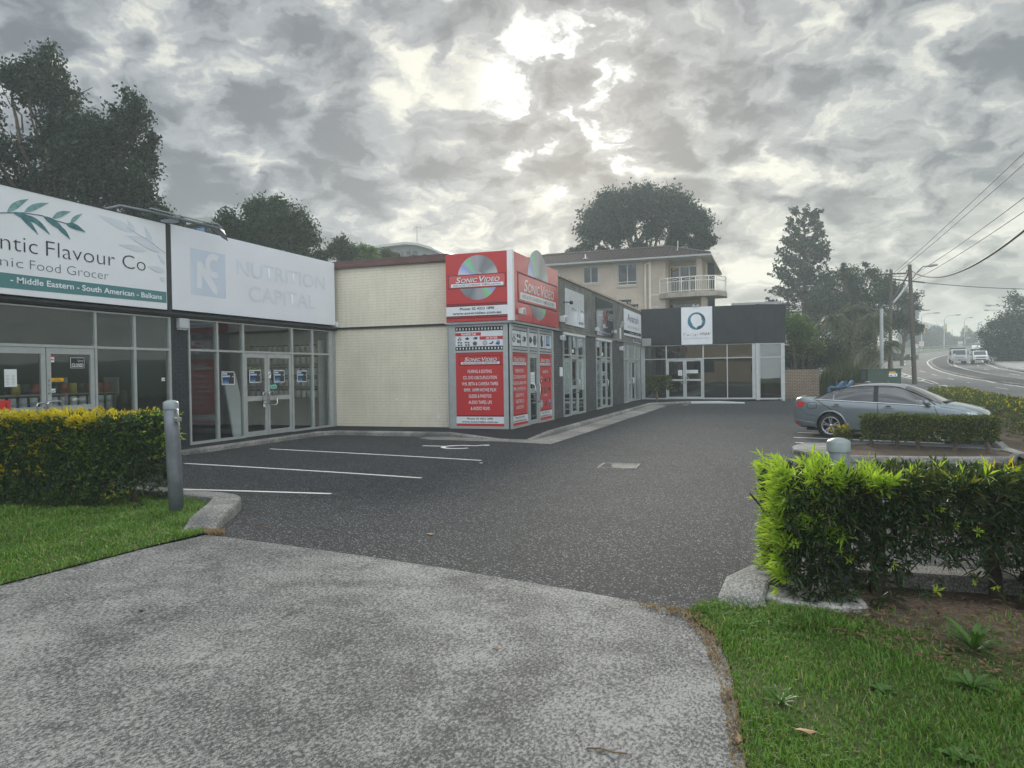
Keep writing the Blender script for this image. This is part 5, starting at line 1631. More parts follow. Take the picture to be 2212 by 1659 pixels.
box('case', 'gutter_grey', t, FC, -6.95, -6.45, -.3, -.102, 3.02, 3.45, .02)
# lighting arm over the two left signs
t = thing('sign_light_arm', 'bent galvanised lighting arm with a hanging floodlight above the joint of the two white signs', 'lamp arm', (-13, 13.1, 5.2))
tube('arm', 'galv', t, FA, [(12.45, -.30, 5.27), (13.1, -.42, 5.24), (13.9, -.62, 5.20), (14.25, -.7, 5.18)], .035, 8)
tube('arm', 'galv_cap', t, FA, [(12.45, -.34, 5.34), (13.1, -.46, 5.31), (13.9, -.66, 5.26), (14.1, -.7, 5.28), (14.22, -.7, 5.22)], .016, 6)
box('clamp', 'galv', t, FA, 13.08, 13.17, -.45, .0, 5.15, 5.24)
MB().add([(14.02, -.62, 5.16), (14.3, -.72, 5.16), (14.36, -.60, 5.0), (14.46, -.66, 4.94), (14.08, -.78, 5.16), (14.22, -.84, 5.02), (14.34, -.80, 4.90)], [(0, 1, 2), (1, 3, 2), (0, 2, 5, 4), (2, 3, 6, 5), (0, 4, 1), (1, 4, 5, 6), (1, 6, 3)]).build('flood_light', 'galv', t, FA)
tube('arm_stub', 'galv', t, FA, [(12.45, -.30, 5.27), (11.9, -.1, 5.3), (11.7, .2, 5.2)], .035, 8)

# ------------------------------------------------------------------ things inside the left shops
def shelf(label, y0, y1, x, zs, depth=.45):
    t = thing('shelf_unit', label, 'shelf', (x, (y0 + y1) / 2, .05))
    for y in (y0, y1 - .04):
        box('side_panel', 'gutter_grey', t, ID, x - depth / 2, x + depth / 2, y, y + .04, .053, zs[-1] + .35)
    for z in zs:
        box('shelf_board', 'carton', t, ID, x - depth / 2, x + depth / 2, y0 + .041, y1 - .041, z - .03, z)
    return t


def jar_proto(h, r, m, lid):
    t = bpy.data.objects.new('jar', None)
    link(t, ID)
    MB().lathe([(0, 0), (r, 0), (r, h * .8), (r * .75, h * .86), (0, h * .86)], 0, 0, 10).build('body', m, t)
    MB().lathe([(0, h * .865), (r * .8, h * .865), (r * .8, h), (0, h)], 0, 0, 10).build('lid', lid, t)
    return t


jp = jar_proto(.25, .085, 'jar_white', 'jar_dark')
t = thing('shelf_unit', 'tall shelf of white tubs along the end wall of the second shopfront', 'shelf', (-14.5, 19.7, .05))
rows = (('bottom', .98), ('second', 1.33), ('third', 1.68), ('fourth', 2.03), ('top', 2.38))
for nm, z in rows:
    box('shelf_board', 'carton', t, ID, -16.2, -13.35, 19.45, 19.9, z - .03, z)
for x in (-16.23, -13.349):
    box('side_panel', 'gutter_grey', t, ID, x, x + .029, 19.45, 19.9, .053, 2.75)
for nm, z in rows:
    for k in range(12):
        c = copy_tree(jp, Matrix.Translation((-13.55 - .215 * k, 19.6, z)), None, 'white plastic tub with a dark lid on the ' + nm + ' shelf of the second shop', 'white tubs on the shelf')
        c['category'] = 'tub'
for ch in list(jp.children):
    bpy.data.objects.remove(ch)
bpy.data.objects.remove(jp)
shelf('low shelf of tins inside the grocer, nearer half', 10.2, 12.0, -15.0, (.55, .95, 1.34))
shelf('low shelf of tins inside the grocer, farther half', 12.0, 13.4, -15.0, (.55, .95, 1.34))


def tin(m, h, r, lab, grp, x, y, z):
    key = ('tin', m)
    if key not in tin.cache:
        tin.cache[key] = MB().lathe([(0, 0), (r, 0), (r, h), (r * .9, h + .008), (0, h + .008)], 0, 0, 10).mesh('tin', m)
    o = bpy.data.objects.new('tin', tin.cache[key])
    link(o, Matrix.Translation((x, y, z)))
    setp(o, lab, 'tin', grp)


tin.cache = {}
for k in range(13):
    for j in range(2):
        tin('jar_white', .15, .075, 'white tin in the double stacked row on the middle grocer shelf', 'stacked white tins', -14.85, 10.35 + .235 * k, .951 + .16 * j)
for k in range(11):
    mm = ('tin_yellow', 'jar_dark', 'tin_red')[k % 3 if k < 8 else 2]
    tin(mm, .22, .09, {'tin_yellow': 'yellow tin', 'jar_dark': 'dark tin', 'tin_red': 'red tin'}[mm] + ' on the upper grocer shelf', 'coloured tins on the upper shelf', -14.85, 10.9 + .22 * k, 1.341)
for k, (x, y, z, s, lab) in enumerate(((-14.2, 14.2, .053, .34, 'white carton on the floor just inside the second shopfront, lower one'), (-14.35, 14.05, .053, .55, 'tall white carton standing behind the lower one inside the second shopfront'))):
    t = thing('carton', lab, 'carton', (x, y, z))
    box('box', 'paper', t, ID, x - .18, x + .18, y - .22, y + .22, z, z + s)
    box('tape', 'carton', t, ID, x - .182, x + .182, y - .03, y + .03, z + .01, z + s + .002)
t = thing('leaning_board', 'tall white board leaning inside the left door of the second shopfront', 'board', (-13.9, 16.3, .05))
MB().add([(-13.55, 15.9, .06), (-13.55, 16.45, .06), (-14.1, 16.65, 1.75), (-14.1, 16.15, 1.75), (-13.6, 15.9, .06), (-13.6, 16.45, .06), (-14.15, 16.65, 1.75), (-14.15, 16.15, 1.75)], [(0, 1, 2, 3), (7, 6, 5, 4), (0, 4, 5, 1), (1, 5, 6, 2), (2, 6, 7, 3), (3, 7, 4, 0)]).build('board_face', 'panel_white', t, ID)
t = thing('plant_stand', 'black spindly plant stand with tangled stems behind the grocer window', 'plant stand', (-13.9, 12.7, .05))
for k in range(3):
    a = k * 2.1
    tube('leg', 'ink_black', t, ID, [(-13.9 + .22 * math.cos(a), 12.72 + .22 * math.sin(a), .053), (-13.9, 12.72, .9)], .012, 5)
tube('dark_pot', 'ink_black', t, ID, [(-13.9, 12.72, .9), (-13.9, 12.72, 1.0), (-13.9, 12.72, 1.2), (-13.9, 12.74, 1.38)], [.05, .16, .15, .06], 10)

# ------------------------------------------------------------------ apartment house behind the shops
HY = 54.8
H = thing('apartment_house', 'cream brick apartment house with a brown tiled hip roof and a railed corner balcony', 'house', (-12, 58, 1))
FH = frame(0, HY, 0, 0)
wins = ((-13.68, -12.48, 8.37, 9.66), (-11.03, -9.55, 8.08, 9.69))
hw = MB()
lattice(hw, [-22, -13.68, -12.48, -11.03, -9.55, -7.45], [0.2, 8.08, 8.37, 9.66, 9.69, 9.95], lambda i, j: not ((i == 1 and j == 2) or (i == 3 and j in (1, 2, 3))), 0., .25)
wall = hw.build('wall', 'house_brick', H, FH)
MB().box(-22, -4.7, 10.0, 10.2, .2, 9.9).build('wall', 'house_brick', H, FH)
MB().box(-22.2, -22, .0, 10.0, .2, 9.9).build('wall', 'house_brick', H, FH)
MB().box(-4.85, -4.7, 1.6, 10.0, .2, 9.9).build('wall', 'house_brick', H, FH)
MB().box(-7.449, -4.86, 1.5, 1.7, .2, 6.9).box(-7.449, -7.3, .25, 1.5, .2, 9.9).build('wall', 'house_brick', H, FH)
box('inner_wall', 'room_wall', H, FH, -21.9, -4.2, 3.0, 3.1, .3, 9.8)
for (a, b, c_, d) in wins:
    wf = lattice(MB(), [a + .002, a + .07, (a + b) / 2 - .03, (a + b) / 2 + .03, b - .07, b - .002], [c_ + .002, c_ + .07, d - .07, d - .002], lambda i, j: i in (0, 2, 4) or j in (0, 2), .06, .12).build('window', 'white_frame', wall, FH)
    for x0, x1 in ((a + .07, (a + b) / 2 - .03), ((a + b) / 2 + .03, b - .07)):
        pass
    box('pane', 'house_glass', wall, FH, a + .07, (a + b) / 2 - .031, .08, .085, c_ + .07, d - .07)
    box('pane', 'house_glass', wall, FH, (a + b) / 2 + .031, b - .07, .08, .085, c_ + .07, d - .07)
    box('sill', 'house_brick', wall, FH, a - .03, b + .03, -.06, .05, c_ - .16, c_ - .003)
box('curtain', 'paper', H, FH, -9.98, -9.62, .16, .2, 8.15, 9.62)
box('curtain', 'gutter_grey', H, FH, -10.25, -9.985, .16, .2, 8.15, 9.62)
MB().prism([(-12.78, 8.5), (-12.5, 8.5), (-12.6, 9.0)], .15, .17).build('sail_ornament', 'paper', H, FH)
box('guard_rail', 'railing_white', H, FH, -11.0, -9.56, -.04, .0, 8.30, 8.34)
tube('down_pipe', 'cream_trim', H, FH, [(-8.6, -.12, 9.85), (-8.62, -.12, 9.66), (-8.92, -.10, 9.5), (-8.92, -.10, 4)], .09, 8)
box('pilaster', 'cream_trim', H, FH, -8.68, -8.5, -.1, .0, 1, 9.84)
box('string_course', 'cream_trim', H, FH, -8.5, -7.9, -.04, .0, 7.2, 7.3)
# roof
rv = [(-22.8, -.7, 9.93), (-4.25, -.7, 9.93), (-4.25, 10.8, 9.93), (-22.8, 10.8, 9.93), (-18, 5, 11.5), (-8.0, 5, 11.5)]
RF = MB().add(rv, [(0, 1, 5, 4), (1, 2, 5), (2, 3, 4, 5), (3, 0, 4)])
RF.add([(x, y, z - .16) for x, y, z in rv[:4]], [(3, 2, 1, 0)])
roof = RF.build('roof', 'brown_tile', H, FH)
# tiles of the front and right slope
til = MB().add([(-.17, 0, 0), (.17, 0, 0), (.17, .40, 0), (-.17, .40, 0), (-.17, 0, .035), (-.06, 0, .06), (.06, 0, .035), (.17, 0, .05), (.17, .40, .015), (-.17, .40, .01)], [(0, 1, 7, 6, 5, 4), (4, 5, 9), (5, 6, 8, 9), (6, 7, 8), (0, 4, 9, 3), (1, 2, 8, 7)]).mesh('roof_tile', 'brown_tile')
slope = math.atan2(1.57, 5.7)
n_t = 0
rest_t = MB()
for r in range(15):
    t0 = r / 15
    xl, xr = -22.8 + t0 * 4.8, -4.25 - t0 * 3.75
    nx = int((xr - xl) / .34)
    for i in range(nx):
        x = xl + .17 + .34 * i + (.1 if r % 2 else 0)
        W = FH @ Matrix.Translation((x, -.70 + 5.7 * t0, 9.93 + 1.57 * t0 + .004)) @ Matrix.Rotation(slope, 4, 'X') @ Matrix.Rotation(random.uniform(-.01, .01), 4, 'Z')
        if x > -17.5 and n_t < 290 and r < 9:
            link(bpy.data.objects.new('roof_tile', til), W, roof)
            n_t += 1
        else:
            vs_t = [W @ v.co for v in til.vertices]
            rest_t.add(vs_t, [tuple(p.vertices) for p in til.polygons])
rest_t.build('roof_tiling', 'brown_tile', H, ID, kind='stuff')
tube('hip_ridge', 'brown_tile', H, FH, [(-4.25, -.7, 9.99), (-8.0, 5, 11.57), (-18, 5, 11.57), (-22.8, -.7, 9.99)], .11, 8)
box('gutter', 'gutter_grey', H, FH, -22.9, -4.15, -.82, -.701, 9.80, 9.93)
box('gutter', 'gutter_grey', H, FH, -4.25, -4.13, -.70, 10.8, 9.80, 9.93)
box('soffit', 'soffit', H, FH, -22.8, -4.25, -.7, 10.8, 9.75, 9.768)
MB().lathe([(0, 0), (.2, 0), (.2, .04), (.05, .06), (.05, .3), (.08, .32), (0, .36)], 0, 0, 8).build('roof_vent', 'paper', H, FH @ Matrix.Translation((-13.7, .9, 10.4)))
tube('roof_mast', 'paper', H, FH, [(-6.9, 2.2, 10.6), (-6.8, 2.2, 11.0), (-6.8, 2.2, 11.5)], .03, 5)
# balcony
slabp = [(-7.95, -.02), (-7.2, -.75), (-5.2, -1.15), (-3.75, -.9), (-3.2, .2), (-3.2, 1.6), (-7.95, 1.6)]
MB().slab(slabp, 6.92, 7.27).build('balcony_slab', 'concrete_band', H, FH)
box('balcony_wall', 'house_brick', H, FH, -7.3, -4.7, 1.45, 1.499, 7.28, 9.74)
box('balcony_post', 'house_brick', H, FH, -5.25, -4.85, .0, .35, 7.28, 9.74)
box('balcony_post', 'house_brick', H, FH, -4.9, -4.5, -.5, -.1, 1.0, 6.91)
sd_ = lattice(MB(), [-7.34, -7.26, -6.63, -6.55, -5.93, -5.85, -5.30, -5.22], [7.28, 7.36, 9.36, 9.44], lambda i, j: i % 2 == 0 or j in (0, 2), 1.36, 1.42).build('sliding_door', 'railing_white', H, FH)
for a, b in ((-7.26, -6.63), (-6.55, -5.93), (-5.85, -5.30)):
    box('pane', 'house_glass', sd_, FH, a, b, 1.38, 1.386, 7.36, 9.36)
MB().lathe([(0, 0), (.12, .02), (.2, .1), (.1, .14), (0, .15)], 0, 0, 10).build('ceiling_lamp', 'yellow', H, FH @ Matrix.Translation((-7.0, 1.3, 9.1)))
for a, b in ((-7.3, -6.4), (-6.3, -5.3)):
    box('pane', 'house_glass', H, FH, a, b, 1.46, 1.49, 4.9, 6.6)
rail = [(-7.88, .0), (-7.2, -.72), (-6.2, -.95), (-5.2, -1.12), (-4.3, -1.02), (-3.78, -.88), (-3.25, .2), (-3.25, 1.5)]
for z, r in ((8.33, .035), (8.05, .022), (7.36, .022)):
    tube('hand_rail' if z > 8.2 else 'rail', 'railing_white', H, FH, [(x, y, z) for x, y in rail], r, 6)
tot = 0
pp = [Vector((x, y, 0)) for x, y in rail]
for a, b in zip(pp[:-1], pp[1:]):
    n = max(2, int((b - a).length / .125))
    for i in range(n):
        p = a + (b - a) * (i / n)
        r = .03 if i == 0 else .011
        box('baluster', 'railing_white', H, FH, p.x - r, p.x + r, p.y - r, p.y + r, 7.28, 8.325 if i == 0 else 8.05)
    m = max(1, int((b - a).length / .55))
    for i in range(m):
        p, q = a + (b - a) * (i / m), a + (b - a) * ((i + 1) / m)
        tube('cross_rail', 'railing_white', H, FH, [(p.x, p.y, 8.06), (q.x, q.y, 8.31)], .012, 5)
        tube('cross_rail', 'railing_white', H, FH, [(p.x, p.y, 8.31), (q.x, q.y, 8.06)], .012, 5)
t = thing('roof_frame', 'dark steel beams on brackets standing above the brick row', 'steel frame', (-9.5, 44, 5))
for (y, x0, x1, z) in ((47, -9.9, -8.6, 6.1), (45, -9.2, -7.8, 5.6)):
    box('beam', 'dark_trim', t, ID, x0 - .6, x1, y, y + .12, z, z + .14)
    box('bracket', 'dark_trim', t, ID, x1 - .3, x1 - .18, y, y + .1, z - .7, z - .001)
    tube('brace', 'dark_trim', t, ID, [(x1 - .24, y + .05, z - .3), (x1 - .02, y + .05, z - .02)], .03, 6)
t = thing('low_building', 'pale flat roofed block peeping up behind the dark parapet', 'building', (-1, 58, 1))
box('wall', 'concrete_band', t, ID, -2.9, .4, 58, 62, .4, 6.45)
box('roof_slab', 'gutter_grey', t, ID, -3.0, .5, 57.9, 62.1, 6.451, 6.65)

# white house with a curved roof on the hill
M_ = thing('hill_house', 'modern white house with a curved oversailing roof far behind the cream wall', 'house', (-40, 80, 8))
cv = [(-46, 75, 15.9), (-42, 75.6, 16.25), (-39.5, 76.3, 16.5), (-38.2, 76.8, 16.35), (-36.8, 77.4, 15.9), (-35.3, 78.0, 15.1), (-34.8, 78.4, 14.6)]
rm = MB()
vs = []
for x, y, z in cv:
    vs += [(x, y - 1.2, z), (x, y + 8, z + .2), (x, y - 1.2, z + .28), (x, y + 8, z + .48)]
fs = []
for i in range(len(cv) - 1):
    a = i * 4
    fs += [(a, a + 4, a + 6, a + 2), (a + 1, a + 3, a + 7, a + 5), (a + 2, a + 6, a + 7, a + 3), (a, a + 1, a + 5, a + 4)]
fs += [(0, 2, 3, 1), (len(vs) - 4, len(vs) - 3, len(vs) - 1, len(vs) - 2)]
rm.add(vs, fs).build('roof', 'modern_white', M_, ID)
MB().add([(x, y, 6) for x, y, z in cv] + [(x, y, z - .01) for x, y, z in cv], [(i, i + 1, i + 8, i + 7) for i in range(6)]).build('wall', 'gutter_grey', M_, ID)
for k in range(5):
    x = -42.2 + k * .75
    y = 75.5 + (x + 42.2) * .27
    w = box('window', 'modern_white', M_, Matrix.Translation((x, y - .05, 0)) @ Matrix.Rotation(rad(14), 4, 'Z'), 0, .7, -.06, 0, 14.6, 15.95)
    box('pane', 'dark_glass', w, Matrix.Translation((x, y - .05, 0)) @ Matrix.Rotation(rad(14), 4, 'Z'), .05, .65, -.075, -.062, 14.65, 15.9)
MB().add([(-38, 75.6, 14.6), (-35.0, 77.2, 13.8), (-35.0, 77.2, 14.6), (-38, 75.6, 15.4)], [(0, 1, 2, 3), (3, 2, 1, 0)]).build('balcony_screen', 'modern_white', M_, ID)
t = thing('roof_aerial', 'thin television aerial on a tall mast above the white hill house', 'aerial', (-38.9, 76.9, 16.4))
tube('mast', 'gutter_grey', t, ID, [(-38.9, 76.9, 16.4), (-38.9, 76.9, 18.9)], .04, 5)
tube('boom', 'gutter_grey', t, ID, [(-39.3, 76.7, 18.6), (-38.5, 77.1, 18.75)], .03, 5)
for k in range(5):
    tube('element', 'gutter_grey', t, ID, [(-39.2 + .17 * k, 76.75 + .08 * k, 18.2), (-39.2 + .17 * k, 76.75 + .08 * k, 19.05)], .02, 4)
# roof of another house behind the big tree on the left
t = thing('hill_house', 'flat roofed house with blue glass just showing above the faded cloth sign', 'house', (-30, 40, 3))
p = at(395, 500, 45)
box('wall', 'dark_trim', t, ID, p.x - 1.5, p.x + 2.2, p.y, p.y + 5, 3, p.z + .2)
box('roof', 'modern_white', t, ID, p.x - 1.7, p.x + 2.5, p.y - .4, p.y + 5, p.z + .3, p.z + .62)
for k in range(4):
    box('pane', 'poster_sky', t, ID, p.x - 1.3 + .8 * k, p.x - .7 + .8 * k, p.y - .05, p.y - .01, p.z - .8, p.z + .1)

# building across the side street, behind the camera: seen mirrored in the shop glass
t = thing('street_building', 'tan brick building with barred windows across the street, seen reflected in the surgery glass', 'building', (-8, -24, 0))
FR = frame(-8, -24, -.3, rad(180))
lat_ = lattice(MB(), [-24, -18, -14, -9, -5, 0, 4, 9, 13, 18, 26], [0, 1.6, 3.2, 7.0], lambda i, j: not (j == 1 and i % 2 == 1), 0, .3).build('wall', 'tan_brick', t, FR)
for i in range(5):
    a = (-18, -9, 0, 9, 18)[i]
    b = (-14, -5, 4, 13, 26)[i]
    box('window', 'dark_glass', lat_, FR, a, b, .15, .2, 1.6, 3.2)
box('awning', 'cream_trim', t, FR, -24, 26, -1.0, -.01, 3.5, 3.75)
box('wall_side', 'tan_brick', t, FR, -24, 26, 6, 6.3, 0, 7)
box('roof', 'brown_tile', t, FR, -24.5, 26.5, -.4, 7, 7.001, 7.2)
# low brick wall and reeds beside the surgery
t = thing('brick_wall', 'low tan brick wall between the surgery and the reeds', 'wall', (2.5, 44, 0))
wl_ = MB().box(.5, 2.37, 44.2, 44.42, -.4, 1.62)
bw = wl_.build('wall', 'mortar_dark', t, ID)
bricks(bw, frame(0, 44.2, 0, 0), 'tan_brick', .5, 2.37, -.2, 1.6, proud=.012, gap=.016, depth=.002, n_parts=300)

# ------------------------------------------------------------------ foliage
def unit(a):
    return a / np.maximum(np.linalg.norm(a, axis=-1, keepdims=True), 1e-9)


def sprigs(P, A, k, L, Wd, spread=(.35, 1.25), stem=.06, fold=.25, droop=.15):
    """k folded leaves round each sprig axis; returns vertices, triangles"""
    n = len(P)
    A = unit(A)
    ref = np.where(np.abs(A[:, 2:3]) < .9, np.array([[0, 0, 1.]]), np.array([[1., 0, 0]]))
    U = unit(np.cross(A, ref))
    Wv = np.cross(A, U)
    t = rng.random((n, k))
    ang = rng.random((n, 1)) * 6.28 + np.arange(k)[None] * 2.4 + rng.normal(0, .3, (n, k))
    th = spread[0] + (spread[1] - spread[0]) * (1 - t) + rng.normal(0, .12, (n, k))
    rad_ = np.cos(ang)[..., None] * U[:, None] + np.sin(ang)[..., None] * Wv[:, None]
    D = unit(np.cos(th)[..., None] * A[:, None] + np.sin(th)[..., None] * rad_)
    base = P[:, None] + A[:, None] * (t * stem)[..., None]
    ln = L * rng.uniform(.65, 1.15, (n, k))[..., None]
    wd = Wd * rng.uniform(.75, 1.2, (n, k))[..., None]
    S = unit(np.cross(D, A[:, None]) + rng.normal(0, .25, D.shape))
    N = unit(np.cross(S, D))
    mid = base + D * ln * .45
    tip = base + D * ln - np.array([0, 0, 1.]) * ln * droop
    l = mid + S * wd * .5 + N * wd * fold
    r = mid - S * wd * .5 + N * wd * fold
    V = np.stack([base, l, tip, r, mid], 2).reshape(-1, 3)
    o = np.arange(n * k)[:, None] * 5
    F = np.concatenate([o + np.array([[0, 3, 4]]), o + np.array([[3, 2, 4]]), o + np.array([[2, 1, 4]]), o + np.array([[1, 0, 4]])], 1).reshape(-1, 3)
    return V, F


def quads(P, s, up=.3, asp=.55):
    """loose leaf quads of random attitude"""
    n = len(P)
    D = unit(rng.normal(0, 1, (n, 3)) + np.array([0, 0, -up]))
    S = unit(np.cross(D, rng.normal(0, 1, (n, 3))))
    s = s * rng.uniform(.6, 1.3, (n, 1))
    V = np.stack([P - D * s * .5, P + S * s * asp * .5, P + D * s * .5, P - S * s * asp * .5], 1).reshape(-1, 3)
    return V, np.arange(n * 4).reshape(-1, 4)


def limb(mb, a, b, r0, r1, n=6, wob=.06, sides=6):
    a, b = Vector(a), Vector(b)
    L = (b - a).length
    pts = []
    for i in range(n + 1):
        t = i / n
        p = a.lerp(b, t)
        if 0 < i < n:
            p += Vector((random.gauss(0, wob), random.gauss(0, wob), random.gauss(0, wob * .6))) * L
        pts.append(p)
    mb.tube(pts, [r0 + (r1 - r0) * i / n for i in range(n + 1)], sides)
    return pts


def hedge(name, label, line, width, zt, zb, n, leafm, L, Wd, k=7, tops=None, gaps=(), trunks=(), n_top=0, seed=1, tm='bark', topk=6, topL=None, inner=.3, cat='hedge', group=None, shoots=None):
    """a clipped hedge: leaf sprigs over its faces, thinner low down, fresh growth on top, trunks inside"""
    global rng
    rng = np.random.default_rng(seed)
    P0 = np.array(line, float)
    seg = np.linalg.norm(np.diff(P0, axis=0), axis=1)
    cum = np.concatenate([[0], np.cumsum(seg)])
    Lt = cum[-1]
    root = thing(name, label, cat, (P0[0][0], P0[0][1], zb), 0, group)

    def pos(u):
        i = np.clip(np.searchsorted(cum, u, side='right') - 1, 0, len(seg) - 1)
        f = (u - cum[i]) / seg[i]
        p = P0[i] + (P0[i + 1] - P0[i]) * f[:, None]
        d = (P0[i + 1] - P0[i]) / seg[i][:, None]
        return p, d, np.stack([-d[:, 1], d[:, 0]], -1)
    H = zt - zb
    N = n
    which = rng.random(N)
    u = rng.random(N) * Lt
    v = rng.uniform(-1, 1, N)
    w = rng.random(N) ** .8
    nrm = np.zeros((N, 3))
    p, d, nn = pos(u)
    front, back, top, ends = which < .42, (which >= .42) & (which < .56), (which >= .56) & (which < .80), (which >= .80) & (which < .86)
    v = np.where(front, -1 + np.abs(rng.normal(0, .12, N)), np.where(back, 1 - np.abs(rng.normal(0, .12, N)), v))
    w = np.where(top, 1 - np.abs(rng.normal(0, .06, N)), w)
    u2 = np.where(ends, np.where(rng.random(N) < .5, np.abs(rng.normal(0, .05, N)), Lt - np.abs(rng.normal(0, .05, N))), u)
    p, d, nn = pos(np.clip(u2, 0, Lt - 1e-6))
    out = nn * v[:, None]
    nrm[:, :2] = np.where(front[:, None], -nn, np.where(back[:, None], nn, 0)) + np.where(ends[:, None], np.where((u2 < Lt / 2)[:, None], -d, d), 0)
    nrm[:, 2] = np.where(top, 1.0, .15)
    nrm += rng.normal(0, .45, nrm.shape)
    bump = .05 * np.sin(u2 * 5.1 + seed) + .04 * np.sin(u2 * 11.3 + 2 * seed) + .03 * np.sin(w * 9 + u2 * 3)
    XY = p + nn * (v * width / 2 * (1 + bump * .8))[:, None]
    Z = zb + w * H * (1 + bump * .35)
    P = np.column_stack([XY, Z])
    keep = rng.random(N) < np.clip(.5 + w * 1.8, 0, 1)
    for (a, b, zlo, zhi, pr) in gaps:
        keep &= ~((u2 > a) & (u2 < b) & (w > zlo) & (w < zhi) & (rng.random(N) < pr))
    P, nrm, u2, w, top_ = P[keep], nrm[keep], u2[keep], w[keep], top[keep]
    V, F = sprigs(P, nrm, k, L, Wd)
    np_obj('foliage', V, F, leafm, root, kind='stuff')
    if tops:
        for (tm_, a, b, cnt, zlo, zhi, fr) in tops:
            uu = a + (b - a) * rng.random(cnt)
            pp, dd, n2 = pos(np.clip(uu, 0, Lt - 1e-6))
            vv = np.where(rng.random(cnt) < fr, (-1.04 if fr > .9 else -1) + np.abs(rng.normal(0, .1 if fr <= .9 else .05, cnt)), rng.uniform(-1, 1, cnt))
            ww = zlo + (zhi - zlo) * rng.random(cnt)
            bmp = .05 * np.sin(uu * 5.1 + seed) + .04 * np.sin(uu * 11.3 + 2 * seed)
            Q = np.column_stack([pp + n2 * (vv * width / 2)[:, None] - dd * (.05 * (uu < .12))[:, None], zb + ww * H * (1 + bmp * .35)])
            nm = np.column_stack([n2 * np.where(vv < -.8, -.5, 0)[:, None] - dd * np.where(uu < .15, .9, 0)[:, None], np.full(cnt, .9)]) + rng.normal(0, .35, (cnt, 3))
            V, F = sprigs(Q, nm, topk, topL or L, Wd, (.2, .95))
            np_obj('fresh_growth', V, F, tm_, root, kind='stuff')
    for (uu, off, r, fork) in trunks:
        pp, dd, n2 = pos(np.array([uu]))
        x, y = pp[0] + n2[0] * off
        mb = MB()
        zg = zb - .06
        top_p = limb(mb, (x, y, zg), (x + random.uniform(-.05, .05), y, zb + H * .5), r, r * .7, 5, .02, 7)[-1]
        if fork:
            for q in range(4):
                limb(mb, top_p, top_p + Vector((random.uniform(-.35, .35), random.uniform(-.2, .2), H * random.uniform(.25, .45))), r * .55, r * .2, 4, .06, 5)
        mb.build('trunk', tm, root, ID)
    # thin twigs through the hedge
    tw = MB()
    for q in range(int(26 * Lt)):
        uu = np.array([random.uniform(.05, Lt - .05)])
        pp, dd, n2 = pos(uu)
        a = Vector((*(pp[0] + n2[0] * random.uniform(-.3, .3) * width), zb + H * random.uniform(.1, .6)))
        limb(tw, a, a + Vector((random.uniform(-.25, .25), random.uniform(-.25, .25), random.uniform(.1, .4) * H)), .007, .003, 3, .08, 4)
    tw.build('twigs', tm, root, ID, kind='stuff')
    return root


def shoot_parts(root, spots, m, L, Wd, k=7, seed=3):
    """single bright shoots one can pick out"""
    global rng
    rng = np.random.default_rng(seed)
    protos = []
    for i in range(5):
        V, F = sprigs(np.zeros((1, 3)), np.array([[0, 0, 1.]]), k, L, Wd, (.3, 1.0), .05)
        protos.append(np_mesh('shoot', V, F, m))
    for i, (p, d) in enumerate(spots):
        q = Vector(d).to_track_quat('Z', 'Y').to_matrix().to_4x4()
        link(bpy.data.objects.new('shoot', protos[i % 5]), Matrix.Translation(p) @ q @ Matrix.Rotation(random.uniform(0, 6), 4, 'Z') @ Matrix.Scale(random.uniform(.75, 1.25), 4), root)


# right hedge, near
rh = hedge('hedge', 'big leafy green hedge in the right foreground with lime fresh shoots on its left end', [(.02, 6.10), (1.0, 6.28), (2.2, 6.55), (4.2, 6.95)], .80, .80, -.10, 6800, 'hedge_leaf', .092, .018, 7,
           tops=[('hedge_young', 0, .38, 330, .45, 1.14, .5), ('hedge_young', 0, .10, 260, .12, 1.05, .2), ('hedge_young', .3, .75, 120, .95, 1.05, .3), ('hedge_far', .2, 4.2, 760, .86, 1.03, .5), ('hedge_young', .8, 4.2, 60, .97, 1.06, .3), ('hedge_yellow', 1.6, 4.2, 60, .97, 1.06, .5)],
           gaps=[(.80, 1.65, -.1, .40, .94), (1.05, 1.55, .35, .5, .6), (.42, .80, .1, .4, .55), (0, .4, -.1, .06, .9)], topL=.115, trunks=[(.75, .05, .065, True), (1.62, .1, .05, True), (2.3, .0, .055, True), (3.2, .1, .05, True), (.18, .1, .04, True)], seed=21)
sp_ = []
for i in range(26):
    u = random.random()
    sp_.append(((.05 + u * 2.6, 5.70 + .17 * u * 2.6 + random.uniform(-.04, .02), random.uniform(.05, .66)), (random.uniform(-.3, .3), -1, random.uniform(0, .6))))
shoot_parts(rh, sp_, 'hedge_young', .068, .013, 9)
# left hedge, near
lh = hedge('hedge', 'thick dark hedge on the left with a bright yellow leafy top', [(-7.42, 7.28), (-8.6, 6.98), (-10.8, 6.42)], .85, 1.13, .06, 5600, 'hedge_dark', .062, .019, 7,
           tops=[('hedge_yellow', .25, 3.5, 760, .93, 1.06, .45), ('hedge_yellow', .9, 3.5, 150, .72, .95, .98), ('hedge_far', 0, .6, 150, .92, 1.04, .4), ('hedge_young', 0, .2, 110, .5, 1.04, .3), ('hedge_far', .6, 3.5, 300, .3, .95, .95)],
           gaps=[(.05, .5, -.1, .28, .8)], trunks=[(.35, .0, .05, True), (1.2, .1, .05, True), (2.2, 0, .05, True)], seed=33)
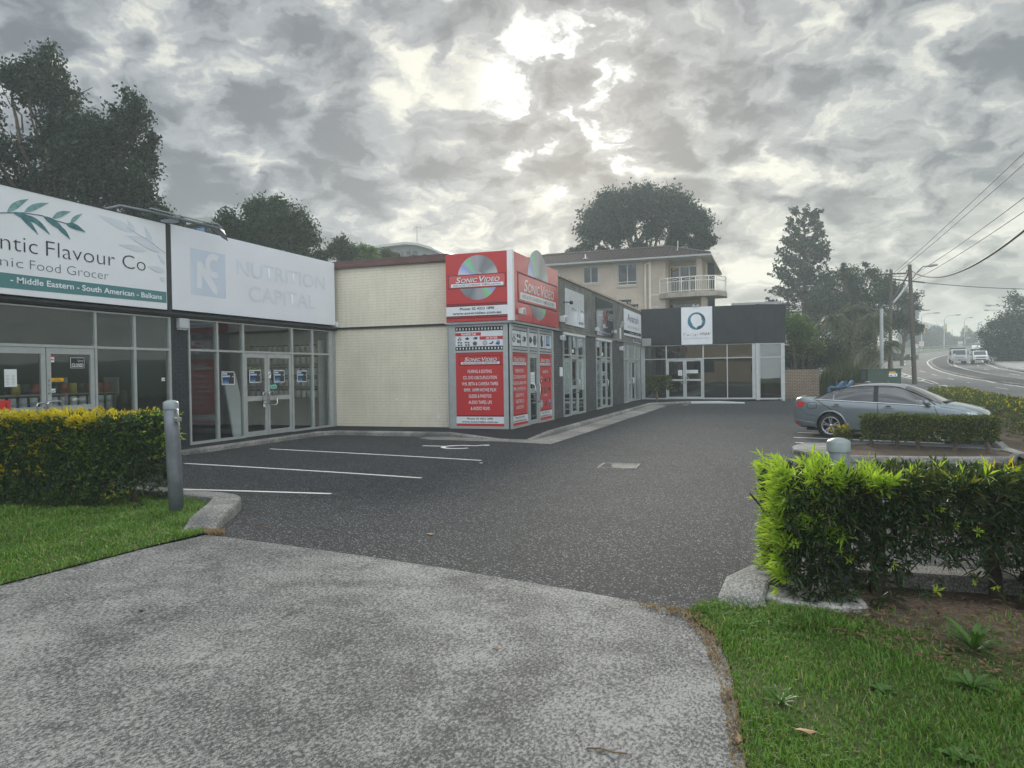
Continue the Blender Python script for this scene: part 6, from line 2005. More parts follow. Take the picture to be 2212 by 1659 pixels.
# the line runs right to left, so the front (street) side needs its leaves too
lh2 = hedge('hedge', 'dark leafy face', [(-10.8, 6.42), (-8.6, 6.98), (-7.42, 7.28)], .86, 1.12, .04, 7200, 'hedge_dark', .062, .020, 7, tops=[('hedge_yellow', 0, 3.0, 620, .93, 1.07, .9), ('hedge_yellow', 0, 2.6, 110, .62, .95, .98), ('hedge_mid', 0, 3.4, 560, .12, .97, .97), ('hedge_mid', 0, 3.2, 300, .6, 1.0, .97), ('hedge_yellow', 0, 2.4, 110, .35, .85, .98)], gaps=[(3.0, 3.45, -.1, .30, .75)], trunks=[], seed=34)
for ch in list(lh2.children):
    w_ = WM[ch.name]
    ch.parent = lh
    ch.matrix_basis = WM[lh.name].inverted() @ w_
bpy.data.objects.remove(lh2)
# clipped hedge in the middle bed
mh = hedge('hedge', 'small clipped hedge on bare stems in the kerbed bed beside the grey car', [(1.95, 18.5), (3.0, 18.15), (4.35, 17.72)], .75, .53, .02, 3300, 'hedge_far', .06, .022, 6,
           tops=[('hedge_far', 0, 2.7, 420, .93, 1.04, .4)], gaps=[(0, 2.6, -.1, .10, .5)], trunks=[], seed=41)
for (x, y) in ((2.05, 18.4), (2.55, 18.2), (2.95, 18.05), (3.6, 17.9), (4.2, 17.7)):
    mb = MB()
    zg = gf(x, y) + .06
    tp = limb(mb, (x, y, zg), (x + random.uniform(-.06, .06), y, .18), .05, .04, 4, .03, 7)[-1]
    for q in range(4):
        limb(mb, tp, tp + Vector((random.uniform(-.3, .3), random.uniform(-.2, .2), .25)), .025, .01, 3, .06, 5)
    mb.build('trunk', 'bark_pale', mh, ID)
hedge('shrub', 'small straggly yellowish shrub at the left end of the clipped hedge in the bed', [(1.35, 18.75), (1.65, 18.65)], .3, .24, -.08, 150, 'hedge_far', .07, .022, 6, tops=[('hedge_yellow', 0, .3, 30, .6, 1.15, .3)], trunks=[(.2, 0, .02, True)], seed=43, cat='shrub')
# long roadside hedge
hedge('hedge', 'long low clipped hedge along the road side of the car park behind the grey car', [(6.6, 15.5), (6.35, 20), (6.6, 26), (7.5, 36), (8.6, 45)], 1.5, .50, -.28, 7600, 'hedge_far', .085, .036, 6,
      tops=[('hedge_far', 0, 29, 1700, .92, 1.05, .3), ('hedge_yellow', 0, 29, 220, .95, 1.06, .3)], gaps=[(0, 29, -.1, .12, .5)], trunks=[(u, 0, .05, True) for u in (2, 4, 6, 8.5, 11, 14)], seed=51, tm='bark_pale')
# clipped shrub in front of the surgery doors
sh_p = (-5.95, 39.7)
shb = hedge('shrub', 'clipped round topped shrub on a bare stem before the surgery doors', [(sh_p[0] - .45, sh_p[1]), (sh_p[0] + .75, sh_p[1])], .8, 1.30, .58, 520, 'hedge_far', .10, .05, 6, tops=[('hedge_far', 0, 1.2, 60, .9, 1.05, .3)], trunks=[], seed=61, cat='shrub')
mb = MB()
limb(mb, (sh_p[0] + .0, sh_p[1], .0), (sh_p[0] + .1, sh_p[1], .9), .07, .05, 4, .04, 7)
mb.build('trunk', 'bark_pale', shb, ID)


# ------------------------------------------------------------------ trees
def tree(label, base, clumps, n, s, leafm, trunk_r=.3, tm='bark', name='tree', sub=9, cat='tree', group=None, sd=.30, hollow=.5, fork=.45, limbs=True, asp=.55, seed=5):
    global rng
    rng = np.random.default_rng(seed)
    base = Vector(base)
    root = thing(name, label, cat, base, 0, group)
    P = []
    vol = np.array([r ** 2 for _, r in clumps])
    for (c, r), wgt in zip(clumps, vol / vol.sum()):
        m = max(20, int(n * wgt))
        k = max(4, int(sub * (1 + r / 2)))
        dirs = unit(rng.normal(0, 1, (k, 3)))
        cen = np.array(c) + dirs * r * (hollow + (1 - hollow) * rng.random((k, 1))) * np.array([1, 1, .85])
        j = rng.integers(0, k, m)
        P.append(cen[j] + rng.normal(0, 1, (m, 3)) * r * sd)
    P = np.concatenate(P)
    V, F = quads(P, s, .3, asp)
    np_obj('crown', V, F, leafm, root, kind='stuff')
    if limbs:
        mb = MB()
        cs = sorted(clumps, key=lambda q: q[0].z)
        mean = sum((c for c, _ in clumps), Vector()) / len(clumps)
        forkp = base.lerp(mean, fork)
        limb(mb, base - Vector((0, 0, .5)), forkp, trunk_r, trunk_r * .75, 6, .015, 8)
        for c, r in clumps:
            mid = forkp.lerp(c, .55) + Vector((random.gauss(0, .1), random.gauss(0, .1), random.gauss(0, .1))) * r
            limb(mb, forkp, mid, trunk_r * .45, trunk_r * .25, 4, .04, 6)
            limb(mb, mid, c, trunk_r * .25, trunk_r * .08, 4, .05, 5)
            for q in range(3):
                e = c + Vector((random.gauss(0, .5), random.gauss(0, .5), random.gauss(.1, .4))) * r
                limb(mb, mid.lerp(c, random.uniform(.3, 1)), e, trunk_r * .1, trunk_r * .03, 3, .08, 4)
        mb.build('trunk', tm, root, ID)
    return root


def px_clumps(lst, Z, jit=.35):
    out = []
    for (x, y, r) in lst:
        R = r / 1586.128 * Z
        out.append((at(x, y, Z + random.uniform(-jit, jit) * R * 2), R))
    return out


def gp(px, Z, lift=0.):
    p = at(px, 800, Z)
    return Vector((p.x, p.y, gf(p.x, p.y) - .2 + lift))


tree('tall dark spreading tree on the left behind the grocer sign', gp(130, 31), px_clumps([(95, 140, 42), (60, 190, 50), (140, 205, 52), (25, 175, 30), (20, 330, 45), (110, 290, 62), (185, 290, 50), (275, 232, 38), (240, 300, 55), (300, 275, 34), (325, 300, 20), (300, 345, 40), (190, 380, 80), (70, 400, 75), (260, 400, 62), (-30, 380, 80), (-50, 230, 50), (300, 430, 40), (-100, 300, 80)], 31), 56000, .17, 'tree_dark', .42, sub=7, sd=.25, seed=71)
tree('low dark tree spilling right over the grocer sign corner', gp(330, 34), px_clumps([(330, 455, 26), (360, 468, 18), (385, 478, 12), (300, 450, 30)], 34), 4200, .16, 'tree_dark', .2, seed=72)
tree('round dense green tree behind the faded cloth sign', gp(590, 40), px_clumps([(500, 480, 30), (560, 468, 34), (600, 448, 22), (640, 490, 36), (590, 510, 45), (530, 515, 36), (665, 520, 26), (478, 508, 20), (645, 545, 26), (690, 555, 14), (610, 470, 30)], 40), 26000, .18, 'tree_mid', .32, seed=73)
tree('small round tree behind the left end of the cream wall', gp(735, 47), px_clumps([(735, 528, 16), (722, 545, 16), (752, 548, 18), (705, 555, 14)], 47), 5200, .18, 'tree_mid', .18, seed=74)
tree('pale green feathery tree behind the cream wall', gp(785, 50), px_clumps([(780, 548, 16), (800, 550, 15), (768, 556, 14)], 50), 4200, .18, 'shrub_lime', .15, seed=75)
tree('reddish leaved small tree just left of the white hill house', gp(840, 56), px_clumps([(832, 552, 14), (852, 556, 12), (815, 556, 11)], 56), 3600, .17, 'tree_olive', .14, seed=76)
tree('thin dark twiggy tree in front of the white hill house', gp(905, 60), px_clumps([(895, 562, 10), (915, 558, 9), (930, 566, 9), (880, 566, 8)], 60), 1500, .15, 'tree_dark', .1, seed=77)
fig = tree('huge umbrella crowned fig tree standing behind the apartment house', gp(1392, 74), px_clumps([(1290, 468, 28), (1325, 438, 28), (1365, 428, 24), (1400, 420, 24), (1440, 432, 26), (1475, 448, 28), (1505, 474, 28), (1525, 500, 22), (1264, 500, 20), (1290, 505, 22), (1345, 465, 26), (1385, 455, 26), (1430, 465, 26), (1470, 490, 22), (1310, 485, 22), (1510, 528, 18), (1268, 535, 15), (1535, 520, 12), (1300, 540, 12), (1330, 525, 10), (1490, 525, 12), (1350, 505, 24), (1410, 500, 22), (1460, 518, 20), (1385, 532, 14), (1440, 538, 14), (1320, 518, 15), (1365, 545, 9), (1415, 548, 8)], 74), 36000, .30, 'tree_dark', .55, sub=8, sd=.34, fork=.55, seed=78)
tree('thin twiggy tree to the left of the fig', gp(1235, 72), px_clumps([(1240, 545, 10), (1228, 550, 8), (1252, 542, 9)], 72), 1300, .22, 'tree_dark', .1, seed=79)


def araucaria():
    Z = 80
    global rng
    rng = np.random.default_rng(80)
    root = thing('pine_tree', 'tall hoop pine with upswept tufted branches right of the surgery', 'pine tree', gp(1737, Z))
    base = gp(1737, Z)
    top = at(1737, 458, Z)
    mb = MB()
    limb(mb, base, top, .42, .06, 8, .003, 8)
    mb.build('trunk', 'bark', root, ID)
    br = MB()
    P, A = [], []
    y = 462.
    while y < 735:
        t = (y - 458) / 277
        rr = (24 + 66 * t ** .75) if t > .12 else 36
        k = 7 if t < .15 else 9
        for q in range(k):
            if random.random() < (.12 if t < .6 else .05):
                continue
            a = random.uniform(0, 6.28)
            L = rr / 1586 * Z * random.uniform(.75, 1.18)
            el = rad(58 - 52 * min(t * 1.6, 1.0)) + random.gauss(0, .08)
            c = top.lerp(base, (y - 458) / (800 - 458)) + Vector((0, 0, -.55 * L * math.sin(el)))
            d = Vector((math.cos(a) * math.cos(el * .6), math.sin(a) * math.cos(el * .6), math.sin(el * .6)))
            e = c + d * L + Vector((0, 0, .12 * L))
            m = c + d * L * .5 - Vector((0, 0, .08 * L))
            br.tube([c, m, e], [.05, .035, .015], 4)
            n = 5 if t < .2 else 13
            for s_ in np.linspace(.55 if t > .2 else .8, 1.0, n):
                p = m.lerp(e, (s_ - .5) * 2) + Vector((random.gauss(0, .14), random.gauss(0, .14), random.gauss(.04, .07))) * (1.3 if t > .2 else .8)
                P += [p] * (9 if t < .2 else 5)
        y += 7.2 + 2.2 * t
    br.build('branches', 'bark', root, ID, kind='stuff')
    P = np.array([tuple(p) for p in P]) + rng.normal(0, .12, (len(P), 3)) * np.array([1, 1, .7])
    V, F = quads(P, .30, 0, .7)
    np_obj('crown', V, F, 'tree_dark', root, kind='stuff')


araucaria()
tree('dark broad tree rising right of the pine, thin twigs on top', gp(1850, 74), px_clumps([(1795, 605, 20), (1825, 592, 16), (1850, 605, 24), (1885, 590, 14), (1905, 612, 22), (1830, 635, 34), (1885, 645, 34), (1930, 640, 20), (1785, 645, 30), (1925, 690, 26), (1950, 690, 16), (1820, 685, 40), (1880, 695, 40), (1780, 700, 32), (1760, 660, 24), (1870, 572, 7), (1822, 572, 7)], 74), 26000, .26, 'tree_mid', .35, seed=82)
tree('loose dark tree behind the power poles', gp(1945, 92), px_clumps([(1935, 632, 18), (1958, 648, 20), (1972, 672, 14), (1948, 690, 22), (1965, 705, 16), (1985, 710, 12)], 92), 9000, .28, 'tree_dark', .25, seed=83)


def palm(label, px, py, Z, r, n=26, seed=1, trunk_px=None, m='palm_leaf'):
    global rng
    rng = np.random.default_rng(seed)
    top = at(px, py, Z)
    g0 = gp(px if trunk_px is None else trunk_px, Z)
    root = thing('palm_tree', label, 'palm', g0)
    mb = MB()
    limb(mb, g0, top, .22, .17, 6, .004, 8)
    mb.build('trunk', 'bark_pale', root, ID)
    R = r / 1586 * Z
    V, F = [], []
    o = 0
    ribs = MB()
    for i in range(n):
        a = i * 2.4 + rng.normal(0, .2)
        el = rng.uniform(-.5, 1.2)
        d = np.array([math.cos(a), math.sin(a), 0])
        side = np.array([-math.sin(a), math.cos(a), 0])
        K = 16
        L = R * rng.uniform(.8, 1.15)
        pts = []
        for k in range(K + 1):
            t = k / K
            pts.append(np.array(top) + d * L * math.cos(el) * t + np.array([0, 0, 1]) * (L * (math.sin(el) * t - .75 * t * t)))
        ribs.tube([tuple(p) for p in pts[::4]], [.03, .025, .018, .012, .006][:len(pts[::4])], 4)
        for k in range(1, K):
            for sgn in (-1, 1):
                b = pts[k]
                t = k / K
                ll = L * .34 * math.sin(PI * (t * .85 + .1))
                fw = (pts[k + 1] - pts[k])
                fw = fw / np.linalg.norm(fw)
                e = b + (side * sgn * .75 + fw * .55 - np.array([0, 0, .45])) * ll
                w = fw * .085 * R / 3
                V += [b - w, b + w, e]
                F.append((o, o + 1, o + 2))
                o += 3
    np_obj('fronds', np.array(V), np.array(F), m, root, kind='stuff')
    ribs.build('frond_ribs', 'bark_pale', root, ID, kind='stuff')


palm('feathery palm with drooping fronds, farthest left of the palms', 1800, 690, 62, 46, 44, 91)
palm('feathery palm with drooping fronds in the middle of the palms', 1848, 668, 64, 50, 46, 92)
palm('feathery palm with drooping fronds right of the others', 1890, 690, 60, 46, 44, 93)
palm('low palm with brown hanging fronds on a stout trunk beside the crossing', 1921, 745, 66, 36, 30, 94, 1926)
for i, (x, y, r, lab) in enumerate(((1716, 695, 20, 'clipped lime green shrub beside the dark parapet, upper'), (1735, 715, 20, 'clipped lime green shrub right of the upper one'), (1715, 745, 24, 'clipped rounded shrub just above the low brick wall'), (1752, 748, 22, 'clipped rounded shrub right of the one above the wall'))):
    tree(lab, gp(x, 50 + i), px_clumps([(x, y, r), (x - r * .5, y + r * .4, r * .7), (x + r * .5, y + r * .3, r * .7)], 50 + i), 3800, .15, 'shrub_lime' if i < 2 else 'hedge_far', .1, name='shrub', cat='shrub', sd=.28, seed=100 + i)
tree('dark dense bush filling the corner behind the low brick wall', gp(1740, 54), px_clumps([(1715, 785, 20), (1745, 785, 22), (1775, 775, 24), (1800, 755, 26), (1760, 740, 20), (1700, 775, 16)], 54), 7000, .17, 'tree_dark', .15, name='bush', cat='bush', seed=106)
tree('low dark undergrowth bush at the feet of the palms', gp(1845, 60), px_clumps([(1800, 770, 24), (1835, 760, 26), (1870, 770, 24), (1850, 790, 26), (1815, 795, 24), (1890, 795, 16), (1820, 735, 22), (1865, 738, 20)], 60), 9000, .2, 'palm_leaf', .12, name='bush', cat='bush', limbs=False, seed=107)
tree('leafy dark tree hanging over the cycle path at the right edge', gp(2190, 92), px_clumps([(2192, 655, 20), (2165, 690, 24), (2205, 700, 34), (2150, 728, 26), (2190, 755, 40), (2140, 700, 10), (2230, 680, 30), (2165, 770, 18), (2128, 722, 12), (2215, 775, 24), (2140, 752, 16), (2240, 740, 40)], 92), 17000, .30, 'tree_dark', .35, seed=110)
far = [(1962, 712, 18), (1992, 722, 20), (2022, 716, 16), (2042, 730, 16), (2000, 742, 24), (1965, 742, 22), (2062, 738, 15), (2088, 716, 9), (2108, 728, 14), (2082, 742, 16), (2132, 738, 18), (2150, 742, 14)]
words_ = ('left of the first street lamp', 'behind the first banner', 'between the first two lamps', 'right of the second lamp', 'low and broad behind the guard rail', 'dark, behind the power pole', 'small, beyond the speed signs', 'thin topped, at the skyline', 'behind the third banner', 'low, behind the white cars', 'beyond the bend', 'last before the cycle path')
for i, (x, y, r) in enumerate(far):
    Z = 215 + 9 * (i % 4)
    b = gp(x, Z)
    tree('hazy far tree ' + words_[i], b, px_clumps([(x, y, r * .8), (x - r * .6, y + r * .5, r * .6), (x + r * .6, y + r * .4, r * .6), (x, y + r, r * .8)], Z), 2600, .62, 'tree_mid' if i % 2 else 'tree_dark', .3, group='trees along the bend of the road', limbs=i in (7,), seed=120 + i)


def reeds(label, x, y, n, h, seed, m='palm_leaf', rr=.7):
    global rng
    rng = np.random.default_rng(seed)
    z = gf(x, y) - .1
    root = thing('reed_clump', label, 'reed clump', (x, y, z))
    V = []
    for i in range(n):
        a = rng.uniform(0, 6.28)
        r0 = rr * rng.random() ** .5
        b = np.array([x + r0 * math.cos(a), y + r0 * math.sin(a), z])
        hh = h * rng.uniform(.5, 1.1)
        out = np.array([math.cos(a), math.sin(a), 0]) * hh * rng.uniform(.05, .45)
        w = np.array([-math.sin(a), math.cos(a), 0]) * .02
        m1 = b + out * .35 + np.array([0, 0, hh * .65])
        tp = b + out + np.array([0, 0, hh * rng.uniform(.75, 1)])
        V += [b - w, b + w, m1 + w * .8, m1 - w * .8, m1 - w * .8, m1 + w * .8, tp + w * .2, tp - w * .2]
    F = np.arange(len(V)).reshape(-1, 4)
    np_obj('blades', np.array(V), F, m, root, kind='stuff')


for i, (px_, Z, n_, h_, lab) in enumerate(((1783, 46, 420, 2.0, 'pale reed clump just right of the low brick wall'), (1806, 47, 460, 1.9, 'arching reed clump behind the boot of the grey car'), (1830, 48, 520, 2.5, 'tall dry reed clump behind the blue pipes'), (1852, 49, 520, 2.7, 'tall dry reed clump left of the green cabinet'), (1815, 53, 560, 3.6, 'tallest reed clump at the back, under the palms'), (1868, 54, 480, 3.0, 'reed clump close behind the green cabinet'))):
    p = at(px_, 830, Z)
    reeds(lab, p.x, p.y, n_, h_, 131 + i, rr=.75)


# ------------------------------------------------------------------ grass
def inside(P, poly):
    x, y = P[:, 0], P[:, 1]
    c = np.zeros(len(P), bool)
    n = len(poly)
    for i in range(n):
        x0, y0 = poly[i]
        x1, y1 = poly[(i + 1) % n]
        c ^= ((y0 > y) != (y1 > y)) & (x < (x1 - x0) * (y - y0) / ((y1 - y0) if y1 != y0 else 1e-9) + x0)
    return c


def grass(name, label, poly, n, h, m, seed, dens=None, w=.004, lean=.55):
    global rng
    rng = np.random.default_rng(seed)
    P = np.zeros((0, 2))
    xs = [p[0] for p in poly]
    ys = [p[1] for p in poly]
    while len(P) < n:
        Q = np.column_stack([rng.uniform(min(xs), max(xs), n), rng.uniform(min(ys), max(ys), n)])
        Q = Q[inside(Q, poly)]
        if dens is not None:
            Q = Q[rng.random(len(Q)) < dens(Q)]
        P = np.concatenate([P, Q])[:n]
    z = gz(P[:, 0], P[:, 1]) + .018
    a = rng.uniform(0, 6.28, n)
    hh = h * rng.uniform(.45, 1.15, n) * (.8 + .35 * np.sin(P[:, 0] * 7) * np.sin(P[:, 1] * 6 + 1))
    ln = hh * rng.uniform(.1, 1.0, n) * lean * 2
    d = np.column_stack([np.cos(a), np.sin(a), np.zeros(n)])
    s = np.column_stack([-np.sin(a), np.cos(a), np.zeros(n)]) * (w * rng.uniform(.7, 1.4, n))[:, None]
    B = np.column_stack([P, z])
    up = np.array([0, 0, 1.])
    M1 = B + d * (ln * .35)[:, None] + up * (hh * .62)[:, None]
    T = B + d * ln[:, None] + up * (hh * rng.uniform(.7, 1, n))[:, None]
    V = np.stack([B - s, B + s, M1 + s * .75, M1 - s * .75, T], 1).reshape(-1, 3)
    o = np.arange(n)[:, None] * 5
    F = np.concatenate([o + np.array([[0, 1, 2]]), o + np.array([[0, 2, 3]]), o + np.array([[3, 2, 4]])], 1).reshape(-1, 3)
    return np_obj(name, V, F, m, label=label, cat='grass', kind='stuff')


def mulch_fade(Q):
    """grass thins out towards the mulch under the right hedge"""
    lim = 5.5 - .2 * np.clip(Q[:, 0] - .3, 0, 9) + .18 * np.sin(Q[:, 0] * 4.1) + .1 * np.sin(Q[:, 0] * 9.7)
    p = np.clip((lim - Q[:, 1]) / .38 + .15, .10, 1)
    p = np.where(Q[:, 0] < .25, 1, p)
    patch = .65 + .35 * np.sin(Q[:, 0] * 3.3 + 1.2) * np.sin(Q[:, 1] * 4.2)
    return p * patch


GR = [(-.60, 5.30), (-.37, 4.87), (-.26, 4.36), (-.18, 3.73), (-.12, 3.2), (-.06, 2.2), (3.6, 2.4), (5.2, 5.9), (2.5, 6.2), (.3, 5.75), (-.3, 5.9)]
grass('grass', 'short green lawn in the right foreground', GR, 62000, .055, 'grass_blade', 141, mulch_fade, .0036)
GL = [(-5.55, 6.02), (-5.63, 5.3), (-5.68, 4.52), (-5.72, 4.0), (-5.9, 3.2), (-11.5, 3.4), (-11.5, 7.2), (-7.4, 7.6), (-6.3, 7.35), (-5.9, 6.7)]
grass('grass', 'mown green lawn in front of the left hedge', GL, 72000, .058, 'grass_blade', 142, None, .0055)
grass('dry_grass', 'dead straw coloured grass along the driveway edge', [(-.95, 5.38), (-.6, 5.32), (-.3, 5.85), (-.2, 5.7), (-.37, 4.9), (-.24, 4.3), (-.16, 3.7), (-.1, 3.1), (-.17, 3.1), (-.24, 3.7), (-.33, 4.3), (-.48, 4.85), (-.62, 5.18), (-.95, 5.3)], 1500, .035, 'grass_dry', 143, None, .004, .9)
grass('dry_grass', 'dead straw coloured tuft at the tip of the left kerb', [(-5.75, 6.12), (-5.45, 6.0), (-5.3, 6.06), (-5.5, 6.2), (-5.62, 6.3)], 700, .05, 'grass_dry', 144, None, .004, .9)
grass('edge_grass', 'rough grass tufts around the left kerb and bollard', [(-6.9, 7.5), (-6.0, 6.9), (-5.7, 6.2), (-6.0, 6.2), (-6.9, 6.6), (-7.6, 7.2)], 3800, .10, 'grass_blade', 145, None, .005, .6)
grass('edge_grass', 'rough grass tufts along the foot of the right slab', [(-.55, 5.35), (-.3, 5.6), (.15, 5.6), (.6, 5.5), (.9, 5.3), (.4, 5.2), (-.3, 5.0)], 3600, .085, 'grass_blade', 146, None, .004, .6)


def litter(name, label, poly, n, m, seed, L=.05, Wd=.014):
    global rng
    rng = np.random.default_rng(seed)
    P = np.zeros((0, 2))
    xs = [p[0] for p in poly]
    ys = [p[1] for p in poly]
    while len(P) < n:
        Q = np.column_stack([rng.uniform(min(xs), max(xs), n), rng.uniform(min(ys), max(ys), n)])
        P = np.concatenate([P, Q[inside(Q, poly)]])[:n]
    B = np.column_stack([P, gz(P[:, 0], P[:, 1]) + .045 + .012 * rng.random(n)])
    a = rng.uniform(0, 6.28, n)
    D = np.column_stack([np.cos(a), np.sin(a), rng.normal(0, .22, n)]) * (L * rng.uniform(.6, 1.3, n))[:, None]
    S = np.column_stack([-np.sin(a), np.cos(a), rng.normal(0, .4, n)]) * (Wd * rng.uniform(.6, 1.3, n))[:, None]
    V = np.stack([B - D * .5, B + S * .5, B + D * .5, B - S * .5], 1).reshape(-1, 3)
    np_obj(name, V, np.arange(4 * n).reshape(-1, 4), m, label=label, cat='leaf litter', kind='stuff')


litter('leaf_litter', 'brown fallen leaves on the mulch under the right hedge', [(.0, 5.3), (.9, 4.75), (1.6, 4.45), (3.4, 4.3), (5, 5), (5, 6.6), (2.5, 6.5), (.2, 6.1)], 5200, 'litter_leaf', 151)
litter('leaf_litter', 'brown fallen leaves in the kerbed bed under the clipped hedge', [(1.3, 16.1), (3.1, 16.5), (4.3, 17.0), (4.5, 18.1), (2.2, 18.6), (1.3, 18.3)], 1600, 'litter_leaf', 152, .08, .04)
litter('leaf_litter', 'brown fallen leaves along the roadside bed', [(4.9, 17), (6.2, 16), (6.4, 24), (5.6, 25), (5.1, 20.6)], 1200, 'litter_leaf', 153, .09, .045)


def weed(label, x, y, n, L, seed, m='weed_leaf', W=.3, up=.5):
    """a rosette of jagged leaves; each leaf a part"""
    random.seed(seed)
    z = gf(x, y) + .03
    root = thing('weed', label, 'weed', (x, y, z))
    for i in range(n):
        a = i * 2.4 + random.uniform(-.3, .3)
        l = L * random.uniform(.7, 1.15)
        e = random.uniform(.15, up)
        mb = MB()
        vs, fs = [], []
        K = 7
        for k in range(K + 1):
            t = k / K
            w = W * l * math.sin(PI * min(t * .85 + .12, 1)) * (.65 + .35 * (k % 2)) * .5 + .002
            r = l * t
            zz = l * (e * t - .35 * e * t * t * 1.6)
            c, s_ = math.cos(a), math.sin(a)
            vs += [(c * r - s_ * w, s_ * r + c * w, zz + w * .25), (c * r, s_ * r, zz), (c * r + s_ * w, s_ * r - c * w, zz + w * .25)]
        for k in range(K):
            b = 3 * k
            fs += [(b, b + 1, b + 4, b + 3), (b + 1, b + 2, b + 5, b + 4)]
        mb.add(vs, fs, True)
        mb.build('leaf', m, root)


weed('tall jagged leaved weed growing in the mulch before the right hedge', 1.13, 5.12, 17, .19, 161, W=.22, up=2.0)
weed('broad jagged weed rosette where the right lawn meets the mulch', .98, 4.5, 14, .13, 162, W=.26, up=1.2)
weed('small weed rosette at the right of the lawn below the mulch', 1.55, 4.45, 10, .10, 163, W=.28, up=.9)
weed('flat round leaved weed in the middle of the right lawn', .52, 4.3, 8, .075, 164, W=.55, up=.6)
weed('flat weed at the far right of the lawn', 1.75, 4.0, 9, .10, 165, W=.5, up=.6)
weed('small weed near the front of the right lawn', .75, 3.65, 8, .10, 166, W=.5, up=.7)
weed('grassy weed tuft on the driveway edge of the right lawn', .02, 3.95, 16, .10, 167, W=.1, up=1.6)
random.seed(5)

# ------------------------------------------------------------------ cars
def smooth(xs, ys, x):
    """monotone-ish cubic through points"""
    xs, ys = np.array(xs, float), np.array(ys, float)
    m = np.gradient(ys, xs)
    i = np.clip(np.searchsorted(xs, x) - 1, 0, len(xs) - 2)
    h = xs[i + 1] - xs[i]
    t = np.clip((x - xs[i]) / h, 0, 1)
    return (2 * t**3 - 3 * t**2 + 1) * ys[i] + (t**3 - 2 * t**2 + t) * h * m[i] + (-2 * t**3 + 3 * t**2) * ys[i + 1] + (t**3 - t**2) * h * m[i + 1]


class Car:
    X0, X1 = -1.07, 3.56
    top = ([-1.07, -1.03, -.95, -.70, -.42, 0., .42, .85, 1.25, 1.6, 2.0, 2.35, 2.58, 2.75, 3.05, 3.3, 3.47, 3.56],
           [.70, 1.00, 1.045, 1.075, 1.11, 1.27, 1.395, 1.45, 1.458, 1.43, 1.29, 1.13, 1.02, .985, .935, .86, .75, .58])
    belt = ([-1.07, -.9, -.4, 0, 1, 2, 2.6, 3.1, 3.4, 3.56], [.66, .95, .99, .975, .945, .91, .885, .82, .70, .54])
    wid = ([-1.07, -1.0, -.85, -.4, .3, 1.3, 2.4, 2.9, 3.2, 3.4, 3.5, 3.56], [.60, .76, .84, .875, .885, .885, .88, .86, .80, .70, .58, .44])
    bot = ([-1.07, -.95, -.6, -.3, 0.4, 2.3, 3.0, 3.4, 3.56], [.40, .28, .23, .21, .19, .18, .19, .21, .28])

    def sec(s, x):
        zt, zb, W, z0 = (float(smooth(*t, x)) for t in (s.top, s.belt, s.wid, s.bot))
        zb = min(zb, zt - .03)
        h = zt - zb
        k = min(1, h / .3)
        wb = W * .955
        wr = wb - h * .50
        zre = zt - .075 * k - .015
        zm = min(.52, zb - .12)
        return [(0, z0), (W * .8, z0), (W * .95, z0 + .05), (W * .985, z0 + .14), (W, zm), (W * .994, max(zb - .15, zm + .02)), (W * .982, zb - .04), (wb, zb),
                (wb + (wr - wb) * .5 + .012 * k, zb + (zre - zb) * .52), (wr, zre), (wr * .8, zt - .03 * k - .008), (wr * .4, zt - .006), (0, zt)]

    def side(s, x, z):
        p = s.sec(x)[2:10]
        return float(np.interp(z, [q[1] for q in p], [q[0] for q in p]))

    def over(s, x, y):
        p = s.sec(x)[9:][::-1]
        return float(np.interp(abs(y), [q[0] for q in p], [q[1] for q in p]))

    def body(s):
        xs = np.concatenate([np.linspace(s.X0, -.85, 7), np.linspace(-.78, 3.2, 56), np.linspace(3.25, s.X1, 9)])
        vs, fs = [], []
        n = None
        for x in xs:
            p = s.sec(x)
            ring = [(x, y, z) for y, z in p] + [(x, -y, z) for y, z in p[-2:0:-1]]
            n = len(ring)
            vs += ring
        for i in range(len(xs) - 1):
            for k in range(n):
                fs.append((i * n + k, i * n + (k + 1) % n, (i + 1) * n + (k + 1) % n, (i + 1) * n + k))
        mb = MB().add(vs, fs, True)
        mb.f.append(tuple(reversed(range(n))))
        mb.f.append(tuple(range((len(xs) - 1) * n, len(xs) * n)))
        mb.sm += [False, False]
        return mb


CAR = Car()


def bool_cut(mb, cutters):
    a = bpy.data.objects.new('tmp', mb.mesh('body', None))
    COL.objects.link(a)
    cs = []
    for c in cutters:
        o = bpy.data.objects.new('tmpc', c.mesh('c', None))
        COL.objects.link(o)
        cs.append(o)
        m = a.modifiers.new('b', 'BOOLEAN')
        m.operation = 'DIFFERENCE'
        m.solver = 'EXACT'
        m.object = o
    bpy.context.view_layer.update()
    dg = bpy.context.evaluated_depsgraph_get()
    me = bpy.data.meshes.new_from_object(a.evaluated_get(dg))
    for o in [a] + cs:
        bpy.data.objects.remove(o)
    me.materials.clear()
    return me


